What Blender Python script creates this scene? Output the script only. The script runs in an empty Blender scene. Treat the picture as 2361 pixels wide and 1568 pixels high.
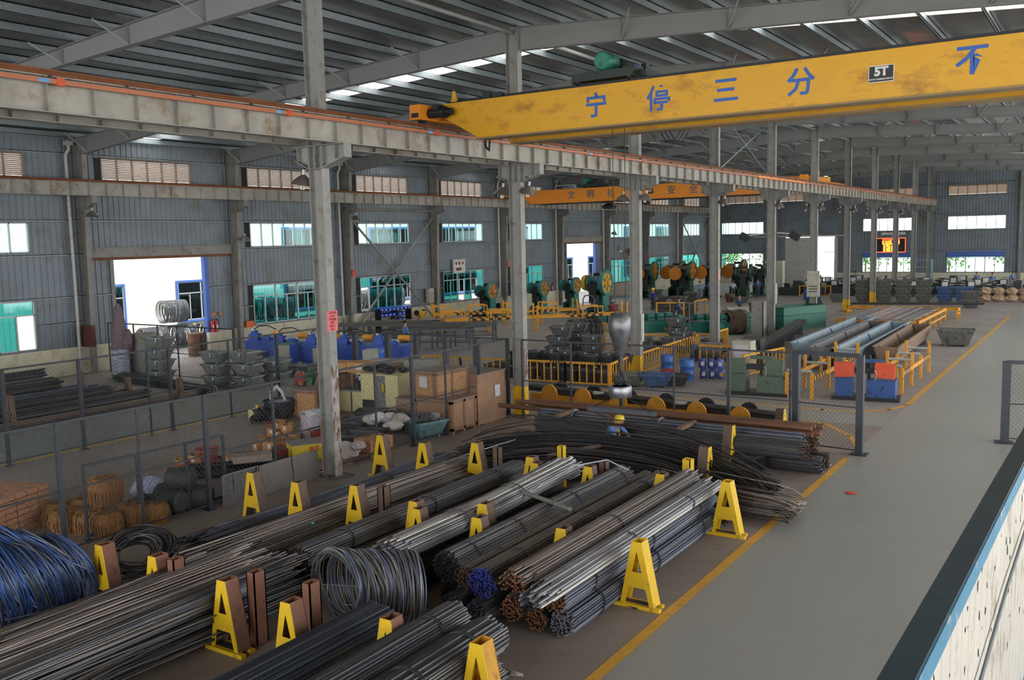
import bpy, math, random
from mathutils import Vector as V, Matrix
R = math.radians
rnd = random.Random(7)
sc = bpy.context.scene
COL = sc.collection
# ---------------------------------------------------------------- camera, sky, sun, exposure
FPX, CX, CY, CH = 2117.726, 1180.5, 784.0, 5.969
YAW, PITCH, ROLL = 0.5801044, -0.1100725, -0.02292701
_f = V((-math.sin(YAW)*math.cos(PITCH), math.cos(YAW)*math.cos(PITCH), math.sin(PITCH)))
_r0 = V((math.cos(YAW), math.sin(YAW), 0)); _u0 = _r0.cross(_f)
_r = math.cos(ROLL)*_r0 + math.sin(ROLL)*_u0
_u = -math.sin(ROLL)*_r0 + math.cos(ROLL)*_u0
cd = bpy.data.cameras.new('camera'); cam = bpy.data.objects.new('camera', cd); COL.objects.link(cam)
cd.sensor_width = 36; cd.lens = FPX/2361*36; cd.clip_end = 600; cd.clip_start = .05
cam.matrix_world = Matrix(((_r.x, _u.x, -_f.x, 0), (_r.y, _u.y, -_f.y, 0), (_r.z, _u.z, -_f.z, CH), (0, 0, 0, 1)))
sc.camera = cam
w = bpy.data.worlds.new('sky'); sc.world = w; w.use_nodes = True
wn = w.node_tree.nodes; wl = w.node_tree.links
bg = wn['Background']
tc = wn.new('ShaderNodeTexCoord'); sx = wn.new('ShaderNodeSeparateXYZ'); ra = wn.new('ShaderNodeValToRGB')
wl.new(tc.outputs['Generated'], sx.inputs[0]); wl.new(sx.outputs['Z'], ra.inputs[0]); wl.new(ra.outputs[0], bg.inputs[0])
ra.color_ramp.elements[0].position = 0.0; ra.color_ramp.elements[0].color = (.92, .90, .87, 1)
ra.color_ramp.elements[1].position = .7; ra.color_ramp.elements[1].color = (.78, .82, .9, 1)
bg.inputs[1].default_value = 1.55
sd = bpy.data.lights.new('sun', 'SUN'); so = bpy.data.objects.new('sun', sd); COL.objects.link(so)
sd.energy = 2.6; sd.angle = R(3); sd.color = (1, .95, .86)
so.rotation_euler = (R(-8), R(32), 0)          # high sun from the right-hand side
vs = sc.view_settings
vs.view_transform = 'Standard'; vs.look = 'None'; vs.gamma = 1; vs.use_curve_mapping = False
vs.exposure = 1.6
cy = sc.cycles
cy.use_denoising = True; cy.max_bounces = 7; cy.diffuse_bounces = 4; cy.glossy_bounces = 3
cy.transmission_bounces = 3; cy.transparent_max_bounces = 12; cy.sample_clamp_indirect = 4
cy.caustics_reflective = False; cy.caustics_refractive = False
# ---------------------------------------------------------------- measuring: where the line of sight to a spot meets a real plane
def _ray(px, py): return _f + (px-CX)/FPX*_r - (py-CY)/FPX*_u
_C = V((0, 0, CH))
def G(px, py, z=0.0):
    d = _ray(px, py); return _C + d*((z-CH)/d.z)
def AY(px, py, y):
    d = _ray(px, py); return _C + d*(y/d.y)
def AX(px, py, x):
    d = _ray(px, py); return _C + d*(x/d.x)
# ---------------------------------------------------------------- materials
def lin(h):
    h = h.lstrip('#')
    c = [int(h[i:i+2], 16)/255 for i in (0, 2, 4)]
    return tuple(x/12.92 if x <= .04045 else ((x+.055)/1.055)**2.4 for x in c) + (1,)
MATS = {}
def mat(name, col, rough=.6, metal=0, var=.18, scale=3.0, stain=None, samt=.5, sscale=1.5, bump=0, emit=0, stretch=None, spec=None):
    if name in MATS: return MATS[name]
    m = bpy.data.materials.new(name); MATS[name] = m; m.use_nodes = True
    n, l = m.node_tree.nodes, m.node_tree.links
    b = n['Principled BSDF']; c = lin(col)
    b.inputs['Roughness'].default_value = rough; b.inputs['Metallic'].default_value = metal
    if spec is not None: b.inputs['Specular IOR Level'].default_value = spec
    if emit:
        b.inputs['Base Color'].default_value = (0, 0, 0, 1)
        b.inputs['Emission Color'].default_value = c; b.inputs['Emission Strength'].default_value = emit; return m
    t = n.new('ShaderNodeTexCoord'); mp = n.new('ShaderNodeMapping'); l.new(t.outputs['Object'], mp.inputs[0])
    if stretch: mp.inputs['Scale'].default_value = stretch
    nz = n.new('ShaderNodeTexNoise'); nz.inputs['Scale'].default_value = scale; nz.inputs['Detail'].default_value = 5; nz.inputs['Roughness'].default_value = .65
    l.new(mp.outputs[0], nz.inputs['Vector'])
    mx = n.new('ShaderNodeMix'); mx.data_type = 'RGBA'
    mx.inputs[6].default_value = tuple(x*(1-var*1.3) for x in c[:3])+(1,)
    mx.inputs[7].default_value = tuple(min(1, x*(1+var)) for x in c[:3])+(1,)
    rp = n.new('ShaderNodeMapRange'); rp.inputs[1].default_value = .3; rp.inputs[2].default_value = .7
    l.new(nz.outputs[0], rp.inputs[0]); l.new(rp.outputs[0], mx.inputs[0])
    out = mx.outputs[2]
    if stain:
        n2 = n.new('ShaderNodeTexNoise'); n2.inputs['Scale'].default_value = sscale; n2.inputs['Detail'].default_value = 7; n2.inputs['Roughness'].default_value = .7
        l.new(mp.outputs[0], n2.inputs['Vector'])
        r2 = n.new('ShaderNodeMapRange'); r2.inputs[1].default_value = .62-.25*samt; r2.inputs[2].default_value = .75-.2*samt
        l.new(n2.outputs[0], r2.inputs[0])
        m2 = n.new('ShaderNodeMix'); m2.data_type = 'RGBA'; m2.inputs[7].default_value = lin(stain)
        l.new(r2.outputs[0], m2.inputs[0]); l.new(out, m2.inputs[6]); out = m2.outputs[2]
    l.new(out, b.inputs['Base Color'])
    if bump:
        bp = n.new('ShaderNodeBump'); bp.inputs['Strength'].default_value = bump; bp.inputs['Distance'].default_value = .02
        l.new(nz.outputs[0], bp.inputs['Height']); l.new(bp.outputs[0], b.inputs['Normal'])
    return m
def glass(name, tint, gloss=.06, haze=None):
    if name in MATS: return MATS[name]
    m = bpy.data.materials.new(name); MATS[name] = m; m.use_nodes = True
    n, l = m.node_tree.nodes, m.node_tree.links; n.remove(n['Principled BSDF'])
    a = n.new('ShaderNodeBsdfTransparent'); a.inputs[0].default_value = lin(tint)
    g = n.new('ShaderNodeBsdfGlossy'); g.inputs['Roughness'].default_value = .03; g.inputs[0].default_value = (.9, .95, 1, 1)
    x = n.new('ShaderNodeMixShader'); x.inputs[0].default_value = gloss
    l.new(a.outputs[0], x.inputs[1]); l.new(g.outputs[0], x.inputs[2]); l.new(x.outputs[0], n['Material Output'].inputs[0])
    return m
# ---------------------------------------------------------------- mesh builder
class MB:
    def __init__(s): s.v = []; s.f = []; s.mi = []; s.k = 0; s.M = None
    def add(s, vs, fs):
        o = len(s.v)
        if s.M: vs = [s.M @ V(p) for p in vs]
        s.v += [tuple(p) for p in vs]; s.f += [tuple(i+o for i in q) for q in fs]; s.mi += [s.k]*len(fs); return s
    def box(s, x0, x1, y0, y1, z0, z1):
        return s.add([(x, y, z) for z in (z0, z1) for y in (y0, y1) for x in (x0, x1)],
                     [(0, 2, 3, 1), (4, 5, 7, 6), (0, 1, 5, 4), (2, 6, 7, 3), (0, 4, 6, 2), (1, 3, 7, 5)])
    def cb(s, cx, cy, cz, sx_, sy, sz, rz=0, rx=0, ry=0):
        m = Matrix.Translation((cx, cy, cz)) @ Matrix.Rotation(rz, 4, 'Z') @ Matrix.Rotation(ry, 4, 'Y') @ Matrix.Rotation(rx, 4, 'X')
        p = [m @ V((x*sx_/2, y*sy/2, z*sz/2)) for z in (-1, 1) for y in (-1, 1) for x in (-1, 1)]
        return s.add(p, [(0, 2, 3, 1), (4, 5, 7, 6), (0, 1, 5, 4), (2, 6, 7, 3), (0, 4, 6, 2), (1, 3, 7, 5)])
    def frustum(s, c, b, t, h, z0=0):   # b,t = (sx,sy) of bottom and top
        p = [(c[0]+x*q[0]/2, c[1]+y*q[1]/2, z) for q, z in ((b, z0), (t, z0+h)) for y in (-1, 1) for x in (-1, 1)]
        return s.add(p, [(0, 2, 3, 1), (4, 5, 7, 6), (0, 1, 5, 4), (2, 6, 7, 3), (0, 4, 6, 2), (1, 3, 7, 5)])
    def bar(s, a, b, w_, h_, up=(0, 0, 1)):
        a, b = V(a), V(b); d = (b-a).normalized(); u = V(up)
        if abs(d.dot(u)) > .98: u = V((0, 1, 0))
        x = d.cross(u).normalized()*w_/2; y = x.cross(d).normalized()*h_/2
        return s.add([a-x-y, a+x-y, a+x+y, a-x+y, b-x-y, b+x-y, b+x+y, b-x+y],
                     [(0, 1, 2, 3), (4, 7, 6, 5), (0, 4, 5, 1), (1, 5, 6, 2), (2, 6, 7, 3), (3, 7, 4, 0)])
    def tube(s, pts, r, n=6, caps=True, closed=False):
        pts = [V(p) for p in pts]; m = len(pts); o = []; fs = []; prev = None
        for i, p in enumerate(pts):
            a = pts[(i-1) % m] if (closed or i) else p; b = pts[(i+1) % m] if (closed or i < m-1) else p
            t = (b-a).normalized()
            if prev is None:
                u = t.orthogonal().normalized()
            else:
                u = (prev - t*prev.dot(t)); u = u.normalized() if u.length > 1e-6 else t.orthogonal().normalized()
            prev = u; w_ = t.cross(u); rr = r[i] if isinstance(r, (list, tuple)) else r
            o += [p + (u*math.cos(2*math.pi*k/n)+w_*math.sin(2*math.pi*k/n))*rr for k in range(n)]
        for i in range(m if closed else m-1):
            j = (i+1) % m
            fs += [(i*n+k, i*n+(k+1) % n, j*n+(k+1) % n, j*n+k) for k in range(n)]
        if caps and not closed: fs += [tuple(range(n-1, -1, -1)), tuple((m-1)*n+k for k in range(n))]
        return s.add(o, fs)
    def cyl(s, a, b, r, n=12, r2=None): return s.tube([a, b], [r, r if r2 is None else r2], n)
    def prism(s, poly, ext):            # poly: list of 3d points, ext: vector
        e = V(ext); p = [V(q) for q in poly]; n = len(p)
        return s.add(p+[q+e for q in p], [tuple(range(n-1, -1, -1)), tuple(range(n, 2*n))] + [(i, (i+1) % n, n+(i+1) % n, n+i) for i in range(n)])
    def lathe(s, prof, c=(0, 0, 0), n=16, ax='Z'):
        o = []; fs = []; m = len(prof)
        for r, z in prof:
            for k in range(n):
                a = 2*math.pi*k/n; p = (r*math.cos(a), r*math.sin(a), z)
                if ax == 'X': p = (p[2], p[0], p[1])
                if ax == 'Y': p = (p[0], p[2], p[1])
                o.append((c[0]+p[0], c[1]+p[1], c[2]+p[2]))
        for i in range(m-1): fs += [(i*n+k, i*n+(k+1) % n, (i+1)*n+(k+1) % n, (i+1)*n+k) for k in range(n)]
        if prof[0][0] > 1e-4: fs.append(tuple(range(n-1, -1, -1)))
        if prof[-1][0] > 1e-4: fs.append(tuple((m-1)*n+k for k in range(n)))
        return s.add(o, fs)
    def blob(s, c, rad, n=10, m=7, amp=.12, seed=0):
        q = random.Random(seed); ph = [q.uniform(0, 6.28) for _ in range(6)]
        o = []; fs = []
        for i in range(m+1):
            t = math.pi*i/m
            for k in range(n):
                a = 2*math.pi*k/n
                e = 1+amp*(math.sin(3*a+ph[0]+2*t)+math.sin(2*a+5*t+ph[1])*.7+math.sin(5*a-3*t+ph[2])*.5)
                o.append((c[0]+rad[0]*math.sin(t)*math.cos(a)*e, c[1]+rad[1]*math.sin(t)*math.sin(a)*e, c[2]+rad[2]*math.cos(t)*(1+.5*amp*math.sin(2*a+ph[3]))))
        for i in range(m): fs += [(i*n+k, (i+1)*n+k, (i+1)*n+(k+1) % n, i*n+(k+1) % n) for k in range(n)]
        return s.add(o, fs)
    def build(s, name, m, parent=None, smooth=False, **kw):
        me = bpy.data.meshes.new(name); me.from_pydata(s.v, [], s.f)
        for q in (m if isinstance(m, (list, tuple)) else [m]): me.materials.append(q)
        if any(s.mi): me.polygons.foreach_set('material_index', s.mi)
        if smooth:
            me.polygons.foreach_set('use_smooth', [True]*len(s.f)); me.set_sharp_from_angle(angle=R(40))
        o = bpy.data.objects.new(name, me); COL.objects.link(o)
        if parent: o.parent = parent
        for k_, v_ in kw.items(): o[k_] = v_
        return o
def thing(name, label, cat, loc=(0, 0, 0), rz=0, group=None):
    o = bpy.data.objects.new(name, None); COL.objects.link(o); o.empty_display_size = .2
    o.location = loc; o.rotation_euler = (0, 0, rz); o['label'] = label; o['category'] = cat
    if group: o['group'] = group
    return o
def put(o, loc, rz=0):
    o.location = loc; o.rotation_euler = (0, 0, rz); return o
def dup(o, loc, rz=0, label=None, group=None):
    def cp(a, par):
        c = a.copy(); COL.objects.link(c)
        if par: c.parent = par
        for ch in KIDS.setdefault(a.name, [x for x in a.children]): cp(ch, c)
        return c
    c = cp(o, None); c.location = loc; c.rotation_euler = (0, 0, rz)
    if label: c['label'] = label
    if group: c['group'] = group
    return c
KIDS = {}
def solo(mb, name, m, label, cat, group=None, smooth=False, loc=(0, 0, 0), rz=0):
    o = mb.build(name, m, None, smooth, label=label, category=cat); o.location = loc; o.rotation_euler = (0, 0, rz)
    if group: o['group'] = group
    return o
def st(mb, name, m, parent=None, smooth=False):
    o = mb.build(name, m, parent, smooth)
    if not parent: o['kind'] = 'structure'
    return o
def text_mb(body, size, bold=.0, squeeze=1.0):
    c = bpy.data.curves.new('lettering', 'FONT'); c.body = body; c.size = size; c.align_x = 'CENTER'; c.align_y = 'CENTER'; c.offset = bold; c.extrude = .002
    c.resolution_u = 2
    o = bpy.data.objects.new('lettering', c); COL.objects.link(o); bpy.context.view_layer.update()
    me = bpy.data.meshes.new_from_object(o.evaluated_get(bpy.context.evaluated_depsgraph_get()))
    mb = MB(); mb.v = [(v.co.x*squeeze, v.co.y, v.co.z) for v in me.vertices]; mb.f = [tuple(p.vertices) for p in me.polygons]; mb.mi = [0]*len(mb.f)
    bpy.data.objects.remove(o); bpy.data.curves.remove(c); bpy.data.meshes.remove(me)
    return mb
def letter(body, size, m, loc, rot, parent=None, name='lettering', bold=.0, squeeze=1.0):
    o = text_mb(body, size, bold, squeeze).build(name, m, parent); o.location = loc; o.rotation_euler = rot; return o
FACE_Y = (R(90), 0, 0)        # lettering read from -Y
FACE_X = (R(90), 0, R(90))    # lettering read from +X
# ================================================================ THE BUILDING
XW, YF = -41.35, 108.25           # sheet of the left wall, sheet of the far wall
XC = -16.53                       # column line under the ridge
def YK(k): return 16.7 + 9*(k-1)
def roofz(x): return 13.0 - .0655*abs(x-XC)
m_col = mat('grey painted steel', '#8f908d', .55, .1, .1, 1.2, '#6f6a62', .35, 3)
m_colw = mat('worn wall column paint', '#878682', .6, .1, .12, 1.2, '#6b6257', .35, 2)
m_raft = mat('rafter paint', '#8a8c8c', .55, .1, .06, .8)
m_beam = mat('runway beam paint', '#9d9a92', .5, .1, .16, 1.3, '#7d6c58', .35, 1.2)
m_rail = mat('rusty rail', '#7a4a2c', .7, .3, .2, 6)
m_sheet = mat('blue grey wall sheet', '#77818a', .5, .25, .12, .7, '#6d655c', .3, .5)
m_cream = mat('cream wall paint', '#cfcab3', .7, 0, .06, 2, '#a39a83', .3, 1.5)
m_foil = mat('foil insulation', '#8d8b88', .27, .85, .2, .6, bump=.35, stretch=(9, .6, 1))
m_purlin = mat('galvanised purlin', '#8b959a', .45, .45, .12, 8)
m_alu = mat('aluminium frame', '#b9bdbd', .4, .3, .06)
m_louv = mat('louvre slats', '#9a8672', .6, .1, .15, 5)
m_lfr = mat('louvre frame', '#8c8174', .6, .1, .15, 5)
m_yline = mat('yellow line paint', '#dca53a', .6, 0, .1, 3, '#a58d66', .3, 4)
m_blue = mat('blue trim', '#4668b4', .5, 0, .05)
m_pvc = mat('white plastic pipe', '#b3b1ad', .4, 0, .08, 4, '#8a7f70', .3, 3)
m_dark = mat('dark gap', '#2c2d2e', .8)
gl_hi = glass('pale window glass', '#d9f4f1', .05)
gl_lo = glass('teal window glass', '#7fc6c6', .07)
gl_far = glass('clear window glass', '#e9f5f2', .05)
# floor: epoxy aisle, dusty concrete elsewhere
fm = bpy.data.materials.new('factory floor'); fm.use_nodes = True
n, l = fm.node_tree.nodes, fm.node_tree.links; b = n['Principled BSDF']
t = n.new('ShaderNodeTexCoord'); s3 = n.new('ShaderNodeSeparateXYZ'); l.new(t.outputs['Object'], s3.inputs[0])
def mth(op, a, b_=None, **k):
    q = n.new('ShaderNodeMath'); q.operation = op
    for i, v in enumerate((a, b_)):
        if v is None: continue
        if isinstance(v, (int, float)): q.inputs[i].default_value = v
        else: l.new(v, q.inputs[i])
    return q.outputs[0]
def noise(sc_, det=6, st_=None):
    q = n.new('ShaderNodeTexNoise'); q.inputs['Scale'].default_value = sc_; q.inputs['Detail'].default_value = det; q.inputs['Roughness'].default_value = .65
    if st_:
        mp = n.new('ShaderNodeMapping'); mp.inputs['Scale'].default_value = st_; l.new(t.outputs['Object'], mp.inputs[0]); l.new(mp.outputs[0], q.inputs['Vector'])
    else: l.new(t.outputs['Object'], q.inputs['Vector'])
    return q.outputs[0]
def mixc(f_, a, b_):
    q = n.new('ShaderNodeMix'); q.data_type = 'RGBA'
    l.new(f_, q.inputs[0])
    for i, v in ((6, a), (7, b_)):
        if isinstance(v, str): q.inputs[i].default_value = lin(v)
        else: l.new(v, q.inputs[i])
    return q.outputs[2]
def ramp(x, a, b_):
    q = n.new('ShaderNodeMapRange'); q.inputs[1].default_value = a; q.inputs[2].default_value = b_; l.new(x, q.inputs[0]); return q.outputs[0]
aisle = mth('GREATER_THAN', s3.outputs[0], -5.66)
y_hi = mth('GREATER_THAN', s3.outputs[1], 31.3)
lane = mth('MULTIPLY', mth('GREATER_THAN', s3.outputs[0], -30.2), mth('LESS_THAN', s3.outputs[0], -25.7))
n1 = noise(.35); n2 = noise(2.5); n3 = noise(.8, 8, (1, .25, 1))
con = mixc(ramp(n1, .35, .7), '#86776b', '#9a8f88'); con = mixc(ramp(n2, .55, .8), con, '#76675c')
epo = mixc(ramp(n3, .3, .7), '#90918a', '#9d9c94'); epo = mixc(ramp(n2, .6, .85), epo, '#8a8478')
far_ = mixc(ramp(n1, .35, .7), '#8b837c', '#a09a95')
gz = mixc(lane, con, '#85857f'); gz = mixc(y_hi, gz, far_)
grey = mth('MAXIMUM', aisle, mth('MULTIPLY', mth('GREATER_THAN', s3.outputs[0], -16.5), mth('MULTIPLY', mth('GREATER_THAN', s3.outputs[1], 29.2), mth('LESS_THAN', s3.outputs[1], 31.3))))
l.new(mixc(grey, gz, epo), b.inputs['Base Color'])
l.new(mth('ADD', mth('MULTIPLY', n3, .35), mth('SUBTRACT', .42, mth('MULTIPLY', aisle, .2))), b.inputs['Roughness'])
bp = n.new('ShaderNodeBump'); bp.inputs['Strength'].default_value = .08; bp.inputs['Distance'].default_value = .05; l.new(n3, bp.inputs['Height']); l.new(bp.outputs[0], b.inputs['Normal'])
st(MB().box(-60, 14, -14, YF+.3, -.2, 0), 'floor', fm)
st(MB().box(-140, -60, -60, 200, -.2, -.01).box(-60, 60, YF+.3, 220, -.2, -.02), 'ground', mat('yard concrete', '#a9a59c', .8))
def line(pts, w_=.18):
    mb = MB()
    for a, b_ in zip(pts, pts[1:]):
        a, b_ = V(a+(0,)), V(b_+(0,)); d = (b_-a).normalized(); s_ = V((-d.y, d.x, 0))*w_/2; z = V((0, 0, .004))
        a -= d*w_/4; b_ += d*w_/4
        mb.add([a-s_+z, a+s_+z, b_+s_+z, b_-s_+z], [(0, 3, 2, 1)])
    st(mb, 'floor_line', m_yline)
line([(-5.68, -2), (-5.68, 24.6)]); line([(-5.68, 69.6), (-5.7, 33.2), (-6.05, 32.1), (-6.8, 31.4), (-8, 31.2), (-24.5, 31.2)])
line([(-25.7, 2), (-25.7, 29)]); line([(-30.2, 2), (-30.2, 33)], .14); line([(-5.72, 26.1), (-6.25, 27.5), (-7.4, 29), (-9, 29.25), (-15, 29.3)], .14)
line([(-24.7, 33), (-24.7, 60)], .14)
# ---- corrugated sheet walls with openings
def corr(mb, ax, fixed, sgn, a0, a1, z0, z1):
    P = .3; pr = [(0, 0), (.215, 0), (.24, 1), (.275, 1)]
    st_ = [a0]; k = math.floor(a0/P)-1
    while k*P < a1+P:
        st_ += [k*P+q for q, _ in pr if a0 < k*P+q < a1]; k += 1
    st_.append(a1)
    def off(a):
        u = (a+1e-6) % P
        if u < .215: return 0
        if u < .24: return (u-.215)/.025
        if u < .275: return 1
        return (.3-u)/.025
    vs = []; fs = []
    for a in st_:
        o = fixed - sgn*.035*off(a)
        for z in (z0, z1): vs.append((o, a, z) if ax == 'Y' else (a, o, z))
    for i in range(len(st_)-1): fs.append((2*i, 2*i+2, 2*i+3, 2*i+1) if ax == 'Y' else (2*i, 2*i+1, 2*i+3, 2*i+2))
    mb.add(vs, fs)
def wall(mb, ax, fixed, sgn, a0, a1, z0, z1, ops):
    cuts = sorted({a0, a1} | {o[0] for o in ops} | {o[1] for o in ops})
    for p, q in zip(cuts, cuts[1:]):
        z = z0
        for o in sorted([o for o in ops if o[0] < q-1e-6 and o[1] > p+1e-6], key=lambda o: o[2]):
            if o[2] > z: corr(mb, ax, fixed, sgn, p, q, z, o[2])
            z = max(z, o[3])
        if z < z1: corr(mb, ax, fixed, sgn, p, q, z, z1)
DOORS = (3, 8)     # bays with a door
ops = []
for k in range(0, 12):
    a = YK(k)+1.33; e = a+5.15
    ops.append((a, e, 9.25, 10.3))
    if k+1 in DOORS: ops.append((YK(k)+1.6, YK(k)+7.2, 0, 5.36))
    else: ops += [(a, e, 5.83, 7.18), (a, e, 1.38, 3.63)]
mb = MB(); wall(mb, 'Y', XW, 1, -12, YF, 1.2, 11.45, ops); st(mb, 'wall_left', m_sheet)
mb = MB(); y = -12
for k in [q-1 for q in DOORS]:
    mb.box(XW-.15, XW+.12, y, YK(k)+1.6, 0, 1.3); y = YK(k)+7.2
mb.box(XW-.15, XW+.12, y, YF, 0, 1.3); st(mb, 'baseboard_left', m_cream)
fw_ = [(-40.05, -34.9), (-23.62, -18.4), (-14.97, -9.47), (-6.6, -1.4)]
fops = [(-32.25, -26.65, 0, 5.37)]
for a, e in fw_: fops += [(a, e, 5.85, 7.25), (a, e, 1.32, 3.55)]
for a, e in fw_+[(-32.9, -27.6)]: fops.append((a, e, 9.5, 10.5))
mb = MB()
# far wall follows the slope of the roof
cu = sorted({XW, 10.0, XC} | {x for o in fops for x in o[:2]})
for p, q in zip(cu, cu[1:]):
    z = 1.2
    for o in sorted([o for o in fops if o[0] < q-1e-6 and o[1] > p+1e-6], key=lambda o: o[2]):
        if o[2] > z: corr(mb, 'X', YF, -1, p, q, z, o[2])
        z = max(z, o[3])
    corr(mb, 'X', YF, -1, p, q, z, min(roofz(p), roofz(q))+.15)
st(mb, 'wall_back', m_sheet)
st(MB().box(XW, -32.25, YF-.12, YF+.15, 0, 1.25).box(-26.65, 10, YF-.12, YF+.15, 0, 1.25), 'baseboard_back', m_cream)
# ---- roof sheet with skylight strips
SKY = [(29.1, 30.25), (47.0, 48.1), (56.7, 57.8), (74.2, 75.3), (92.3, 93.4)]
mb = MB(); ys = [-14.0]+[q for s_ in SKY for q in s_]+[YF+.4]
for a, e in zip(ys[::2], ys[1::2]):
    for x0, x1 in ((XW-.5, XC), (XC, 12.5)):
        z0, z1 = roofz(x0), roofz(x1)
        mb.add([(x0, a, z0), (x1, a, z1), (x1, e, z1), (x0, e, z0), (x0, a, z0+.06), (x1, a, z1+.06), (x1, e, z1+.06), (x0, e, z0+.06)],
               [(0, 3, 2, 1), (4, 5, 6, 7), (0, 1, 5, 4), (2, 3, 7, 6), (0, 4, 7, 3), (1, 2, 6, 5)])
st(mb, 'ceiling', m_foil)
sk = bpy.data.materials.new('translucent skylight sheet'); sk.use_nodes = True; n_, l_ = sk.node_tree.nodes, sk.node_tree.links; n_.remove(n_['Principled BSDF'])
q_ = n_.new('ShaderNodeBsdfTranslucent'); q_.inputs[0].default_value = (.93, .9, .84, 1); l_.new(q_.outputs[0], n_['Material Output'].inputs[0])
for i, (a, e) in enumerate(SKY):
    for j, (x0, x1) in enumerate(((XW-.3, XC), (XC, 12.4))):
        st(MB().add([(x0, a-.05, roofz(x0)+.07), (x1, a-.05, roofz(x1)+.07), (x1, e+.05, roofz(x1)+.07), (x0, e+.05, roofz(x0)+.07)], [(0, 1, 2, 3)]), 'window_%d' % (41+2*i+j), sk)
# ---- purlins
def zpurlin(x):
    mb = MB(); z = roofz(x)-.01; y0, y1 = -12, YF
    for x0, x1, z0, z1 in ((x-.01, x+.01, z-.26, z), (x-.01, x+.08, z-.26, z-.245), (x-.08, x+.01, z-.015, z)): mb.box(x0, x1, y0, y1, z0, z1)
    mb.box(x+.065, x+.08, y0, y1, z-.26, z-.23)
    return mb
for i in range(-15, 17):
    st(zpurlin(XC+.1+1.645*i), 'roof_purlin', m_purlin)
# ---- ridge pipe under the ridge and tie pipes
# ---- rafters
def rafter(y, x0, x1, d0, dm, d1, xs):
    mb = MB(); N = 12
    def dz(x):
        u = (x-x0)/(x1-x0)
        return d0+(dm-d0)*min(1, u/.4) if u < .4 else (dm if u < .55 else dm+(d1-dm)*(u-.55)/.45)
    P = [x0+(x1-x0)*i/N for i in range(N+1)]
    for a, e in zip(P, P[1:]):
        for ya, yb, t0, t1 in ((y-.125, y+.125, -.02, 0), (y-.008, y+.008, None, None), (y-.125, y+.125, 0, .02)):
            za, ze = roofz(a)-.27, roofz(e)-.27
            if t0 is None: lo = (za-dz(a), ze-dz(e)); hi = (za, ze)
            elif t0 < 0: lo = (za-.02, ze-.02); hi = (za, ze)
            else: lo = (za-dz(a), ze-dz(e)); hi = (lo[0]+.02, lo[1]+.02)
            mb.add([(a, ya, lo[0]), (e, ya, lo[1]), (e, yb, lo[1]), (a, yb, lo[0]), (a, ya, hi[0]), (e, ya, hi[1]), (e, yb, hi[1]), (a, yb, hi[0])],
                   [(0, 3, 2, 1), (4, 5, 6, 7), (0, 1, 5, 4), (2, 3, 7, 6), (0, 4, 7, 3), (1, 2, 6, 5)])
    for x in xs:      # stiffeners
        z = roofz(x)-.27; mb.box(x-.006, x+.006, y-.1, y+.1, z-dz(x), z)
    for x in (x0, x1):
        z = roofz(x)-.27; mb.box(x-.015, x+.015, y-.13, y+.13, z-dz(x)-.05, z+.06)
    o = st(mb, 'rafter', m_raft)
    for x in xs:      # fly braces from the bottom flange up to the purlin, on the near side
        z = roofz(x)-.27
        MB().bar((x, y-.06, z-dz(x)+.03), (x-.62 if x < XC else x+.62, y-.75, z+.12), .05, .05).build('fly_brace', m_raft, o)
for k in range(0, 12):
    y = YK(k)
    rafter(y, XW+.6, XC-.24, .82, .52, .74, [XC-.6-3.29*i for i in range(1, 8)])
    rafter(y, XC+.24, 12, .74, .52, .6, [XC+.6+3.29*i for i in range(1, 9)])
# ---- colonnade
m_colr = mat('peeling rusty column foot', '#a9a7a2', .7, .1, .06, 4, '#6b4634', .75, 9, stretch=(1, 1, .4))
m_yel = mat('yellow column paint', '#e0b21f', .5, 0, .08, 3)
def hsec(mb, x0, x1, y0, y1, z0, z1, tf=.02, tw=.012):
    mb.box(x0, x0+tf, y0, y1, z0, z1).box(x1-tf, x1, y0, y1, z0, z1); ym = (y0+y1)/2
    mb.box(x0+tf, x1-tf, ym-tw/2, ym+tw/2, z0, z1)
for k in range(0, 12):
    y = YK(k); x0, x1, y0, y1 = XC-.225, XC+.225, y-.125, y+.125
    yb = {2: 1.02, 3: .98, 7: .9, 8: .9}.get(k, 0); zt = roofz(XC)-.25
    mb = MB(); hsec(mb, x0, x1, y0, y1, yb, zt); c = st(mb, 'column', m_col)
    if yb:
        mb = MB(); hsec(mb, x0, x1, y0, y1, .04, yb); mb.build('painted_foot', m_yel, c)
    if k in (1, 2):
        z1 = 2.9 if k == 1 else 2.35
        MB().box(x1, x1+.004, y0, y1, yb+.01, z1).build('peeling_paint', m_colr, c)
    MB().box(XC-.42, XC+.42, y-.36, y+.36, 0, .05).build('base_plate', mat('grout', '#6f6a66', .9, 0, .2, 8), c)
    mb = MB(); zz = 8.33
    prof = [(XC-.7, zz), (XC+.98, zz), (XC+.98, 8.02), (XC+.225, 7.79), (XC-.225, 7.79), (XC-.7, 8.02)]
    mb.prism([(px_, y-.008, z_) for px_, z_ in prof], (0, .016, 0))
    mb.box(XC-.72, XC+1.0, y-.15, y+.15, zz, zz+.02)
    for a, e in ((prof[2], prof[3]), (prof[3], prof[4]), (prof[4], prof[5])):
        mb.bar((a[0], y, a[1]), (e[0], y, e[1]), .3, .018)
    for xx in (XC-.6, XC-.24, XC, XC+.24, XC+.66):
        mb.box(xx-.007, xx+.007, y-.13, y+.13, 7.8 if abs(xx-XC) < .3 else 8.0, zz)
    mb.box(XC+.97, XC+.985, y-.13, y+.13, 8.02, zz)
    mb.build('bracket', m_col, c)
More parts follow.
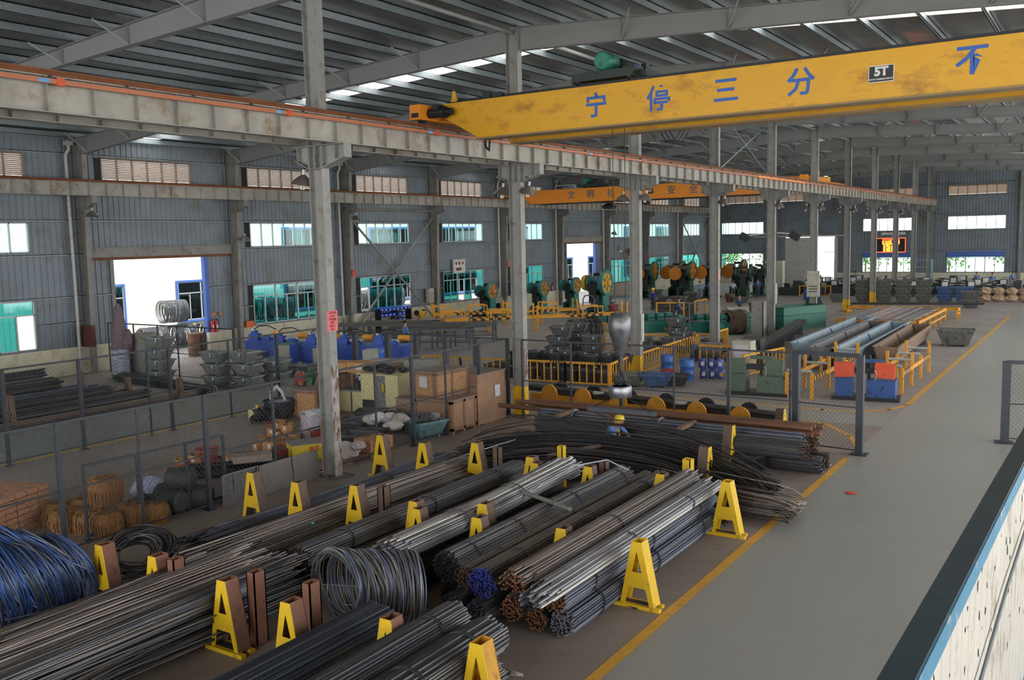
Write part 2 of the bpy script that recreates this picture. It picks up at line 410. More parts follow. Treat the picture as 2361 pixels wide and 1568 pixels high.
# ---- runway beams, rails, conductor bars
def runway(x, y0, y1, z0, z1, side, name):
    mb = MB()
    mb.box(x-.125, x+.125, y0, y1, z0, z0+.018).box(x-.13, x+.13, y0, y1, z1-.02, z1).box(x-.007, x+.007, y0, y1, z0, z1)
    y = YK(0)-.12
    while y < y1:
        if y > y0: mb.box(x-.11, x+.11, y-.006, y+.006, z0+.02, z1-.02)
        y += .9
    o = st(mb, name, m_beam)
    mb = MB(); mb.box(x-.05, x+.05, y0, y1, z1, z1+.015).box(x-.012, x+.012, y0, y1, z1, z1+.09).box(x-.035, x+.035, y0, y1, z1+.085, z1+.125)
    mb.build('rail', m_rail, o)
    return o
rb = runway(XC+.68, -2, 106, 8.355, 8.99, 1, 'runway_beam')
mb = MB(); mb.box(XC+.85, XC+.9, -2, 106, 8.84, 8.92); mb.build('conductor_bar', mat('orange conductor bar', '#b06a4a', .5, 0, .08, 2), rb)
mb = MB(); y = .4
while y < 106:
    mb.bar((XC+.68, y, 9.0), (XC+.86, y+.02, 8.98), .03, .03).bar((XC+.875, y+.02, 8.99), (XC+.875, y+.02, 8.83), .02, .02); y += 1.5
mb.build('hanger', mat('dark bracket', '#4a4440', .6), rb)
mb = MB(); mb2 = MB()
for y in (9.5, 14.9, 20.3, 29.5, 33.5, 42.5, 60.5): mb.box(XC+.84, XC+.91, y, y+.14, 8.81, 8.95); mb2.box(XC+.898, XC+.902, y-.34, y-.14, 8.85, 8.91)
mb.build('bar_joint', mat('red orange joint', '#c2502e', .5), rb); mb2.build('blue_tag', mat('blue tag', '#58a0d8', .5), rb)
MB().box(XC+.84, XC+.92, 47.5, 56.2, 8.83, 8.93).build('conductor_cover', mat('bright orange cover', '#ee8c3a', .5), rb)
runway(XC-.5, -2, 106, 8.355, 8.99, -1, 'runway_beam')
wb = runway(XW+1.15, -2, 106, 8.4, 9.03, 1, 'runway_beam')
# ---- left wall columns with their brackets
for k in range(0, 12):
    y = YK(k); mb = MB(); xo = XW+.08; N = 1
    xb, xt = XW+.46, XW+.8
    for ya, yb, in ((y-.125, y+.125),):
        mb.prism([(xo+.02, y-.006, 0), (xb, y-.006, 0), (xt, y-.006, 10.6), (xo+.02, y-.006, 11.1)], (0, .012, 0))
        mb.box(xo, xo+.02, ya, yb, 0, 11.1)
        mb.bar((xb, y, 0), (xt, y, 10.4), .25, .02, (1, 0, 0))
    for z in (7.72, 8.36): mb.box(xo, XW+.72, y-.12, y+.12, z-.008, z+.008)
    c = st(mb, 'column', m_colw)
    mb = MB(); xr = XW+1.15
    mb.prism([(xt-.12, y-.007, 7.75), (xr+.2, y-.007, 8.08), (xr+.2, y-.007, 8.38), (xt-.12, y-.007, 8.38)], (0, .014, 0))
    mb.box(xt-.12, xr+.22, y-.13, y+.13, 8.37, 8.4); mb.bar((xt-.12, y, 7.75), (xr+.21, y, 8.08), .25, .018); mb.box(xr+.19, xr+.21, y-.13, y+.13, 8.08, 8.38)
    mb.build('bracket', m_colw, c)
# far wall columns
for x in (-33.2, -25.2, -8.1, .3):
    mb = MB(); mb.box(x-.13, x+.13, YF-.42, YF-.4, 0, roofz(x)-.3).box(x-.13, x+.13, YF-.1, YF-.08, 0, roofz(x)-.3).box(x-.008, x+.008, YF-.4, YF-.1, 0, roofz(x)-.3)
    st(mb, 'column', m_colw)
# ---- girts
def girt(y0, y1, z, x=XW+.1):
    return MB().box(x-.09, x+.06, y0, y1, z-.012, z+.012).box(x+.05, x+.06, y0, y1, z-.05, z+.012)
for z, skip in ((7.3, ()), (5.7, DOORS), (3.72, DOORS), (10.4, ()), (11.15, ())):
    for k in range(0, 12):
        if k+1 in skip: continue
        st(girt(YK(k)+.05 if k else -5, min(YK(k+1)-.05, YF), z), 'girt', m_purlin)
for k in range(0, 12):
    if k+1 in DOORS:
        st(girt(YK(k)+.1, YK(k)+1.55, 3.72), 'girt', m_purlin); st(girt(YK(k)+7.25, YK(k)+8.9, 3.72), 'girt', m_purlin)
        st(MB().box(XW-.02, XW+.22, YK(k)+.2, YK(k)+8.8, 5.5, 6.0).box(XW-.02, XW+.34, YK(k)+.2, YK(k)+8.8, 5.98, 6.0), 'door_beam', m_colw)
        st(MB().box(XW, XW+.14, YK(k)+.2, YK(k)+8.8, 5.36, 5.5), 'trim_%d' % k, mat('rusty door track', '#7a5138', .7, .2, .25, 3))
        d = YK(k)
        st(MB().box(XW-.02, XW+.1, d+1.4, d+1.6, 0, 5.4), 'trim_%d' % (20+k), m_colw)
        st(MB().box(XW-.1, XW+.16, d+6.95, d+7.2, 0, 5.36), 'door_%d' % k, m_blue)
    else:
        for z in (2.5,):
            st(girt(YK(k)+6.6, YK(k)+8.9, z), 'girt', m_purlin); st(girt(YK(k)+.1, YK(k)+1.25, z), 'girt', m_purlin)
for z in (7.45, 5.75, 3.65, 9.35, 10.65):
    st(MB().box(XW, 10, YF-.16, YF-.04, z-.012, z+.012).box(XW, 10, YF-.16, YF-.15, z-.05, z+.012), 'girt', m_purlin)
# ---- windows
WN = [0]
def window(ax, fixed, sgn, a, e, z0, z1, npan, transom, gl, fr=m_alu, opened=()):
    WN[0] += 1
    def bx(mb, p0, p1, q0, q1, d0=-.04, d1=.05):
        lo, hi = sorted((fixed+sgn*d0, fixed+sgn*d1))
        return mb.box(lo, hi, p0, p1, q0, q1) if ax == 'Y' else mb.box(p0, p1, lo, hi, q0, q1)
    mb = MB(); t_ = .05
    bx(mb, a, e, z0, z0+t_); bx(mb, a, e, z1-t_, z1); bx(mb, a, a+t_, z0, z1); bx(mb, e-t_, e, z0, z1)
    pw = (e-a)/npan
    if transom:
        bx(mb, a, e, transom-.03, transom+.03)
        for i in range(2, npan, 2): bx(mb, a+pw*i-.045, a+pw*i+.045, z0, z1)
        for i in range(1, npan, 2): bx(mb, a+pw*i-.03, a+pw*i+.03, z0, transom)
    else:
        for i in range(1, npan): bx(mb, a+pw*i-.03, a+pw*i+.03, z0, z1)
    w_ = st(mb, 'window_%d' % WN[0], fr)
    mb = MB()
    if transom:
        bx(mb, a+.04, e-.04, transom, z1-.04, 0, .008)
        for i in range(npan):
            if i not in opened: bx(mb, a+pw*i+.03, a+pw*(i+1)-.03, z0+.04, transom, -.004, .004)
    else: bx(mb, a+.04, e-.04, z0+.04, z1-.04, 0, .008)
    mb.build('pane', gl, w_)
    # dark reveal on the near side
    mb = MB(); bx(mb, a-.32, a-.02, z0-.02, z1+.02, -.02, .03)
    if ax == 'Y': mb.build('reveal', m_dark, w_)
    return w_
def louvre(ax, fixed, sgn, a, e, z0, z1):
    WN[0] += 1; mb = MB(); fx = MB()
    def bx(m_, p0, p1, q0, q1, d0=-.05, d1=.05):
        lo, hi = sorted((fixed+sgn*d0, fixed+sgn*d1))
        return m_.box(lo, hi, p0, p1, q0, q1) if ax == 'Y' else m_.box(p0, p1, lo, hi, q0, q1)
    for i in range(7): p = a+(e-a)*i/6; bx(fx, p-.03, p+.03, z0, z1)
    bx(fx, a, e, z0-.03, z0+.03); bx(fx, a, e, z1-.03, z1+.03)
    w_ = st(fx, 'window_%d' % WN[0], m_lfr)
    z = z0+.04
    while z < z1-.06:
        if ax == 'Y': mb.add([(fixed-.05, a, z+.09), (fixed-.05, e, z+.09), (fixed+.04, e, z), (fixed+.04, a, z)], [(0, 1, 2, 3)])
        else: mb.add([(a, fixed-sgn*.05, z+.09), (e, fixed-sgn*.05, z+.09), (e, fixed+sgn*.04, z), (a, fixed+sgn*.04, z)], [(0, 1, 2, 3)])
        z += .085
    mb.build('slats', m_louv, w_)
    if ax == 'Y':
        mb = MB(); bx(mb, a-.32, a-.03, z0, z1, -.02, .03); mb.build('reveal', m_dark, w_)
for k in range(0, 12):
    a = YK(k)+1.33; e = a+5.15
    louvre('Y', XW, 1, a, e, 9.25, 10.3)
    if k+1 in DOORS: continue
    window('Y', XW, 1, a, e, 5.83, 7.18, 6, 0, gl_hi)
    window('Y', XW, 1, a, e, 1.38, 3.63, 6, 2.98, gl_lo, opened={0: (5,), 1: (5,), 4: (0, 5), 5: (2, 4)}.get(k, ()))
for i, (a, e) in enumerate(fw_):
    window('X', YF, -1, a, e, 5.85, 7.25, 6, 0, gl_far); window('X', YF, -1, a, e, 1.32, 3.55, 6, 2.85, gl_far)
for a, e in fw_+[(-32.9, -27.6)]: louvre('X', YF, -1, a, e, 9.5, 10.5)
for i in (1, 2):
    a, e = fw_[i]; st(MB().box(a, e, YF-.09, YF-.06, 2.92, 3.52), 'trim_%d' % (50+i), m_blue)
# far door: one leaf slid half open
st(MB().box(-32.25, -29.0, YF-.22, YF-.16, 0, 5.3), 'door_31', mat('pale door leaf', '#b4b3ab', .6))
st(MB().box(-26.66, -26.3, YF-.22, YF-.14, 0, 5.3), 'door_32', mat('pale door leaf', '#b4b3ab', .6))
st(MB().box(-36, -25, YF-.3, YF-.2, 5.4, 5.55), 'trim_60', m_alu)
# ---- outside: the neighbouring building, trees beyond the far wall
m_nb = mat('white neighbour wall', '#dedfd6', .7, 0, .03, 1)
NX = -49.0
mb = MB(); nops = []
for k in range(0, 12): nops.append((YK(k)+2.0, YK(k)+7.2, 1.3, 3.7)); nops.append((YK(k)+2.0, YK(k)+7.2, 5.6, 7.0))
wall(mb, 'Y', NX, 1, -30, 150, 0, 9, nops); st(mb, 'neighbour_wall', m_nb)
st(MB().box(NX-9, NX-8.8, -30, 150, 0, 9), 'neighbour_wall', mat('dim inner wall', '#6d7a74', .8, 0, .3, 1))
st(MB().box(NX-9, NX+.2, -30, 150, 9, 9.2), 'neighbour_roof', m_nb)
for k in range(0, 12):
    a = YK(k)+2.0; e = a+5.2
    for z0, z1 in ((1.3, 3.7), (5.6, 7.0)):
        w_ = window('Y', NX, 1, a, e, z0, z1, 6, 3.0 if z0 < 2 else 0, gl_lo)
        for ch in list(w_.children):
            if ch.name.startswith('reveal'): bpy.data.objects.remove(ch)
        mb = MB()
        for p0, p1, q0, q1 in ((a-.12, a, z0-.12, z1+.12), (e, e+.12, z0-.12, z1+.12), (a, e, z0-.12, z0), (a, e, z1, z1+.12)): mb.box(NX, NX+.08, p0, p1, q0, q1)
        mb.build('frame', m_blue, w_)
# ================================================================ BAR STOCK YARD
m_yf = mat('yellow stand paint', '#dcb41e', .5, 0, .08, 4, '#8d7a3a', .2, 6)
m_brn = mat('red brown primer', '#7d5340', .7, 0, .15, 3, '#5a4034', .3, 5)
m_grn = mat('grey brown primer', '#6a5548', .7, 0, .15, 3, '#4c3d34', .3, 5)
def stand(label, loc, rz=0, side=None, stub=False, h=1.1, back=False):
    """A-shaped stand of two channel legs leaning together"""
    side = side or m_brn
    t = thing('rod_stand', label, 'rack stand', loc, rz, 'yellow A shaped stands')
    D = .24; wb, wt, lw = .30, .085, .085
    for s in (-1, 1):
        L = [(s*wb, 0, .05), (s*(wb-lw*1.15), 0, .05), (s*(wt-lw)*.1, 0, h-.32 if s else h), (s*.0, 0, h), (s*wt, 0, h)]
        # front face plate of the leg (yellow) and the channel behind it
        P = [(s*wb, 0, .05), (s*(wb-.082), 0, .05), (s*.008, 0, h*.83), (0, 0, h*.85), (0, 0, h), (s*wt, 0, h)]
        MB().prism(P, (0, .014, 0)).build('leg', m_yf, t)
        mb = MB(); mb.prism([(s*wb, .014, .05), (s*(wb-.012), .014, .05), (s*(wt-.012), .014, h), (s*wt, .014, h)], (0, D, 0))
        mb.prism([(p[0], p[1]+D, p[2]) for p in P], (0, .014, 0))
        mb.build('channel', side, t)
    mb = MB(); mb.prism([(-.185, -.002, .34), (.185, -.002, .34), (.115, -.002, .60), (-.115, -.002, .60)], (0, .014, 0)); mb.build('cross_plate', m_yf, t)
    mb = MB(); mb.box(-.4, .4, -.03, .06, 0, .06).box(-.36, .36, D-.06, D+.03, 0, .05); mb.build('base_bar', m_yf, t)
    MB().box(-.3, .3, .05, D-.05, .05, .06).build('base_plate', mat('dark steel plate', '#3c3d40', .6, .3), t)
    return t
def post(label, loc, h=1.0, rz=0, m=None, tx=.17, ty=.22):
    t = thing('channel_post', label, 'post', loc, rz, 'brown channel posts')
    mb = MB(); w_ = .02
    mb.box(-tx/2, tx/2, 0, w_, 0, h).box(-tx/2, tx/2, ty-w_, ty, 0, h).box(-tx/2, -tx/2+w_, 0, ty, 0, h).box(tx/2-w_, tx/2, 0, ty, 0, h)
    mb.build('channel', m or m_brn, t); MB().box(-tx*.8, tx*.8, -.04, ty+.04, 0, .015).build('base_plate', m or m_brn, t); return t
ST = [(-15.33, 13.0, 'yellow A stand at the fence end of the middle row, clear of the rods', m_grn),
      (-13.87, 12.9, 'yellow A stand second from the fence in the middle row', m_grn), (-12.62, 13.3, 'yellow A stand third from the fence in the middle row with a stub post behind', m_grn),
      (-15.35, 17.2, 'yellow A stand farthest left in the back row, in front of the orange carton', m_grn), (-13.82, 17.0, 'yellow A stand second in the back row, a thin pipe leaning behind it', m_grn),
      (-12.69, 17.6, 'yellow A stand in the back row beside the ends of the bent rods', m_grn), (-10.75, 17.0, 'taller of the twin yellow A stands in the back row', m_grn),
      (-9.2, 16.85, 'small yellow A stand in the back row under the hanging loop of rod', m_grn), (-7.6, 17.0, 'yellow A stand tip between the two rod lanes in the back row', m_grn),
      (-6.22, 17.05, 'yellow A stand standing free at the far end of the silver rods', m_yf), (-6.2, 12.95, 'yellow A stand standing free beside the yellow floor line', m_yf),
      (-10.84, 13.0, 'taller of the twin yellow A stands in the middle row', m_grn), (-9.6, 13.5, 'taller yellow A stand beside the silver rods in the middle row', m_grn), (-9.2, 12.75, 'shorter yellow A stand just in front of the round coil end', m_grn),
      (-7.6, 12.95, 'yellow A stand tip above the brown rods in the middle row', m_grn), (-10.72, 8.45, 'tall yellow and brown A stand against the long loose rods', m_brn),
      (-9.28, 8.35, 'small yellow A stand next to a taller brown post, before the coil', m_brn), (-12.55, 8.6, 'yellow A stand half hidden by rods behind the loose rod pile', m_brn),
      (-13.82, 8.5, 'tall brown stand at the end of the big blue coil', m_brn), (-7.72, 8.62, 'yellow A stand tip between two tied bundles in front', m_brn), (-6.28, 8.62, 'yellow A stand at the bottom edge with a worn orange side', mat('worn orange yellow', '#d09a2c', .6, 0, .2, 5, '#8d6a3a', .4, 5))]
for x, y, lb, m in ST: stand(lb, (x, y, 0), 0, m)
stand('shorter of the twin yellow A stands in the back row', (-10.47, 16.75, 0), 0, m_grn, h=1.05)
stand('shorter of the twin yellow A stands in the middle row', (-10.57, 12.75, 0), 0, m_grn, h=1.06)
for x, y, h_, m, lb in ((-12.3, 13.75, 1.0, m_grn, 'brown stub post behind the third middle stand'), (-12.3, 17.9, .95, m_grn, 'brown stub post beside the bent rod ends'), (-9.2, 17.5, 1.06, m_grn, 'brown stub post behind the small back stand'),
                     (-10.55, 8.85, 1.12, m_brn, 'brown post close behind the tall front stand'), (-9.5, 8.95, 1.12, m_brn, 'tall brown hollow post touching the coil'), (-12.2, 8.68, 1.08, m_brn, 'short brown post right of the half hidden stand'), (-7.3, 17.6, 1.0, m_grn, 'brown stub post behind the lane stand tip')):
    post(lb, (x, y, 0), h_, 0, m)
post('short yellow post behind the silver rods', (-10.62, 18.1, 0), 1.13, 0, m_yf, .16, .2)
post('short yellow post at the far end of the big stack', (-7.55, 18.25, 0), 1.13, 0, m_yf, .2, .24)
for x, y, h_, lb in ((-7.55, 19.7, 1.12, 'low brown stand with a yellow edge behind the splayed rods'), (-7.9, 22.25, 1.12, 'tall brown stand with a yellow edge in the cross stack'), (-11.05, 21.95, 1.14, 'brown stand with a yellow edge behind the squatting worker'), (-7.9, 26.6, .8, 'short brown stand with a yellow edge at the pipe end')):
    stand(lb, (x, y, 0), R(90), m_grn, h=h_)
# ---- rods and bundles
def rodmats(tag, cols, rough=.42, metal=.55):
    return [mat('%s rod %d' % (tag, i), c, rough, metal, .2, 3, '#5b4a40', .25, 2, stretch=(1, .2, 1)) for i, c in enumerate(cols)]
RM = {'grey': rodmats('grey', ['#5c5e62', '#6b6d72', '#50525a', '#77726e']), 'brown': rodmats('brown', ['#5e5753', '#6b625c', '#4d4846', '#756a62']),
      'silver': rodmats('silver', ['#a3a3a3', '#8d9097', '#b4b2ae', '#7f8188'], .38), 'blue': rodmats('blue', ['#4d5260', '#5d6372', '#434854', '#6e7380']),
      'warm': rodmats('warm', ['#837a74', '#6e6662', '#93897f', '#5f5956']), 'dark': rodmats('dark', ['#3e4046', '#4a4b50', '#36383e', '#55524f'])}
m_tips = {'rust': mat('rusty rod ends', '#8a5530', .8, .1, .35, 25), 'blue': mat('blue painted rod ends', '#2c3a9a', .5, .1, .5, 25), 'bare': mat('bare rod ends', '#8f9299', .45, .5, .4, 25), 'black': mat('dark rod ends', '#33343c', .6, .3, .4, 25), 'mix': mat('brownish rod ends', '#5f4638', .7, .2, .4, 25)}
m_tie = mat('tie wire', '#3a3b40', .5, .5, .2, 8)
def bundle(label, c, rad, y0, y1, kind='grey', tips='mix', rr=.0165, ties=(.15, .5, .85), jit=.06, name='rod_bundle', sq=1.0, rz=0, fan=0.0, seed=1, group='tied bundles of steel rods', tilt=0):
    q = random.Random(seed); mb = MB(); L = y1-y0
    t = thing(name, label, 'rod bundle', (c[0], y0, c[1]), rz, group)
    ring = int(rad/(rr*2))+1; n = 0
    for i in range(-ring, ring+1):
        for j in range(-ring-2, ring+3):
            x = (i+.5*(j % 2))*2*rr; z = j*2*rr*.866
            d = math.hypot(x, z/sq)
            if d > rad: continue
            surf = d > rad-rr*4.2
            a, e = q.uniform(-jit, jit), L+q.uniform(-jit, jit)
            dx, dz = q.uniform(-.3, .3)*rr, q.uniform(-.3, .3)*rr
            fx = x*fan+q.uniform(-1, 1)*fan*.25
            mb.k = q.randrange(4); f0 = len(mb.f)
            if surf: mb.tube([(x+dx, a, z+dz), (x-dx, L*.5, z+dx), (x+dz+fx, e, z-dx+tilt)], rr, 6)
            else:
                mb.tube([(x, a, z), (x, a+.5, z)], rr, 6); mb.tube([(x+fx, e-.5, z), (x+fx, e, z)], rr, 6)
            if surf: mb.mi[-2:] = [4, 4]
            else: mb.mi[f0+6] = 4; mb.mi[-1] = 4
    mb.build('rods', RM[kind]+[m_tips[tips]], t)
    for s_ in ties:
        r_ = rad+.012; yy = L*s_
        for d in (0, .035):
            MB().tube([((r_)*math.cos(a)+ .003, yy+d+.03*math.sin(2*a), r_*sq*math.sin(a)+tilt*s_) for a in [2*math.pi*k/18 for k in range(18)]], .009, 4, closed=True).build('tie_wire', m_tie, t)
    return t
def loose(label, x0, x1, y0, y1, prof, kind, n, rr=.016, seed=3, tips='mix', jit=.5, skew=.1, ties=(), group=None, name='loose_rods'):
    """a pile of untied rods lying side by side: prof(u)->height over the width"""
    q = random.Random(seed); mb = MB(); t = thing(name, label, 'rod pile', (0, 0, 0), 0, group)
    for i in range(n):
        u = q.random(); lev = 1-q.random()**2*.85; z = max(rr, prof(u)*lev); x = x0+(x1-x0)*u
        a, e = y0+q.uniform(0, jit), y1-q.uniform(0, jit)
        sk = q.gauss(0, skew); mb.k = q.randrange(len(RM[kind]))
        zt = prof(u)
        mb.tube([(x-sk*.5, a, z), (x+q.gauss(0, .01), (a+e)/2, z+q.gauss(0, .006)), (x+sk*.5, e, z*(1 if zt > .1 else 1))], rr, 6); mb.mi[-2:] = [4, 4]
    mb.build('rods', RM[kind]+[m_tips[tips]], t)
    for y in ties:
        P = [(x0+(x1-x0)*u, y+.02*math.sin(9*u), max(.03, prof(u)+.03)) for u in [k/16 for k in range(17)]]
        MB().tube(P, .008, 4).build('tie_wire', m_tie, t)
    return t
# middle block, lane beside the yellow line
B = bundle
B('lowest dark bundle with bare ends at the yellow line side of the big stack', (-6.68, .24), .215, 11.4, 17.45, 'blue', 'bare', seed=1)
B('tied bundle with rust coloured ends in the bottom row of the big stack', (-7.12, .23), .20, 11.35, 17.4, 'dark', 'rust', seed=2)
B('bundle with rust coloured ends lying low beside the lane stand', (-7.46, .36), .19, 11.2, 17.5, 'dark', 'rust', seed=3)
B('second layer bundle on the outside of the big stack, two ties', (-6.74, .62), .185, 11.3, 17.5, 'blue', 'rust', seed=4)
B('second layer bundle with dark ends in the big stack', (-7.14, .60), .175, 11.15, 17.4, 'dark', 'black', seed=5)
B('pale silver rods spread on top of the big stack', (-6.72, .86), .22, 10.85, 17.4, 'silver', 'bare', seed=6, sq=.62, jit=.35, rr=.019, ties=(.42, .8), group='untied rods on top')
B('brown grey rods on top of the big stack beside the silver ones', (-7.22, .92), .245, 11.05, 17.6, 'warm', 'rust', seed=7, sq=.75, jit=.25, ties=(.45,))
# second lane
B('dark tied bundle whose ends are painted blue', (-8.0, .66), .25, 11.2, 18.0, 'brown', 'blue', seed=8)
B('blue black ended bundle under the blue painted ends', (-7.95, .27), .2, 10.95, 17.5, 'grey', 'black', seed=9)
B('low bundle with black ends next to the round coil', (-8.42, .28), .2, 10.95, 17.4, 'grey', 'black', seed=10)
B('big dark tied bundle with a round far end behind the coil', (-8.82, .70), .265, 11.4, 17.8, 'grey', 'black', seed=11, ties=(.08, .3, .62, .93))
B('low dark bundle under the round ended one', (-8.86, .24), .2, 11.5, 17.3, 'dark', 'black', seed=12)
B('brown bundle between the round ended one and the blue ended one', (-8.42, .62), .19, 11.3, 18.2, 'brown', 'mix', seed=13)
# third lane: silver on top
B('pale silver rods fanned out over the third lane', (-9.98, .80), .30, 11.4, 17.3, 'silver', 'bare', seed=14, sq=.62, jit=.3, rr=.02, fan=.25, ties=(.3, .62), group='untied rods on top', tilt=.12)
B('dark bundle low in the third lane beside the silver rods', (-9.75, .3), .22, 11.8, 17.6, 'dark', 'black', seed=15)
B('brown bundle under the silver rods on the fence side', (-10.3, .34), .24, 11.2, 17.4, 'brown', 'rust', seed=16)
# fourth lane
B('long dark bundle on top in the fourth lane from the line', (-11.45, .64), .25, 10.7, 17.6, 'grey', 'mix', seed=17, sq=.8)
B('rusty ended brown bundle just behind the coil', (-11.1, .3), .22, 11.2, 17.2, 'brown', 'rust', seed=18)
B('low dark bundle under the long one in the fourth lane', (-11.75, .24), .2, 10.9, 17.3, 'dark', 'black', seed=19)
B('thin brown bundle on the fence side of the fourth lane', (-12.2, .2), .16, 11.0, 17.8, 'warm', 'mix', seed=20)
loose('loose grey rods heaped in the fifth lane', -13.75, -12.75, 9.6, 18.4, lambda u: .14+.52*math.sin(math.pi*min(1, u*1.05)), 'warm', 330, seed=5, jit=1.6, skew=.16, ties=(14.0,))
loose('low strip of loose bluish rods along the fence', -15.3, -14.05, 11.0, 19.4, lambda u: .04+.3*math.sin(math.pi*u)**.8, 'blue', 230, seed=6, jit=1.8, skew=.2, ties=(16.6,))
# front block
B('front tied bundle nearest the yellow floor line', (-6.78, .72), .30, 3.4, 9.62, 'grey', 'mix', seed=21, rr=.018, sq=.85, ties=(.72, .9))
B('low bundle under the front bundle nearest the line', (-6.66, .26), .24, 3.4, 9.5, 'grey', 'mix', seed=22, rr=.018)
B('front tied bundle with a straight cut end beside the round coil', (-7.42, .76), .25, 3.4, 9.75, 'grey', 'mix', seed=23, rr=.019, ties=(.55, .9))
B('low bundle in front of the cut end bundle', (-7.36, .28), .22, 3.4, 9.4, 'blue', 'mix', seed=24, rr=.018, ties=(.85,))
B('wide bundle of thick blue grey rods in front of the coil', (-8.55, .62), .40, 3.2, 9.45, 'blue', 'rust', seed=25, rr=.021, sq=.62, ties=(.5,))
B('low tied bundle between two front stands', (-8.12, .34), .21, 3.4, 9.3, 'blue', 'mix', seed=26, rr=.018, ties=(.62, .8))
loose('wide pile of long loose rods across the front corner', -13.6, -10.95, 3.3, 10.5, lambda u: .25+.62*u**.7 if u > .12 else .22, 'grey', 1000, rr=.017, seed=8, jit=1.3, skew=.28)
loose('shiny loose rods on top of the front corner pile', -12.6, -11.3, 3.3, 10.35, lambda u: .80+.12*math.sin(math.pi*u), 'warm', 110, rr=.018, seed=9, jit=1.0, skew=.2)
solo(MB().bar((-12.95, 5.35, .92), (-11.9, 5.9, .92), .09, .1), 'spacer_bar', mat('dark blue steel', '#39404e', .5, .4), 'dark steel bar lying across the front corner rods', 'steel bar')
# ---- bent rods crossing behind the lanes
def bent(label, ctl, n, kind, spread, seed, rr=.015, end=.5, tips='mix', ties=()):
    q = random.Random(seed); t = thing('bent_rods', label, 'rod bundle', (0, 0, 0), 0); mb = MB(); C_ = [V(p) for p in ctl]; m = len(C_)
    def pt(s_):
        x = s_*(m-1); i = min(m-2, int(x)); u = x-i; p0, p1, p2, p3 = C_[max(0, i-1)], C_[i], C_[i+1], C_[min(m-1, i+2)]
        return .5*((2*p1)+(p2-p0)*u+(2*p0-5*p1+4*p2-p3)*u*u+(3*p1-p0-3*p2+p3)*u**3)
    for k in range(n):
        a, b_ = q.gauss(0, .5), abs(q.gauss(0, .55)); s0, s1 = q.uniform(0, .05), 1-q.uniform(0, .07); P = []; fa = q.gauss(0, 1); fb = q.random()
        for i in range(11):
            s_ = s0+(s1-s0)*i/10; p = pt(s_); e = abs(s_-.5)*2; w_ = spread[0]*(1+end*e**3)
            P.append(p+V((0, a*w_+fa*end*.35*e**4, min(p.z-.02, 0) if False else b_*spread[1]*(1-.55*e**3))))
        for p in P: p.z = max(rr, p.z)
        mb.k = q.randrange(4); mb.tube(P, rr, 5); mb.mi[-2:] = [4, 4]
    mb.build('rods', RM[kind]+[m_tips[tips]], t)
    for s_ in ties:
        p = pt(s_); MB().tube([(p.x+.03*math.sin(a), p.y+(spread[0]+.2)*math.cos(a), max(.02, p.z+.2+.33*math.sin(a))) for a in [2*math.pi*k/16 for k in range(16)]], .009, 4, closed=True).build('tie_wire', m_tie, t)
bent('bent dark rods arching behind the lanes, splayed ends over the line', [(-14.8, 20.2, .06), (-13.2, 20.5, .2), (-11.4, 20.75, .3), (-9.3, 20.6, .32), (-7.6, 20.0, .28), (-6.0, 19.3, .2)], 260, 'dark', (.33, .5), 31, end=.7, ties=(.45,))
bent('lower bent rods right behind the back stands', [(-13.2, 18.9, .05), (-11.5, 19.2, .12), (-9.6, 19.25, .14), (-8.0, 18.9, .12), (-6.3, 18.2, .06)], 240, 'dark', (.3, .42), 32, end=.8)
bent('short brown rods splayed on the floor under the bent pile', [(-8.2, 18.9, .1), (-7.2, 18.7, .12), (-6.1, 18.5, .1), (-5.25, 18.75, .12)], 150, 'brown', (.35, .35), 33, end=.6)
# ---- cross stack behind: bundles along X
def xb(label, c, rad, x0, x1, kind, tips, seed, rr=.017, ties=(.3, .75), jit=.12):
    return bundle(label, (0, 0), rad, 0, x1-x0, kind, tips, rr, ties, jit, seed=seed, rz=R(-90)) if False else put(bundle(label, (0, 0), rad, 0, x1-x0, kind, tips, rr, ties, jit, seed=seed), (x0, c[0], c[1]), R(-90))
xb('dark cross bundle in front with a tied right end', (22.45, .62), .24, -13.8, -6.2, 'dark', 'rust', 41)
xb('shiny blue grey cross bundle beside the squatting worker', (22.95, .72), .22, -14.0, -6.4, 'blue', 'bare', 42)
xb('low dark cross bundle under the front one', (22.2, .22), .2, -14.4, -7.2, 'dark', 'black', 43)
xb('low dark cross bundle with bare ends near the gate', (22.75, .22), .21, -13.6, -5.9, 'dark', 'bare', 44)
xb('third low cross bundle reaching towards the gate', (23.3, .22), .2, -13.7, -5.9, 'dark', 'rust', 45)
for i, (yy, zz, x0, x1) in enumerate(((23.55, .95, -15.3, -6.3), (23.72, .98, -14.9, -6.25), (23.88, .95, -14.7, -6.1), (23.45, .8, -15.9, -6.25), (23.64, .82, -14.7, -6.1), (23.8, .8, -14.5, -6.15))):
    o = MB().cyl((x0, yy, zz), (x1, yy, zz), .075, 12).build('steel_pipe', mat('rusty pipe', '#77533f', .6, .3, .2, 2, '#5a4238', .4, 3, stretch=(.2, 1, 1)), None, True)
    o['category'] = 'pipe'; o['label'] = ['nearest pipe in the top row of rusty pipes', 'middle pipe in the top row of rusty pipes', 'farthest pipe in the top row of rusty pipes', 'long rusty pipe sticking out against the yellow column foot', 'middle pipe in the lower row of rusty pipes', 'farthest pipe in the lower row of rusty pipes'][i]; o['group'] = 'rusty pipes on the cross stack'
xb('brown bundle carrying the rusty pipes', (23.65, .45), .26, -13.5, -6.3, 'brown', 'rust', 46, ties=(.2, .85))
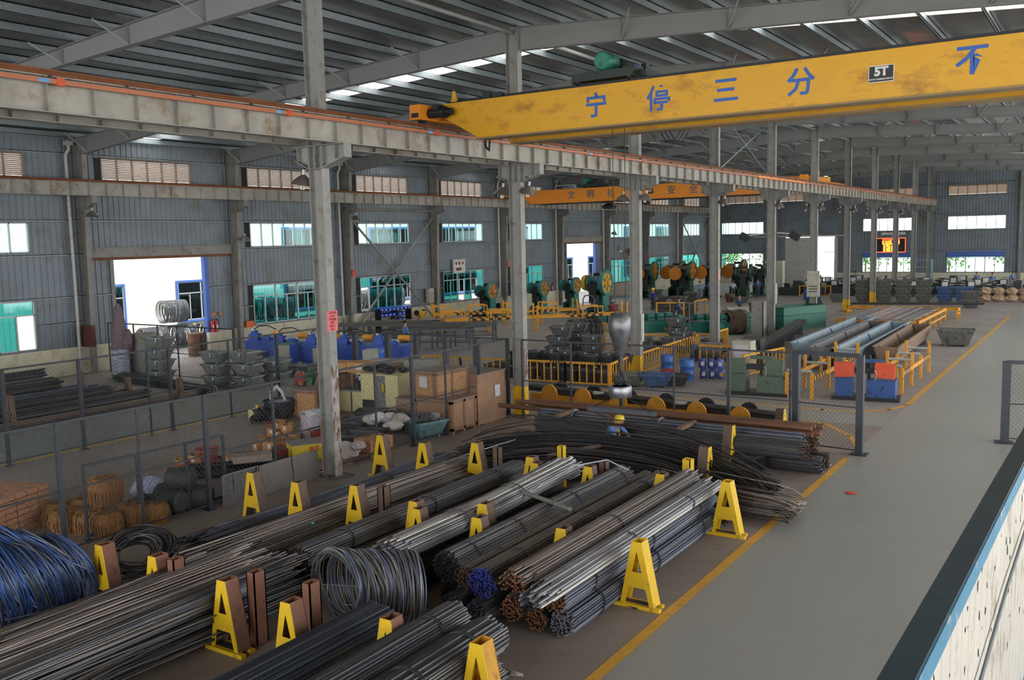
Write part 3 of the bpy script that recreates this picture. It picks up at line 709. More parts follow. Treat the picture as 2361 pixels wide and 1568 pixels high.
for x, y, z in ((-9.3, 22.6, .9), (-13.0, 22.6, .92)): solo(MB().cb(x, y, z+.03, .12, 1.0, .1), 'timber_spacer', mat('old timber', '#7a5f49', .8, 0, .2, 6), 'timber spacer lying over the cross bundles, %s' % ('near the tall stand' if x > -10 else 'near the column'), 'timber')
# thin bar leaning from the lanes to the far floor and a loose loop
solo(MB().cyl((-14.05, 16.2, .42), (-13.2, 20.2, .62), .02, 8), 'thin_pipe', RM['silver'][1], 'thin grey pipe lying askew over the loose rods', 'pipe', smooth=True)
P = [(-9.6, 14.7, .75), (-9.35, 15.2, 1.1), (-9.1, 16.1, 1.3), (-8.7, 16.8, 1.32), (-8.3, 17.0, 1.1)]
solo(MB().tube(P, .016, 6), 'rod_loop', RM['silver'][1], 'single bent rod curling up above the bundles', 'rod', smooth=True)
solo(MB().cyl((-9.55, 14.9, .98), (-8.2, 14.35, .98), .045, 10), 'short_pipe', mat('galvanised pipe', '#8f9089', .45, .4, .15, 6, '#6b5b4c', .3, 5), 'short galvanised pipe lying across the dark bundle', 'pipe', smooth=True)
solo(MB().cyl((-11.5, 19.0, .62), (-10.6, 20.1, .75), .05, 10), 'short_pipe', m_grn, 'short brown pipe end poking out of the bent rods', 'pipe', smooth=True)
solo(MB().cyl((-12.9, 14.6, .3), (-12.0, 14.9, .33), .06, 10), 'short_pipe', m_grn, 'short brown pipe behind the third middle stand', 'pipe', smooth=True)
for x, y, z, c_ in ((-13.0, 12.5, .5, 0), (-12.05, 11.1, .55, 1), (-11.35, 10.9, .35, 2), (-11.15, 10.35, .55, 3)):
    solo(MB().cb(x, y, z, .09, .05, .03, .4), 'paper_tag', mat('cyan tag', '#5bd0e8', .5), ['small cyan tag on the loose rods beside the second middle stand', 'small cyan tag on the dark bundle behind the coil', 'small cyan tag at the brown rod ends', 'small cyan tag at the tips of the corner pile'][c_], 'tag')
# ---- coils of rod
m_coil = [mat('grey coil wire', '#6c6d72', .42, .5, .2, 4), mat('blue grey coil wire', '#5d6884', .42, .4, .2, 4), mat('brown grey coil wire', '#77706a', .45, .4, .2, 4), mat('pale coil wire', '#8a8c90', .4, .5, .2, 4)]
m_coilb = [mat('blue coil wire', '#3f5f9c', .45, .3, .2, 4), mat('dark blue coil wire', '#39496c', .45, .3, .2, 4), mat('worn blue coil wire', '#5d7199', .45, .35, .25, 5), m_coil[0]]
m_coild = [mat('dark coil wire', '#4c4d50', .5, .5, .2, 4), m_coil[0], m_coil[2], mat('black coil wire', '#38393c', .5, .5, .2, 4)]
def coil(label, c0, c1, n0, n1, rad, n, mats, wr=.0135, seed=1, jr=.05, jn=.12, seg=40, sd=5, ties=2, name='rod_coil', group='coils of steel rod'):
    q = random.Random(seed); c0, c1, n0, n1 = V(c0), V(c1), V(n0), V(n1)
    t = thing(name, label, 'coil', tuple(c0), 0, group); mb = MB()
    for i in range(n):
        s_ = (i+q.uniform(-.5, .5))/n; c = (c1-c0)*s_; nn = (n0*(1-s_)+n1*s_).normalized()
        nn = (nn+V((q.gauss(0, jn), q.gauss(0, jn), q.gauss(0, jn)))).normalized()
        u = nn.cross(V((0, 0, 1)))
        u = u.normalized() if u.length > .05 else V((1, 0, 0)); w_ = nn.cross(u); r_ = rad*(1-abs(q.gauss(0, jr)))
        ph = q.uniform(0, 6.28); el = q.uniform(0, .03)
        P = [c+(u*math.cos(a)+w_*math.sin(a))*r_*(1+el*math.cos(2*a+ph)) for a in [2*math.pi*k/seg for k in range(seg)]]
        dz = -(c0.z+min(p.z for p in P)-wr)
        if dz > 0: P = [p+V((0, 0, dz)) for p in P]
        mb.k = q.choice((0, 0, 1, 2, 3)); mb.tube(P, wr, sd, closed=True)
    mb.build('windings', mats, t, True)
    for k in range(ties):
        a = .6+2.2*k; nn = (n0+n1).normalized(); u = nn.cross(V((0, 0, 1)))
        u = u.normalized() if u.length > .05 else V((1, 0, 0)); w_ = nn.cross(u); d = u*math.cos(a)+w_*math.sin(a); ax = (c1-c0)
        for dd in (0, .03):
            P = [d*(rad+.03)-ax*.03, d*(rad+.03)+ax*.5+w_*dd, d*(rad+.03)+ax*1.03, d*(rad-.14)+ax*1.03, d*(rad-.14)-ax*.03]
            MB().tube(P, .005, 4, closed=True).build('tie_wire', mat('bright tie wire', '#b9bcc0', .4, .6), t)
    return t
coil('big coil of blue grey rod lying on its side between the two rod blocks', (-10.2, 10.25, .56), (-8.95, 10.75, .56), (.12, 1, .06), (.62, .78, -.08), .56, 95, m_coil[:1]+m_coil[1:2]+m_coil[2:], seed=3, jr=.035, jn=.07, seg=44)
coil('big blue coil at the front corner, leaning', (-14.6, 7.0, .70), (-14.45, 8.35, .62), (.25, 1, .25), (-.15, 1, .35), .68, 105, m_coilb, seed=4, jr=.05, jn=.09, seg=44)
coil('blue coil lying half on top of the big blue coil', (-15.1, 7.9, .98), (-14.5, 8.3, .86), (.1, .75, .75), (.1, .7, .7), .72, 45, m_coilb, seed=5, jr=.07, jn=.06, seg=44)
coil('dark coil lying tilted between the blue coil and the fence', (-14.9, 9.75, .30), (-14.7, 9.95, .48), (.25, -.3, 1), (.3, -.35, 1), .62, 50, m_coild, seed=6, jr=.16, jn=.1, seg=44)
solo(MB().tube([(-13.3+.12*math.cos(a)*(1+.3*math.sin(3*a)), 6.1+.3*math.sin(a), .72+.1*math.cos(2*a)) for a in [k*.55 for k in range(24)]], .006, 4), 'wire_tangle', m_tie, 'tangle of thin dark wire at the front of the loose rods', 'wire')
# ================================================================ CRANES, LAMPS, PIPES, BRACES
m_cy = mat('crane yellow', '#d9a21b', .45, 0, .07, .9, '#a8761f', .42, .9, stretch=(1, 1, 2))
m_co = mat('crane orange', '#e08a1e', .45, 0, .05, 1)
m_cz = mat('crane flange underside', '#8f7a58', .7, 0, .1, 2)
m_cb = mat('crane blue lettering', '#2f5db0', .5, 0, .05)
m_mg = mat('machine green black', '#2c3a36', .5, .2, .3, 6, '#1d1f20', .5, 6)
m_mt = mat('worn turquoise', '#2f7d6c', .45, .1, .2, 6, '#2a3c38', .5, 5)
m_blk = mat('black plate', '#1d1e20', .5); m_wht = mat('white letters', '#d9d9d6', .5); m_drk = mat('greasy black motor', '#26272a', .45, .3, .3, 8)
def girder(x0, x1, y0, y1, z0, z1, tl, tr, flange=.04):
    """box girder with tapered ends; returns (web, flange) builders"""
    a = MB(); P = [(x0, z1), (x0, z1-.36), (x0+tl, z0), (x1-tr, z0), (x1, z1-.36), (x1, z1)]
    a.prism([(p[0], y0, p[1]) for p in P][::-1], (0, y1-y0, 0))
    b = MB(); b.box(x0+tl-.05, x1-tr+.05, y0-.04, y1+.04, z0-flange, z0)
    return a, b
c1 = thing('overhead_crane', 'big yellow overhead crane with blue lettering spanning the near bay', 'crane', (0, 0, 0))
for y0, y1 in ((20.4, 20.85), (22.05, 22.5)):
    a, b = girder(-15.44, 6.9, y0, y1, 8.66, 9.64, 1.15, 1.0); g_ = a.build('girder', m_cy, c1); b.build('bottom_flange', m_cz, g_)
    MB().box(-15.3, 6.8, y0-.02, y1+.02, 9.64, 9.66).box(-15.2, 6.7, (y0+y1)/2-.03, (y0+y1)/2+.03, 9.66, 9.74).build('trolley_rail', m_drk, g_)
mb = MB().box(-16.08, -15.72, 19.75, 23.2, 9.2, 9.6); mb.box(-15.75, -15.4, 20.4, 20.85, 9.25, 9.6).box(-15.75, -15.4, 22.05, 22.5, 9.25, 9.6); e_ = mb.build('end_carriage', m_co, c1)
MB().box(-16.02, -15.78, 19.74, 19.75, 9.26, 9.38).build('buffer_slot', m_blk, e_)
for y in (20.0, 22.9): MB().cyl((-15.92, y, 9.22), (-15.8, y, 9.22), .12, 16).build('wheel', m_drk, e_)
mb = MB(); mb.cyl((-15.72, 20.15, 9.38), (-15.3, 20.15, 9.38), .13, 12).cyl((-15.3, 20.15, 9.38), (-15.15, 20.15, 9.38), .16, 12).cyl((-15.15, 20.15, 9.38), (-14.95, 20.15, 9.38), .10, 12).box(-15.55, -15.35, 20.05, 20.3, 9.45, 9.6); mb.build('travel_motor', m_drk, c1)
for x, y in ((-15.2, 20.45), (-15.0, 22.1)): MB().prism([(x, y, 9.64), (x+.2, y, 9.64), (x+.13, y, 9.95), (x+.06, y, 9.97)], (0, .05, 0)).build('stop_plate', m_cy, c1)
MB().box(-14.2, -13.95, 20.5, 20.7, 9.66, 9.85).box(-13.9, -13.6, 20.5, 20.7, 9.68, 9.8).build('junction_box', m_mg, c1)
MB().tube([(-14.35, 20.8, 8.62), (-14.4, 20.9, 8.45), (-14.3, 20.9, 8.35), (-14.2, 20.8, 8.6)], .03, 6).build('cable_loop', m_drk, c1)
for ch, x, z in (('宁', -10.75, 9.12), ('停', -9.10, 9.12), ('三', -7.46, 9.14), ('分', -5.79, 9.14), ('不', -2.47, 9.2)):
    letter(ch, .62, m_cb, (x, 20.396, z), FACE_Y, c1, 'painted_character', .012)
pl = MB().box(-4.40, -3.90, 20.385, 20.398, 8.99, 9.33).build('load_plate', m_wht, c1); MB().box(-4.385, -3.915, 20.382, 20.386, 9.005, 9.315).build('black_field', m_blk, pl)
letter('5T', .24, m_wht, (-4.15, 20.379, 9.2), FACE_Y, pl, 'rating', .012)
letter('晋江市隆兴起重机械有限公司', .038, m_wht, (-4.15, 20.379, 9.05), FACE_Y, pl, 'maker_line', .001, .92)
# trolley on top
t = thing('hoist_trolley', 'dark green hoist trolley with a turquoise motor riding on the yellow crane', 'hoist', (-10.65, 21.4, 9.74))
MB().box(-.85, .8, -.85, .95, .06, .26).box(.8, 1.0, -.5, .6, .08, .24).box(-.95, -.85, -.7, -.2, .05, .2).build('frame', m_mg, t)
mb = MB(); mb.lathe([(.0, 0), (.2, 0), (.23, .05), (.23, .55), (.2, .6), (.14, .62), (.14, .8), (0, .8)], (-.02, -.85, .5), 20, 'Y'); mb.build('motor', m_mt, t, True)
mb = MB(); mb.lathe([(0, 0), (.17, 0), (.17, 1.1), (0, 1.1)], (.15, -.15, .46), 18, 'Y'); mb.box(-.25, .45, .7, .95, .2, .6).box(.3, .6, -.3, .2, .26, .42); mb.build('drum', m_mg, t, True)
MB().cb(.52, .1, .45, .1, .1, .06).build('blue_cover', m_cb, t)
for x in (-.7, .7):
    for y in (-.78, .88): MB().cyl((x-.04, y, .04), (x+.04, y, .04), .07, 12).build('wheel', m_drk, t)
# hook block hanging from the trolley and lifting beam on chains
HX, HY = -10.72, 21.5
t = thing('hook_block', 'steel hook block hanging on two ropes under the yellow crane', 'hook', (HX, HY, 0))
for x in (-.13, .17): MB().cyl((x, 0, 3.95), (x*1.2, 0, 9.75), .011, 6).build('rope', m_drk, t)
MB().lathe([(0, 2.85), (.12, 2.87), (.2, 3.2), (.3, 3.5), (.3, 3.85), (.22, 3.98), (0, 4.0)], (0, 0, 0), 16).build('pulley_housing', mat('worn grey steel', '#6f7175', .35, .6, .2, 5, '#4b4844', .4, 4), t, True)
MB().tube([(0, 0, 2.87), (0, 0, 2.55), (.04, 0, 2.42), (.14, 0, 2.3), (.12, 0, 2.15), (0, 0, 2.08), (-.12, 0, 2.14), (-.16, 0, 2.28)], [.05, .05, .055, .06, .06, .055, .045, .02], 10).build('hook', m_drk, t, True)
t = thing('lifting_beam', 'dark steel lifting beam hung from the hook block above the worker', 'lifting beam', (HX, HY, 0))
MB().lathe([(.29, 2.06), (.31, 2.02), (.31, 1.8), (.29, 1.76), (.22, 1.76), (.22, 2.06)], (0, -.0, 0), 20).build('load_drum', mat('shiny steel drum', '#8c8f94', .3, .7, .2, 4), t, True)
MB().bar((-.95, -.05, 1.38), (.95, .15, 1.36), .1, .12).build('beam', mat('blue grey beam', '#4b5058', .5, .4, .2, 4), t)
def chain(p, q, r_=.035, wr=.009):
    p, q = V(p), V(q); n = max(2, int((q-p).length/(r_*2.6))); mb = MB(); d = (q-p).normalized(); u = d.orthogonal().normalized(); w_ = d.cross(u)
    for i in range(n):
        c = p+(q-p)*((i+.5)/n); s_ = u if i % 2 else w_
        mb.tube([c+d*(r_*1.55*math.cos(a))+s_*(r_*.7*math.sin(a)) for a in [2*math.pi*k/8 for k in range(8)]], wr, 4, closed=True)
    return mb
for s_ in (-1, 1):
    chain((s_*.12, 0, 1.78), (s_*.85, .05, 1.42)).build('chain', m_drk, t); chain((s_*.85, .05, 1.3), (s_*.75, 1.0, .85) if s_ > 0 else (-.85, .9, .95)).build('chain', m_drk, t)
for x in (-12.9, -10.2):
    o = MB(); 
    P = [(x, 22.95+.27*math.cos(a), .72+.27*math.sin(a)) for a in [math.pi*k/10-.3 for k in range(13)]]
    for p, q in zip(P, P[1:]): o.add(*(lambda m_: (m_.v, m_.f))(chain(p, q, .03, .009)))
    solo(o, 'sling_chain', mat('bright chain', '#a9adb2', .35, .7), 'bright sling chain wrapped round the cross bundle, %s' % ('left of the worker' if x < -12 else 'right of the worker'), 'chain')
# second crane in the left bay
c2 = thing('overhead_crane', 'orange overhead crane with grey lettering in the far left bay', 'crane', (0, 0, 0))
for y0, y1 in ((62, 62.4), (63.6, 64.0)):
    a, b = girder(-39.6, -17.45, y0, y1, 8.6, 9.64, 1.1, 1.1); g_ = a.build('girder', m_co, c2); b.build('bottom_flange', m_drk, g_)
MB().box(-17.25, -16.85, 61.0, 66.2, 9.2, 9.62).box(-17.3, -16.8, 60.9, 61.1, 9.15, 9.66).build('end_carriage', m_co, c2)
MB().box(-40.4, -40.0, 61.0, 66.2, 9.2, 9.6).build('end_carriage', m_co, c2)
MB().box(-17.2, -16.9, 66.2, 72.2, 9.2, 9.42).build('walkway', m_co, c2); MB().box(-17.1, -17.0, 64.5, 64.6, 9.6, 10.1).box(-17.2, -16.9, 66.3, 67.1, 9.4, 9.75).build('stop_plate', m_cy, c2)
m_cg = mat('crane grey blue lettering', '#56606c', .5)
for ch, x in (('文', -34.9), ('明', -33.25), ('礼', -31.55), ('安', -26.7), ('全', -25.03)): letter(ch, .66, m_cg, (x, 61.99, 9.12), FACE_Y, c2, 'painted_character', .01)
pl = MB().box(-28.55, -28.1, 61.97, 61.99, 8.98, 9.34).build('load_plate', m_blk, c2); letter('5T', .26, m_wht, (-28.33, 61.965, 9.17), FACE_Y, pl, 'rating', .01)
t = thing('hoist_trolley', 'dark green hoist trolley on the orange crane in the left bay', 'hoist', (-33.6, 63, 9.66))
MB().box(-.9, .9, -.9, 1, .06, .3).build('frame', m_mg, t); MB().lathe([(0, 0), (.24, 0), (.24, .7), (0, .7)], (-.2, -.8, .55), 16, 'Y').build('motor', m_mt, t, True)
MB().box(-.3, .6, -.1, .8, .3, .7).build('drum', m_mg, t); MB().box(-2.6, -1.0, -.9, -.84, .25, .3).build('rail_arm', m_alu, t)
t = thing('hook_block', 'dark hook block slung under the orange crane', 'hook', (-32.2, 63, 0)); MB().lathe([(0, 8.0), (.5, 8.05), (.6, 8.25), (0, 8.5)], (0, 0, 0), 12).build('pulley_housing', m_mg, t, True)
for x in (-.2, .2): MB().cyl((x, 0, 8.4), (x, 0, 9.7), .02, 5).build('rope', m_drk, t)
# dangling festoon cables under the near crane
for dx in (0, .12, .25): solo(MB().tube([(-9.9+dx+u*.55, 22.3, 8.62-.32*math.sin(math.pi*u)) for u in [k/8 for k in range(9)]], .014, 5), 'cable', m_drk, 'loop of black cable drooping under the yellow crane', 'cable', 'festoon cable loops')
# ---- lamps
m_shade = mat('dusty lamp shade', '#7a716b', .4, .4, .15, 5); m_bulb = mat('white lamp tube', '#dfe3e6', .3, 0, .02)
def lamp(label, loc, d, bulb=True, down=.7, group=None):
    """bell lamp; d = horizontal direction it leans away from the column"""
    t = thing('bay_lamp', label, 'lamp', loc, math.atan2(d[1], d[0]), group or 'bell lamps on the columns')
    M = Matrix.Rotation(down-.7, 4, 'Y')
    mb = MB(); mb.M = M; mb.lathe([(.035, .02), (.06, 0), (.13, -.05), (.22, -.13), (.3, -.25), (.29, -.25), (.2, -.13), (.05, -.02)], (0, 0, 0), 18); mb.build('lamp_shade', m_shade, t, True)
    mb = MB(); mb.M = M; mb.cyl((0, 0, 0), (0, 0, .14), .045, 12); mb.build('socket', m_alu, t, True)
    mb = MB(); mb.M = M; mb.tube([(0, 0, .14), (-.05, 0, .24), (-.22, 0, .26)], .016, 6); mb.build('arm', m_drk, t)
    if bulb:
        mb = MB(); mb.M = M
        for a in range(4): mb.cyl((.04*math.cos(a*1.57), .04*math.sin(a*1.57), -.05), (.04*math.cos(a*1.57), .04*math.sin(a*1.57), -.36), .02, 8)
        mb.build('bulb', m_bulb, t, True)
    return t
ORD = ['first', 'second', 'third', 'fourth', 'fifth', 'sixth', 'seventh', 'eighth', 'ninth', 'tenth']
for k in range(1, 10):
    y = YK(k)-.02
    if k not in (4, 5): lamp('bell lamp on the left side of the %s middle column' % ORD[k-1], (XC-.52, y, 7.66), (-1, -.15), k != 3, .55)
    if k > 1: lamp('bell lamp on the right side of the %s middle column' % ORD[k-1], (XC+.5, y, 7.66), (1, -.15), True, .95)
lamp('large bell lamp turned sideways on the third middle column', (XC-.55, YK(3)-.1, 5.3), (-1, -.1), False, 1.9)
for k, z, dn in ((2, 7.7, .6), (3, 6.45, 1.0), (4, 7.65, .6), (6, 7.45, .7), (8, 6.4, 1.1)): lamp('bell lamp on the wall column near the %s left window bay' % ORD[k-1], (XW+1.2, YK(k)-.05, z), (.9, -.4), False, dn, 'bell lamps on the left wall columns')
for x, z, lb in ((-18.1, 5.72, 'dark flood lamp left of the fifth middle column'), (-15.2, 5.75, 'dark flood lamp on a white arm right of the fifth middle column')):
    t = thing('flood_lamp', lb, 'lamp', (x, 52.7, z)); MB().cb(0, 0, 0, .55, .35, .4, 0, 0, .5).build('housing', m_drk, t); MB().bar((.1 if x > -16 else .2, 0, .1), (-1.0 if x > -16 else 1.2, 0, .2), .06, .06).build('arm', m_alu, t)
t = thing('tube_light', 'long white tube light fitting hanging in front of the red display', 'lamp', (-20.0, 106, 5.45)); MB().box(-1.2, 1.2, -.15, .15, 0, .22).build('housing', mat('white light fitting', '#c9ced4', .5), t)
for x in (-.9, .9): MB().cyl((x, 0, .22), (x, 0, 1.1), .015, 5).build('hanger', m_alu, t)
t = thing('pendant_lamp', 'round dark lamp hanging on wires by the far left windows', 'lamp', (-17.6, 56, 7.1)); MB().lathe([(0, 0), (.25, .1), (.28, .35), (.15, .6), (0, .65)], (0, 0, 0), 14).build('lamp_shade', m_drk, t, True); MB().cyl((0, 0, .6), (0, 0, 1.35), .015, 5).build('wire', m_drk, t)
# ---- notices on columns
m_pink = mat('pink notice paper', '#e2787e', .7, 0, .05); m_red = mat('red notice', '#d2504c', .6); m_ink = mat('dark red ink', '#8c2c34', .6)
t = thing('notice', 'large pink handwritten notice on the first middle column', 'notice', (XC+.229, 16.7, 4.02))
MB().box(0, .004, -.185, .185, -.26, .26).build('sheet', m_pink, t)
for i, s_ in enumerate(('上班时间', '010201', '严禁吸烟', '整洁', '检查人', '张大')): letter(s_, .075, m_ink, (.006, 0, .2-.082*i), FACE_X, t, 'writing', .001, .9)
for x, y, z, lb in ((XW+.78, YK(4), 3.98, 'red notice on the wall column beside the braced bay'), (XW+.78, YK(6), 3.95, 'red notice on the wall column by the small presses'), (XW+.78, YK(9), 3.9, 'red notice on the wall column behind the yellow helmeted worker'), (XC+.23, YK(4), 3.95, 'pale pink notice on the fourth middle column')):
    solo(MB().box(0, .006, -.14, .14, -.24, .24), 'notice', m_red if x < -20 else mat('pale pink notice', '#d69a9a', .7), lb, 'notice', loc=(x, y, z))
# ---- rain pipes on the left wall
for k in (2, 4, 6, 7, 8, 10):
    y = YK(k)-.62; mb = MB(); x = XW+.3
    mb.cyl((x, y, .3), (x, y, 10.2), .075, 10).tube([(x, y, 10.2), (x, y+.02, 10.35), (x+.05, y+.15, 10.55), (x+.05, y+.15, 10.75)], .075, 10)
    mb.box(x-.1, x+.2, y-.02, y+.32, 10.75, 10.95)
    for z in (1.4, 3.3, 5.5, 8.0): mb.cyl((x, y, z), (x, y, z+.03), .09, 10)
    o = mb.build('rain_pipe', m_pvc, None, True); o['kind'] = 'structure'
# ---- wall braces
for k in (4, 10):
    y0, y1 = YK(k), YK(k+1); x = XW+.5
    for a, e in (((x, y0+.3, 7.35), (x, y1-.35, .3)), ((x-.1, y1-.35, 7.5), (x-.1, y0+.35, .3)), ((x, y0+.5, 8.05), (x, y1-.5, 8.05))): o = st(MB().cyl(a, e, .075, 10), 'wall_brace', m_colw, None, True)
for k in range(0, 11): st(MB().cyl((XC, YK(k)+.1, 12.55), (XC, YK(k+1)-.1, 12.55), .07, 10), 'strut_tube', m_raft, None, True)
for a, e in (((-24.5, YK(4), 12.0), (-17, YK(5), 12.4)), ((-17, YK(4), 12.4), (-24.5, YK(5), 12.0))): st(MB().cyl((XC, a[1], 8.9 if a[0] < -20 else 12.3), (XC, e[1], 12.3 if a[0] < -20 else 8.9), .03, 6), 'brace_rod', m_purlin)
# ---- boxes on walls
t = thing('display_box', 'white wall clock display with red digits above the fifth window', 'display', (XW+.25, 55.7, 4.0)); MB().box(-.1, .05, -.72, .72, -.5, .5).build('case', mat('white case', '#c6c8c6', .5), t)
m_rd = mat('red display window', '#6c2426', .4)
for y, z, w_ in ((-.4, .22, .2), (-.0, .22, .2), (.42, .22, .18), (-.1, -.22, .6)): MB().box(.05, .056, y-w_/2*1.1, y+w_/2*1.1, z-.11, z+.11).build('digits', m_rd, t)
for y, s_, lb in ((33.05, '灭火器', 'red fire equipment sign beside the blue door jamb, wider'), (33.6, '消防', 'small dark red fire sign next to the wider one')):
    t = thing('fire_sign', lb, 'sign', (XW+.06, y, 2.2)); MB().box(0, .01, -.2 if y < 33.3 else -.13, .2 if y < 33.3 else .13, -.1, .1).build('plate', m_red if y < 33.3 else mat('faded red', '#9c4644', .6), t); letter(s_, .13, mat('yellow letters', '#e0c070', .6), (.012, 0, 0), FACE_X, t)
m_ext = mat('red extinguisher', '#c22a24', .35)
def extinguisher(label, loc):
    t = thing('fire_extinguisher', label, 'fire extinguisher', loc, 0, 'fire extinguishers'); MB().lathe([(0, 0), (.09, 0), (.09, .5), (.05, .6), (.025, .62), (.025, .68), (0, .68)], (0, 0, 0), 14).build('cylinder', m_ext, t, True)
    MB().box(-.02, .12, -.015, .015, .66, .72).build('handle', m_drk, t); MB().tube([(0, .05, .66), (.02, .14, .55), (.02, .13, .25)], .014, 6).build('hose', m_drk, t); MB().box(.088, .093, -.05, .05, .2, .4).build('sticker', m_wht, t); return t
st(MB().box(XW+.13, XW+.4, 32.55, 33.6, .0, 1.25), 'trim_70', m_cream)
extinguisher('red fire extinguisher beside the blue jamb of the near door', (XW+.28, 32.85, 1.25)); extinguisher('second red extinguisher at the near door jamb', (XW+.28, 33.12, 1.25)); extinguisher('red fire extinguisher on the sill before the far side door', (XW+.3, 69.2, 1.3))
o = solo(MB().cb(0, 0, .17, .3, .55, .34), 'orange_box', mat('orange tool box', '#e06a28', .5), 'orange tool box on the sill left of the coil window', 'box', loc=(XW+.3, 35.35, 1.3))
for y, z, lb, s_ in ((51.9, 1.55, 'pale electrical box on the braced bay dado', (.3, .55, 1.0)), (60.2, 1.5, 'grey electric cabinet standing at the wall by the yellow feeder racks', (.5, .95, 1.15))):
    t = thing('electric_box', lb, 'electric box', (XW+.4, y, z if y < 60 else 0)); h_ = s_[2]
    MB().box(-s_[0]/2, s_[0]/2, -s_[1]/2, s_[1]/2, 0 if y < 60 else .9, h_ if y < 60 else 2.0).build('case', mat('pale grey cabinet', '#aaa89c', .5, 0, .08, 4, '#857a6c', .3, 5), t)
    for i in range(5): MB().box(s_[0]/2, s_[0]/2+.008, -s_[1]*.35, s_[1]*.35, (.15+.13*i) if y < 60 else 1.1+.15*i, (.2+.13*i) if y < 60 else 1.13+.15*i).build('slot', mat('grey slots', '#77756e', .6), t)
    if y > 60:
        for sy in (-1, 1): MB().box(-.2, .2, sy*.4-.03, sy*.4+.03, 0, .9).build('leg', m_drk, t)
# red LED board on the far wall
t = thing('led_board', 'bright red LED table display on the far wall', 'display', (-20.6, YF-.25, 4.28)); MB().box(-1.55, 1.55, -.02, .12, -.8, .8).build('case', m_blk, t)
m_led = mat('glowing red LED', '#ff2a10', emit=7); m_led2 = mat('glowing orange LED', '#ff6a1a', emit=7)
mb = MB()
for z in (-.76, .76): mb.box(-1.52, 1.52, -.03, -.02, z-.025, z+.025)
for x in (-1.5, 1.5): mb.box(x-.025, x+.025, -.03, -.02, -.76, .76)
mb.build('frame_light', m_led, t)
for i, s_ in enumerate(('生产进度日报表', '01 外六角 1200 08', '02 内六角 0860 12', '03 螺母 3100 05', '04 垫圈 2040 09', '05 螺杆 0920 11', '06 车间 0710 03')): letter(s_, .2, m_led2 if i else m_led, (0, -.03, .58-.2*i), FACE_Y, t, 'led_text', .004, 1.3 if i == 0 else 1.15)
# ================================================================ CHAIN LINK FENCES
m_fp = mat('dark fence steel', '#3d4148', .5, .4, .12, 5); m_wire = mat('fence wire', '#4a4b4e', .5, .5, .1); m_fpl = mat('grey galvanised tube', '#7d8084', .45, .4, .1)
def net(mb, a, b, z0, z1, pitch=.085, r=.0028):
    a, b = V((a[0], a[1], 0)), V((b[0], b[1], 0)); L = (b-a).length; d = (b-a)/L; nrm = V((-d.y, d.x, 0)); Hh = z1-z0; up = V((0, 0, 1))
    k = 1.12; st_ = pitch*math.sqrt(2)
    for sg in (1, -1):
        s_ = -Hh/k if sg > 0 else 0
        while s_ < L + (Hh/k if sg < 0 else 0):
            # line: u = s_ + sg*t/k , z=t
            t0, t1 = 0, Hh
            lo, hi = sorted(((0-s_)*k*sg, (L-s_)*k*sg)); t0 = max(t0, lo); t1 = min(t1, hi)
            if t1-t0 > .02:
                p = a+d*(s_+sg*t0/k)+up*(z0+t0); q = a+d*(s_+sg*t1/k)+up*(z0+t1); e = (q-p).normalized(); f_ = e.cross(nrm)
                o = nrm*r*.9*sg
                mb.add([p+nrm*r+o, p-nrm*r*.5+f_*r*.87+o, p-nrm*r*.5-f_*r*.87+o, q+nrm*r+o, q-nrm*r*.5+f_*r*.87+o, q-nrm*r*.5-f_*r*.87+o], [(0, 1, 4, 3), (1, 2, 5, 4), (2, 0, 3, 5)])
            s_ += st_
def fence(label, pts, H, z0=.12, mid=.48, post=.06, thick=(), group=None, name='chain_link_fence', netcol=None, pitch=.085, toprail=.05):
    t = thing(name, label, 'fence', (pts[0][0], pts[0][1], 0), 0, group); o = V((pts[0][0], pts[0][1], 0))
    L = [(p[0]-o.x, p[1]-o.y) for p in pts]
    for i, p in enumerate(L):
        w_ = post*(1.5 if i in thick else .8)
        q = L[min(i+1, len(L)-1)]; r_ = math.atan2(q[1]-p[1], q[0]-p[0]) if q != p else 0
        mb = MB(); mb.cb(p[0], p[1], H/2, w_, w_, H, r_); mb.cb(p[0], p[1], .01, w_*2.4, w_*2.4, .02, r_); mb.build('post', m_fp, t)
    tr = MB(); mr = MB()
    for p, q in zip(L, L[1:]):
        tr.bar((p[0], p[1], H-.02), (q[0], q[1], H-.02), toprail, toprail); mr.bar((p[0], p[1], H*mid), (q[0], q[1], H*mid), .032, .032); mr.bar((p[0], p[1], z0), (q[0], q[1], z0), .03, .03)
        nb = MB(); net(nb, p, q, z0, H-.03, pitch); nb.build('mesh', netcol or m_wire, t)
    tr.build('top_rail', m_fp, t); mr.build('cross_rail', m_fp, t); return t
fence('long chain link fence along the middle columns in front of the crates', [(-16.95, y) for y in (7.6, 9.75, 11.5, 13.2, 15.2, 17.0, 18.9, 20.5, 22.1, 23.9, 25.55)], 2.65, thick=(1, 3, 7, 9, 10))
fence('chain link fence on the far side of the crate cage, beside the grey lane', [(-25.5, y) for y in (11.0, 13.25, 15.5, 17.8, 18.6, 21.0, 23.2, 25.5)], 2.72, thick=(1, 2, 4, 6), pitch=.09)
fence('cross chain link fence with thick double posts behind the crates', [(x, 25.65) for x in (-25.5, -23.9, -22.3, -20.95, -19.6, -18.3, -17.0)], 2.62, thick=(1, 2, 3, 4, 5), post=.11, pitch=.09)
fence('chain link fence running from the yellow column foot to the gate', [(x, 25.45) for x in (-16.3, -14.45, -12.66, -10.9, -9.2, -7.42)], 2.65, thick=(2, 4))
t = fence('chain link gate standing at the aisle end of the fence', [(-7.25, 25.45), (-5.5, 25.25)], 2.68, z0=.1, post=.12, thick=(0, 1), name='fence_gate', mid=.47, toprail=.11); MB().cb(1.7, -.16, 1.75, .05, .05, .16).build('latch', m_alu, t)
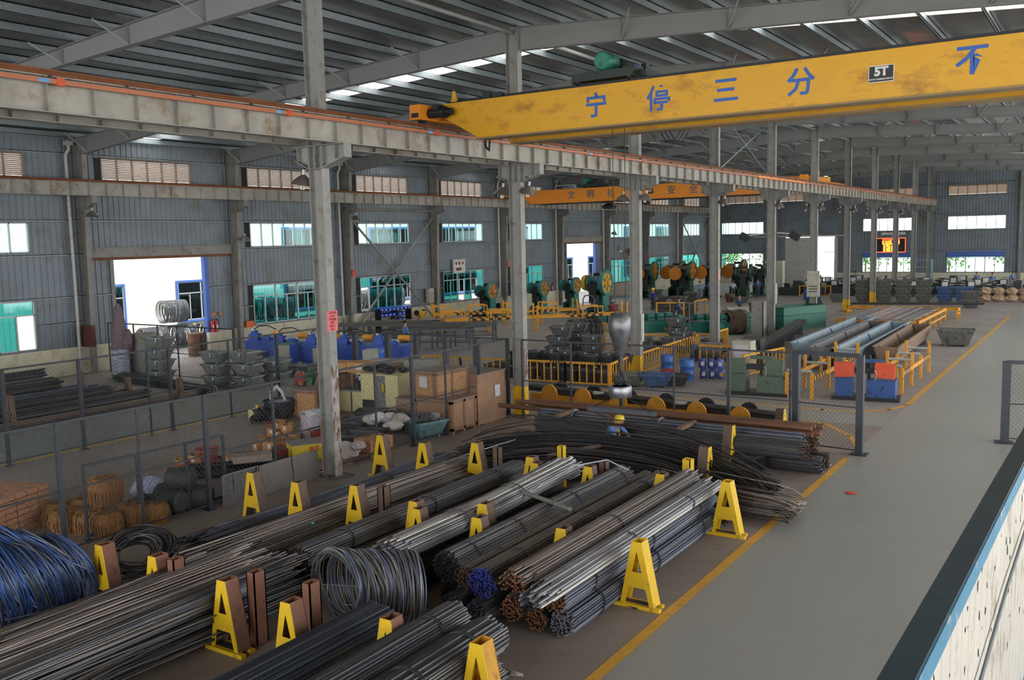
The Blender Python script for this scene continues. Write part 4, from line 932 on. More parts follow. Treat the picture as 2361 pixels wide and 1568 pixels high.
t = fence('open chain link gate by the blue parapet', [(-2.34, 28.5), (-.2, 28.95)], 2.28, post=.13, thick=(0, 1), name='fence_gate', toprail=.1); MB().cb(-.08, 0, 1.14, .02, .16, 2.2).build('edge_strip', mat('pale edge', '#a7a3b4', .5), t)
fence('chain link fence closing off the near left door', [(x, 26.2) for x in (-40.4, -38.4, -36.6, -35.2, -33.3, -31.4)], 2.4, pitch=.1, thick=(5,))
fence('low chain link panel leaning inside the cage by the straw bales', [(-17.4, 10.5), (-17.35, 11.7), (-17.3, 12.9), (-17.25, 13.9)], 1.58, post=.07, pitch=.09, mid=.05)
# boards at the foot of the fence
for y0, y1, lb in ((14.55, 15.55, 'grey board leaning on the fence foot, nearer piece'), (15.6, 16.45, 'grey board leaning on the fence foot beside the first middle column')):
    solo(MB().cb(-16.78, (y0+y1)/2, .38, .03, y1-y0, .72, 0, 0, -.08), 'board', mat('dusty grey board', '#6f6a68', .7, 0, .12, 2), lb, 'board')
t = thing('framed_board', 'pale framed panel with handwriting leaning at the fence foot', 'panel', (-16.8, 13.45, .02)); MB().cb(0, .5, .37, .02, 1.0, .68, 0, 0, -.08).build('sheet', mat('dark scrawled sheet', '#5f5a5c', .7, 0, .35, 14), t)
mb = MB()
for y in (0, .33, 1.0): mb.bar((-.0, y, 0), (.06, y, .74), .025, .025)
mb.bar((.06, 0, .74), (.06, 1, .74), .025, .025).bar((0, 0, .02), (0, 1, .02), .025, .025); mb.build('frame', m_fpl, t)
solo(MB().bar((-16.42, 16.35, .05), (-16.62, 16.5, 1.5), .05, .05), 'angle_bar', m_grn, 'brown angle bar leaning against the first middle column', 'steel bar')
# ---- parapet on the landing beside the camera
m_tq = mat('dark teal rail paint', '#3f555e', .45, .1, .1, 3, '#2c3b42', .25, 6); m_lb = mat('light blue peeling paint', '#5a93b0', .5, 0, .12, 5, '#d9d6cf', .25, 7)
m_pp = mat('white peeling board', '#d8d2c6', .6, 0, .08, 3, '#a99d8e', .35, 6)
ZR = 5.1
A_ = G(2020, 1568, ZR); B_ = G(2361, 985, ZR); d_ = (B_-A_).normalized(); A_ = A_-d_*1.1; B_ = B_+d_*3.5; nn_ = V((d_.y, -d_.x, 0))
t = thing('parapet', 'landing parapet with a dark teal top rail and peeling white boarding', 'parapet', (A_.x, A_.y, 0)); Lp = (B_-A_).length; M_ = Matrix.Rotation(math.atan2(d_.y, d_.x), 4, 'Z')
mb = MB(); mb.M = M_; mb.box(0, Lp, -.062, 0, ZR-.06, ZR); mb.build('top_rail', m_tq, t)
mb = MB(); mb.M = M_; mb.box(0, Lp, -.066, -.062, ZR-.062, ZR-.008); mb.build('rail_face', m_lb, t)
mb = MB(); mb.M = M_; y_ = 0; q_ = random.Random(3)
lines = MB(); lines.M = M_
while y_ < Lp:
    w_ = q_.choice((.085, .1, .12)); mb.box(y_+.003, min(Lp, y_+w_-.003), -.06, -.045, ZR-1.0, ZR-.06); lines.box(y_+w_-.004, y_+w_+.004, -.0585, -.05, ZR-1.0, ZR-.06); y_ += w_
mb.build('boarding', m_pp, t); lines.build('blue_joint', m_lb, t)
fl = MB(); fl.M = M_; q_ = random.Random(11); x_ = .3
for i in range(150):
    x, z = q_.uniform(.1, Lp), ZR-.07-abs(q_.gauss(0, .28)); s_ = q_.uniform(.004, .014); a = q_.uniform(0, 6)
    fl.add([(x+s_*math.cos(a+k*1.57)*q_.uniform(.5, 1.3), -.0605-.002*(k % 2), z+s_*1.7*math.sin(a+k*1.57)) for k in range(4)], [(0, 1, 2, 3)])
fl.build('paint_flakes', mat('dark paint flakes', '#2e4250', .6), t)['kind'] = 'stuff'
mb = MB(); mb.M = M_; mb.tube([(.4, -.08, ZR-.62), (1.6, -.075, ZR-.42), (2.6, -.075, ZR-.3), (4.2, -.075, ZR-.2)], .006, 6); mb.build('wire', mat('grey cable', '#5a6468', .5), t)
mb = MB(); mb.M = M_; mb.box(0, Lp, -.16, -.06, ZR-1.05, ZR-.62 if False else ZR-1.0); mb.build('foot_rail', m_lb, t)
st(MB().box(A_.x-.1, 6, -6, 9, ZR-1.25, ZR-1.1), 'floor_landing', mat('landing slab', '#5c5a54', .8))
# ---- bits on the floor
for px, py, s_, c_, lb in ((1960, 1138, .13, '#e2452c', 'small red scrap lying on the grey aisle'), (1808, 1195, .09, '#d8d8d4', 'scrap of white paper beside the bent rod ends'), (1910, 1073, .09, '#d8d8d4', 'scrap of white paper near the gate foot'), (1188, 1556, .12, '#cfcabf', 'small pale scrap on the floor in front of the big stack'), (1462, 1402, .1, '#3a3a42', 'small dark plug at the foot of the free stand'), (1600, 1000, .05, '#cfcabf', 'tiny pale scrap by the tall cross stack stand')):
    p = G(px, py); mb = MB(); q_ = random.Random(px)
    mb.blob((0, 0, s_*.14), (s_, s_*.55, s_*.16), 7, 4, .3, px); solo(mb, 'scrap', mat('scrap '+c_, c_, .6), lb, 'scrap', loc=(p.x, p.y, 0))
# ================================================================ THE CRATE CAGE
m_ply = mat('dusty plywood', '#9b7a60', .75, 0, .12, 2.5, '#6f5f54', .35, 1.5); m_ply2 = mat('fresh plywood', '#b58a5e', .75, 0, .12, 3, '#86684a', .3, 4, stretch=(1, 1, 3)); m_osb = mat('strand board', '#a98d78', .8, 0, .4, 22)
m_bat = mat('crate batten', '#8a6a52', .8, 0, .15, 5); m_paper = mat('printed label', '#cfcdd2', .7, 0, .3, 45)
m_card = mat('cardboard', '#b98d5f', .8, 0, .1, 4); m_ink2 = mat('black stencil', '#2a2522', .7)
def crate(label, loc, s, rz=0, m=None, bat=True, lab=None, ends=(1, 1), arrows=False, group=None, pallet=False):
    """s=(length along X, along Y, height); origin at base centre"""
    t = thing('wooden_crate', label, 'crate', loc, rz, group); x, y, h = s[0]/2, s[1]/2, s[2]; z0 = .1 if pallet else 0; m = m or m_ply
    MB().box(-x, x, -y, y, z0, h-.02).build('body', m, t); MB().box(-x-.03, x+.03, -y-.03, y+.03, h-.02, h+.015).build('lid', mat('dusty crate lid', '#8c7a70', .85, 0, .12, 2), t)
    if pallet:
        mb = MB()
        for yy in (-y*.85, 0, y*.85): mb.box(-x, x, yy-.05, yy+.05, 0, .1)
        mb.build('pallet', m_bat, t)
    if bat:
        mb = MB(); w_ = .085; d = .022
        for sx_ in (-1, 1):
            for yy in ([-y+w_/2, y-w_/2]+([0] if s[1] > 1 else [])): mb.box(sx_*x-d*(sx_ < 0), sx_*x+d*(sx_ > 0), yy-w_/2, yy+w_/2, z0, h-.02)
            for zz in (z0, h-.02-w_): mb.box(sx_*x-d*(sx_ < 0), sx_*x+d*(sx_ > 0), -y, y, zz, zz+w_)
        for sy in (-1, 1):
            for xx in (-x+w_/2, x-w_/2): mb.box(xx-w_/2, xx+w_/2, sy*y-d*(sy < 0), sy*y+d*(sy > 0), z0, h-.02)
            for zz in (z0, h-.02-w_): mb.box(-x, x, sy*y-d*(sy < 0), sy*y+d*(sy > 0), zz, zz+w_)
        mb.build('battens', m_bat, t)
    for a in (lab or ()):
        if a[0] == 'Y': MB().box(a[1]-a[3]/2, a[1]+a[3]/2, -y-.03, -y-.024, a[2]-a[4]/2, a[2]+a[4]/2).build('paper_label', m_paper, t)
        else: MB().box(x+.024, x+.03, a[1]-a[3]/2, a[1]+a[3]/2, a[2]-a[4]/2, a[2]+a[4]/2).build('paper_label', m_paper, t)
    if arrows:
        letter('↑↑ ☂ !', h*.28, m_ink2, (x+.026, -y*.1, h*.6), FACE_X, t, 'stencil', .004)
    return t
crate('tall narrow plywood crate at the end of the fence, next to the yellow column foot', (-17.55, 24.5, 0), (1.3, 1.6, 1.64), 0, m_ply, False, [('X', .3, 1.0, .3, .38)])
crate('long low plywood crate on a pallet carrying the smaller crate', (-17.55, 22.85, 0), (1.45, 1.3, 1.05), 0, m_ply, True, [('Y', .1, .45, .36, .38)], pallet=True)
crate('smaller battened crate standing on top of the long crate', (-17.8, 23.0, 1.07), (.95, 1.5, .82), R(-8), m_ply2, True, [('Y', -.02, .5, .36, .34)])
crate('pinkish strand board crate in front of the cream cabinets', (-19.7, 23.7, 0), (.75, .6, .72), 0, m_osb, False)
crate('plywood crate with black handling arrows just left of the first middle column', (-23.1, 22.6, 0), (.9, 1.0, .95), R(12), m_ply2, True, None, arrows=True)
crate('upright strand board crate behind the crate with arrows', (-23.5, 24.1, 0), (.95, .9, 1.35), R(8), m_osb, True, [('Y', .3, .35, .22, .3)])
crate('plywood crate with black arrows right of the first middle column, under the cardboard', (-21.5, 24.9, 0), (.9, 1.0, 1.62), R(5), m_ply2, True, [('X', -.2, 1.3, .12, .12)], arrows=True)
def carton(label, loc, s, rz=0, flaps=0, m=None, tag=True, group=None, name='cardboard_box'):
    t = thing(name, label, 'box', loc, rz, group); x, y, h = s[0]/2, s[1]/2, s[2]
    mb = MB()
    if flaps:
        w_ = .006; mb.box(-x, x, -y, -y+w_, 0, h).box(-x, x, y-w_, y, 0, h).box(-x, -x+w_, -y, y, 0, h).box(x-w_, x, -y, y, 0, h).box(-x, x, -y, y, 0, .01)
    else: mb.box(-x, x, -y, y, 0, h)
    mb.build('body', m or m_card, t)
    if flaps:
        mb = MB(); mb.prism([(-x, -y, h), (x, -y, h), (x, -y-y*.8, h+y*.4), (-x, -y-y*.8, h+y*.4)], (0, .004, .004)); mb.prism([(x, -y, h), (x, y, h), (x+x*.5, y, h+x*.7), (x+x*.5, -y, h+x*.7)], (.004, 0, .004)); mb.prism([(-x, -y, h), (-x, y, h), (-x-x*.6, y, h+x*.3), (-x-x*.6, -y, h+x*.3)], (.004, 0, .004)); mb.build('flaps', m or m_card, t)
    if tag: MB().box(-x*.1, x*.5, -y-.004, -y-.001, h*.35, h*.8).build('paper_label', mat('white sticker', '#d8d8dc', .6, 0, .1, 30), t)
    return t
carton('wide cardboard box lying on the crates left of the first middle column', (-23.4, 24.15, 1.37), (1.2, .8, .32), R(10), 0, None, False); carton('wide cardboard box beside the column on top of the strand board crate', (-22.3, 24.3, 1.37), (.9, .8, .35), R(5), 0)
st_ = thing('trestle', 'dark trestle behind the crates under the cardboard', 'trestle', (-22.3, 24.35, 0)); MB().box(-.4, .4, -.3, .3, 1.27, 1.36).build('top', m_bat, st_)
for a in (-.35, .35):
    for c in (-.25, .25): MB().box(a-.04, a+.04, c-.04, c+.04, 0, 1.27).build('leg', m_bat, st_)
# cream machine cabinets
m_crm = mat('cream cabinet enamel', '#d3cb98', .5, 0, .06, 2, '#8d8560', .25, 4); m_cgr = mat('grey cabinet door', '#7a7c84', .5, .1, .08, 2, '#4a4c54', .5, 7)
t = thing('machine_base', 'tall cream machine base with a grey stained middle door', 'machine', (-21.15, 24.3, 0), R(4))
MB().box(-.75, -.1, -.6, .7, 0, 1.4).build('cabinet', m_crm, t); MB().box(-.1, .42, -.55, .7, .05, 1.35).build('door', m_cgr, t); MB().box(.42, .95, -.75, 1.1, 0, 1.42).build('cabinet', m_crm, t); MB().box(-.8, .97, -.78, 1.15, 1.4, 1.44).build('top_plate', m_crm, t)
MB().box(-.7, -.15, -.61, -.6, .05, .5).build('dark_opening', m_drk, t); MB().blob((.2, -.58, .95), (.06, .04, .16), 8, 5, .2, 3).build('yellow_handle', m_yf, t)
m_grb = mat('grey cast block', '#8a8b88', .7, .1, .15, 3, '#5a544e', .35, 3)
for x, y, z, l_, h_, rz, lb in ((-21.6, 25.0, 1.46, 1.5, .32, .5, 'grey cast beam lying on the cream machine base'), (-20.3, 25.1, 1.46, 1.2, .36, .62, 'shorter grey cast beam on the right end of the cream base')):
    solo(MB().cb(0, 0, h_/2, l_, .35, h_), 'cast_beam', m_grb, lb, 'beam', loc=(x, y, z), rz=rz)
for i, (x, y, s_) in enumerate(((-21.8, 24.0, .16), (-21.4, 24.3, .2), (-20.9, 24.1, .18), (-20.5, 24.35, .14), (-20.7, 23.8, .13), (-21.2, 23.95, .12))):
    solo(MB().blob((0, 0, s_*.6), (s_*1.3, s_, s_*.7), 8, 5, .35, i), 'iron_part', m_drk, ['black oily iron part on the left edge of the cream base', 'larger black iron lump on the cream base', 'black iron part over the grey door', 'small black iron part at the right on the cream base', 'black iron part near the front edge of the cream base', 'little black iron part between the larger ones'][i], 'iron part', 'oily iron parts', loc=(x, y, 1.44))
t = thing('machine_base', 'low cream machine cabinet with a black motor on top, right of the first middle column', 'machine', (-22.35, 24.2, 0)); MB().box(-.6, .55, -.5, .5, 0, .72).build('cabinet', m_crm, t); MB().box(-.05, -.0, -.51, -.5, 0, .72).build('door_gap', m_drk, t); MB().box(-.62, .57, -.52, .52, .72, .78).build('top_plate', m_grb, t)
MB().blob((.25, -.1, 1.05), (.32, .3, .3), 10, 7, .2, 5).build('motor', m_drk, t); MB().box(-.4, .5, .0, .45, .78, 1.3).build('gearbox', m_grb, t)
MB().cyl((.35, -.42, 1.2), (.35, -.36, 1.2), .1, 12).build('cap', m_alu, t)
# tubs
m_tub = mat('dirty grey steel tub', '#6d6f6c', .6, .3, .18, 5, '#4a463f', .45, 4); m_tubl = mat('zinc grey tub', '#8d9290', .5, .4, .15, 5, '#5c574e', .35, 4); m_tubb = mat('blue steel tub', '#47618f', .55, .2, .15, 5, '#3a3f48', .35, 4); m_tubg = mat('blue green tub', '#6f9498', .55, .2, .12, 4, '#5a564b', .35, 5); m_tubd = mat('dark oily tub', '#45464a', .55, .3, .2, 5, '#2d2b2a', .4, 4)
m_scr = mat('metal parts filling', '#4f4b46', .6, .4, .6, 30); m_tag = mat('light blue tag', '#8fc8ea', .5)
def tub(label, loc, rz=0, b=(.78, .5), t_=(1.12, .8), h=.5, m=None, fill=True, tag=False, group=None, z=0):
    t = thing('steel_tub', label, 'tub', loc, rz, group); m = m or m_tub; mb = MB(); w_ = .025; z0 = .07
    for d, q, k in ((b, t_, 1),):
        o = [(x*d[0]/2, y*d[1]/2, z0) for y in (-1, 1) for x in (-1, 1)]+[(x*q[0]/2, y*q[1]/2, h) for y in (-1, 1) for x in (-1, 1)]
        i_ = [(x*(d[0]/2-w_), y*(d[1]/2-w_), z0+.02) for y in (-1, 1) for x in (-1, 1)]+[(x*(q[0]/2-w_), y*(q[1]/2-w_), h) for y in (-1, 1) for x in (-1, 1)]
        mb.add(o+i_, [(0, 2, 3, 1), (0, 1, 5, 4), (2, 6, 7, 3), (0, 4, 6, 2), (1, 3, 7, 5), (8, 9, 11, 10), (8, 12, 13, 9), (10, 11, 15, 14), (8, 10, 14, 12), (9, 13, 15, 11), (4, 5, 13, 12), (7, 6, 14, 15), (6, 4, 12, 14), (5, 7, 15, 13)])
    mb.build('body', m, t)
    mb = MB(); X, Y = t_[0]/2+.02, t_[1]/2+.02
    mb.box(-X, X, -Y, -Y+.04, h-.05, h+.01).box(-X, X, Y-.04, Y, h-.05, h+.01).box(-X, -X+.04, -Y, Y, h-.05, h+.01).box(X-.04, X, -Y, Y, h-.05, h+.01); mb.build('rim', m, t)
    mb = MB()
    for x in (-1, 1): mb.box(x*b[0]*.4-.04, x*b[0]*.4+.04, -b[1]/2, b[1]/2, 0, z0)
    mb.build('feet', m, t)
    if fill:
        mb = MB(); f_ = .72; mb.blob((0, 0, h*f_), ((b[0]+(t_[0]-b[0])*f_)*.47, (b[1]+(t_[1]-b[1])*f_)*.47, h*.16), 12, 6, .08, 2); o = mb.build('contents', m_scr, t); o['kind'] = 'stuff'
    if tag: MB().box(.1, .18, -Y-.004, -Y, h-.16, h-.03).build('tag', m_tag, t)
    return t
tub('blue green tub full of scrap inside the fence by the crates', (-17.45, 21.65, 0), R(75), (.8, .6), (1.15, .95), .52, m_tubg, True, False)
for i, (x, y, z) in enumerate(((-17.75, 21.9, .55), (-17.3, 21.5, .5), (-17.6, 21.45, .5))): solo(MB().cb(0, 0, .14, .3, .04, .28, i*1.3, .5, .3) if i else MB().lathe([(.2, 0), (.24, .05), (.2, .1), (.12, .1), (.12, 0)], (0, 0, 0), 14), 'scrap_part', mat('scrap plate', '#6d6c69', .6, .4, .2, 5), ['dark iron ring in the blue green tub', 'tilted plate sticking out of the blue green tub', 'second tilted plate in the blue green tub'][i], 'scrap', loc=(x, y, z))
for x, y, rz, lb, m in ((-18.4, 20.5, .4, 'dark oily tub behind the sacks', m_tubd), (-19.6, 20.8, .2, 'dark tub under the tangled strips', m_tubd), (-18.1, 19.35, .3, 'dark rounded tub just right of the first middle column', m_tubd), (-20.2, 22.3, .5, 'dark tub below the cream cabinets', m_tubd), (-19.0, 22.2, .1, 'black tub beside the pinkish crate', m_tubd)): tub(lb, (x, y, 0), rz, (.7, .5), (1.0, .8), .48, m)
m_sack = mat('white woven sack', '#c2b9b2', .7, 0, .12, 6, '#8d8078', .3, 5); m_sackp = mat('shiny plastic sack', '#cfcdd2', .3, 0, .1, 6)
for i, (x, y, z, a) in enumerate(((-18.6, 20.55, .5, .2), (-18.25, 20.9, .52, 1.2), (-17.95, 21.05, .5, .5), (-18.3, 20.5, .62, 2), (-17.75, 20.6, .4, .9))):
    solo(MB().blob((0, 0, .12), (.3, .2, .16), 12, 8, .16, i+3), 'sack', m_sackp if i in (1, 3) else m_sack, 'crumpled pale sack in the heap beside the blue green tub', 'sack', 'crumpled sacks by the blue green tub', loc=(x, y, z), rz=a)
t = thing('pallet', 'low dark pallet under the carton and sacks at the fence foot', 'pallet', (-17.35, 18.75, 0)); MB().box(-.45, .4, -.95, 1.0, .1, .14).build('deck', m_bat, t)
for y in (-.85, 0, .9): MB().box(-.4, .35, y-.06, y+.06, 0, .1).build('bearer', m_bat, t)
for i, (x, y, z, rx, a) in enumerate(((-17.25, 18.0, .14, .3, .4), (-17.4, 18.35, .14, .26, 1.4), (-17.55, 18.15, .3, .28, .9), (-17.2, 18.4, .3, .2, 2.2))):
    solo(MB().blob((0, 0, .1), (rx, .19, .13), 12, 8, .18, i+13), 'sack', m_sackp if i == 1 else m_sack, ['pale sack at the near end of the pallet beside the column', 'shiny plastic sack on the pallet', 'tied sack lying on the others on the pallet', 'small grey sack at the pallet edge'][i], 'sack', loc=(x, y, z), rz=a)
carton('orange brown carton on the pallet behind the fence stand', (-17.35, 19.2, .14), (.62, .95, .34), 0, 0, mat('orange carton', '#c08a62', .8, 0, .12, 4, '#8a6650', .3, 3), False)
# small cartons and parts on the floor
q_ = random.Random(5); NC = 0
for x, y, z, s_, fl in ((-21.9, 19.6, 0, .3, 1), (-21.5, 19.45, 0, .26, 0), (-21.2, 19.6, 0, .3, 1), (-21.0, 19.15, 0, .26, 0), (-20.7, 19.35, 0, .28, 1), (-20.5, 19.0, 0, .26, 0), (-21.45, 19.5, .27, .28, 1), (-20.9, 19.25, .28, .28, 1), (-20.6, 18.3, 0, .42, 1), (-20.2, 18.0, 0, .4, 1), (-19.9, 18.4, 0, .4, 1), (-20.6, 17.9, 0, .36, 0), (-22.3, 20.3, 0, .28, 1), (-20.35, 15.0, .2, .26, 1), (-20.45, 15.35, .2, .24, 0), (-20.15, 15.3, .24, .3, 1), (-19.5, 16.0, .1, .4, 0)):
    NC += 1
    lb = ['leftmost open carton of the small carton heap', 'closed carton in the front of the carton heap', 'open carton in the middle of the carton heap', 'closed carton with a white sticker in the carton heap', 'open carton at the right of the carton heap', 'closed carton at the right front of the heap', 'open carton on top of the heap at left', 'tilted carton on top of the heap at right', 'open carton of yellow parts', 'wide open carton next to the yellow box', 'wide open carton behind the yellow box', 'closed carton before the carton of yellow parts', 'single open carton before the big basket', 'small carton standing in the red baskets', 'second small carton in the red baskets', 'open flapped carton above the red baskets', 'flattened orange carton behind the long pipes'][NC-1]
    carton(lb, (x, y, z), (s_, s_*.8, s_*.75), q_.uniform(-.5, .5), fl)
for x, y, lb in ((-20.7, 18.35, 'yellow round parts in the open carton'), (-20.25, 18.1, 'yellow round parts in the carton by the yellow box')):
    o = solo(MB().blob((0, 0, .1), (.15, .12, .1), 9, 5, .3, 4), 'yellow_parts', m_yf, lb, 'parts', loc=(x, y, .08))
def basket(label, loc, m, r0=.25, r1=.34, h=.36, fill=None, group=None, handles=True):
    t = thing('basket', label, 'basket', loc, 0, group); MB().lathe([(0, .02), (r0, 0), (r1, h), (r1+.02, h+.01), (r1+.02, h-.03), (r1-.02, h-.01), (r0-.02, .04), (0, .04)], (0, 0, 0), 18).build('body', m, t, True)
    if fill: o = MB().blob((0, 0, h*.8), (r1*.85, r1*.85, h*.2), 12, 6, .12, 3).build('contents', fill, t); o['kind'] = 'stuff'
    return t
m_bred = mat('dark red basket', '#8a3a34', .6, 0, .2, 6); m_bblk = mat('black basket', '#303135', .55, .1, .25, 8)
basket('large black basket holding a white bag beside the arrow crate', (-23.9, 21.75, 0), m_bblk, .42, .55, .62, mat('blue grey bag', '#8f98a4', .5, 0, .2, 6))
solo(MB().tube([(-.35, 0, .0), (-.3, .05, .3), (-.05, .05, .48), (.25, 0, .3), (.45, -.05, .05)], [.03, .07, .06, .05, .03], 8), 'white_bag', m_sackp, 'twisted white plastic bag standing up in the black basket', 'bag', smooth=True, loc=(-23.95, 21.7, .6))
for i, (x, y, z) in enumerate(((-20.3, 15.15, 0), (-19.95, 15.7, 0), (-20.0, 15.6, .3), (-19.3, 17.6, 0), (-20.6, 20.4, 0), (-20.2, 19.9, 0), (-22.2, 20.0, 0))): basket(['dark red basket at the left end of the heap', 'dark red basket under another one', 'bright red basket on top of the pair', 'dark red basket before the yellow box', 'red basket behind the plastic wrapped roll', 'second red basket near the wrapped roll', 'red woven basket left of the carton heap'][i], (x, y, z), m_bred, .22, .3, .3, m_scr)
t = thing('wrapped_roll', 'tall roll wrapped in clear plastic behind the first middle column', 'roll', (-20.6, 20.0, 0)); MB().lathe([(0, 0), (.34, .02), (.36, .25), (.33, .6), (.36, .68), (.3, .74), (.0, .7)], (0, 0, 0), 18).build('roll', mat('plastic wrapped roll', '#b9b6bd', .22, 0, .2, 5, '#9b8268', .3, 3), t, True)
MB().blob((.05, .0, .76), (.33, .3, .1), 12, 6, .3, 8).build('plastic_cover', m_sackp, t)
t = thing('metal_box', 'yellow box with a dusty grey lid and red marks behind the fence boards', 'box', (-18.65, 17.9, 0), R(60)); MB().box(-.5, .5, -.35, .35, 0, .45).build('body', mat('bright yellow box', '#e0c22a', .5, 0, .06, 3), t); MB().box(-.52, .52, -.37, .37, .45, .48).build('lid', mat('dusty lid', '#8b8782', .8, 0, .15, 4), t)
letter('易燃', .14, m_red, (.1, -.355, .32), FACE_Y, t, 'red_marks', .004)
# long pipes and bars on the floor, dark rolls, straw bales
for i, (x0, y0, x1, y1, z, r_) in enumerate(((-20.0, 14.9, -18.3, 16.9, .1, .09), (-19.9, 14.7, -18.2, 16.6, .1, .09), (-19.8, 14.5, -18.1, 16.35, .1, .08), (-19.95, 14.85, -18.3, 16.7, .25, .08), (-20.5, 16.5, -19.0, 17.8, .09, .09), (-20.6, 16.8, -19.2, 18.1, .09, .08))):
    solo(MB().cyl((x0, y0, z), (x1, y1, z), r_, 12), 'iron_bar', m_drk, 'thick dark iron bar in the pile behind the framed panel', 'iron bar', 'thick dark bars inside the fence', True)
solo(MB().cb(0, 0, .09, .5, 1.0, .18), 'timber_block', mat('pale plank block', '#a3968b', .8, 0, .25, 8), 'pale wide timber block lying on the dark bars', 'timber', loc=(-18.9, 16.15, .28), rz=-.65)
m_roll = mat('dark green black roll', '#3a3f3e', .7, 0, .25, 7)
for i, (x, y, z, rz) in enumerate(((-17.5, 12.6, .27, .3), (-17.35, 13.2, .27, .5), (-18.0, 12.9, .27, .1), (-17.6, 12.95, .7, .6), (-18.3, 13.4, .27, .9))):
    solo(MB().lathe([(0, -.3), (.22, -.3), (.27, -.25), (.27, .25), (.22, .3), (0, .3)], (0, 0, 0), 16, 'X'), 'net_roll', m_roll, ['dark roll nearest the low chain link panel', 'dark roll beside the wire panel', 'dark roll at the back of the roll heap', 'dark roll lying on top of the others', 'dark roll farthest from the fence'][i], 'roll', 'dark rolls behind the fence', True, (x, y, z), rz)
t = tub('square black tub in front of the dark rolls', (-17.6, 12.15, 0), R(20), (.6, .5), (.7, .55), .45, m_tubd)
solo(MB().blob((0, 0, .25), (.5, .35, .3), 14, 8, .12, 21), 'woven_sack', mat('blue white striped sack', '#aab4cc', .6, 0, .25, 9), 'blue and white striped sack behind the dark rolls', 'sack', loc=(-18.9, 13.1, 0), rz=.4)
m_straw = mat('brown straw rope', '#8a6237', .9, 0, .45, 12, '#5d4022', .4, 16, stretch=(6, 6, 1))
for i, (x, y, z, s_, h_) in enumerate(((-17.45, 10.95, 0, .33, .5), (-17.95, 10.9, 0, .33, .48), (-18.5, 10.7, 0, .34, .48), (-17.5, 11.6, 0, .34, .5), (-18.1, 11.4, .45, .36, .62), (-18.7, 11.3, 0, .34, .55), (-19.1, 10.9, 0, .33, .5), (-17.25, 12.0, 0, .3, .45))):
    mb = MB(); q2 = random.Random(i)
    for j in range(46):
        a = q2.uniform(0, 6.28); r_ = s_*q2.uniform(.45, 1); b_ = a+q2.uniform(-.5, .5)
        mb.tube([(r_*.5*math.cos(a), r_*.5*math.sin(a), h_*q2.uniform(.85, 1.03)), (r_*1.0*math.cos(b_), r_*1.0*math.sin(b_), h_*q2.uniform(.7, .95)), (s_*1.04*math.cos(b_), s_*1.04*math.sin(b_), h_*.45), (s_*.96*math.cos(b_), s_*.96*math.sin(b_), h_*q2.uniform(.0, .1))], .014, 4)
    mb.lathe([(0, 0), (s_*.92, .0), (s_, h_*.3), (s_*.96, h_*.75), (s_*.7, h_*.95), (0, h_*.97)], (0, 0, 0), 14)
    solo(mb, 'straw_bale', m_straw, ['straw rope bale at the foot of the low panel', 'straw rope bale second from the low panel', 'straw rope bale third in the front row', 'straw rope bale beside the dark rolls', 'large straw rope bale standing on top of the others', 'straw rope bale at the back behind the top one', 'straw rope bale nearest the brick stack', 'small straw rope bale hidden behind a fence post'][i], 'straw bale', 'straw rope bales', loc=(x, y, z))
m_brk = mat('pale orange brick', '#b98a6a', .85, 0, .25, 7)
t = thing('brick_stack', 'stack of pale orange bricks behind the blue coil at the frame edge', 'brick stack', (-20.0, 9.9, 0), R(18)); mb = MB(); q2 = random.Random(2)
for i in range(7):
    for j in range(5):
        for k in range(7): mb.cb(-.75+.25*i+q2.uniform(-.01, .01), -.6+.3*j+q2.uniform(-.01, .01), .06+.125*k, .235, .285, .11, q2.uniform(-.03, .03))
o = mb.build('bricks', m_brk, t); o['kind'] = 'stuff'
# yellow wheel thing, plates, gay sacks
t = thing('small_engine', 'old yellow and cream engine block before the far cage fence', 'engine', (-24.4, 21.2, 0), .4); MB().box(-.25, .25, -.2, .2, 0, .35).build('block', m_crm, t); MB().lathe([(0, -.05), (.16, -.05), (.16, .05), (0, .05)], (.3, 0, .3), 14, 'X').build('wheel', m_drk, t, True); MB().cb(.0, 0, .42, .1, .1, .14).build('cap', m_yf, t)
solo(MB().blob((0, 0, .2), (.5, .45, .25), 14, 7, .3, 9), 'wire_heap', m_drk, 'heap of black wire beside the old engine', 'wire', loc=(-24.0, 21.15, 0))
t = thing('steel_cabinet', 'low grey steel cabinet with a dark tub on it, beyond the basket', 'cabinet', (-24.6, 23.6, 0), R(10)); MB().box(-.7, .7, -.45, .45, 0, .8).build('case', mat('brown grey cabinet', '#857c76', .6, .1, .1, 2, '#6b625c', .3, 3), t); MB().cb(-.1, -.46, .4, .08, .01, .6, 0, 0, .5).build('brush', m_drk, t)
for i, (x, y, z, c_) in enumerate(((-24.75, 23.6, .8, '#a03a34'), (-24.45, 23.75, .8, '#2f6b4a'), (-24.95, 23.8, .8, '#5d7f72'))): solo(MB().blob((0, 0, .22), (.22, .18, .26), 12, 8, .15, i), 'woven_bag', mat('bag '+c_, c_, .6, 0, .15, 8, '#c9c2b8', .3, 5), ['red woven bag standing on the grey cabinet', 'green woven bag on the grey cabinet', 'pale green striped bag on the grey cabinet'][i], 'bag', loc=(x, y, z))
for i in range(7): solo(MB().cb(0, 0, .05, 1.0-.1*(i % 3), .08, .06, 0, .1*i), 'iron_strip', m_drk, 'bent dark iron strip in the tangle below the cream cabinets', 'iron strip', 'tangle of dark iron strips', loc=(-19.9+.35*(i % 4), 21.1+.25*(i // 2), .04+.02*i), rz=.5*i)
# ================================================================ LEFT WALL ZONE
m_std = mat('brown bar stand', '#6b5546', .75, 0, .2, 4)
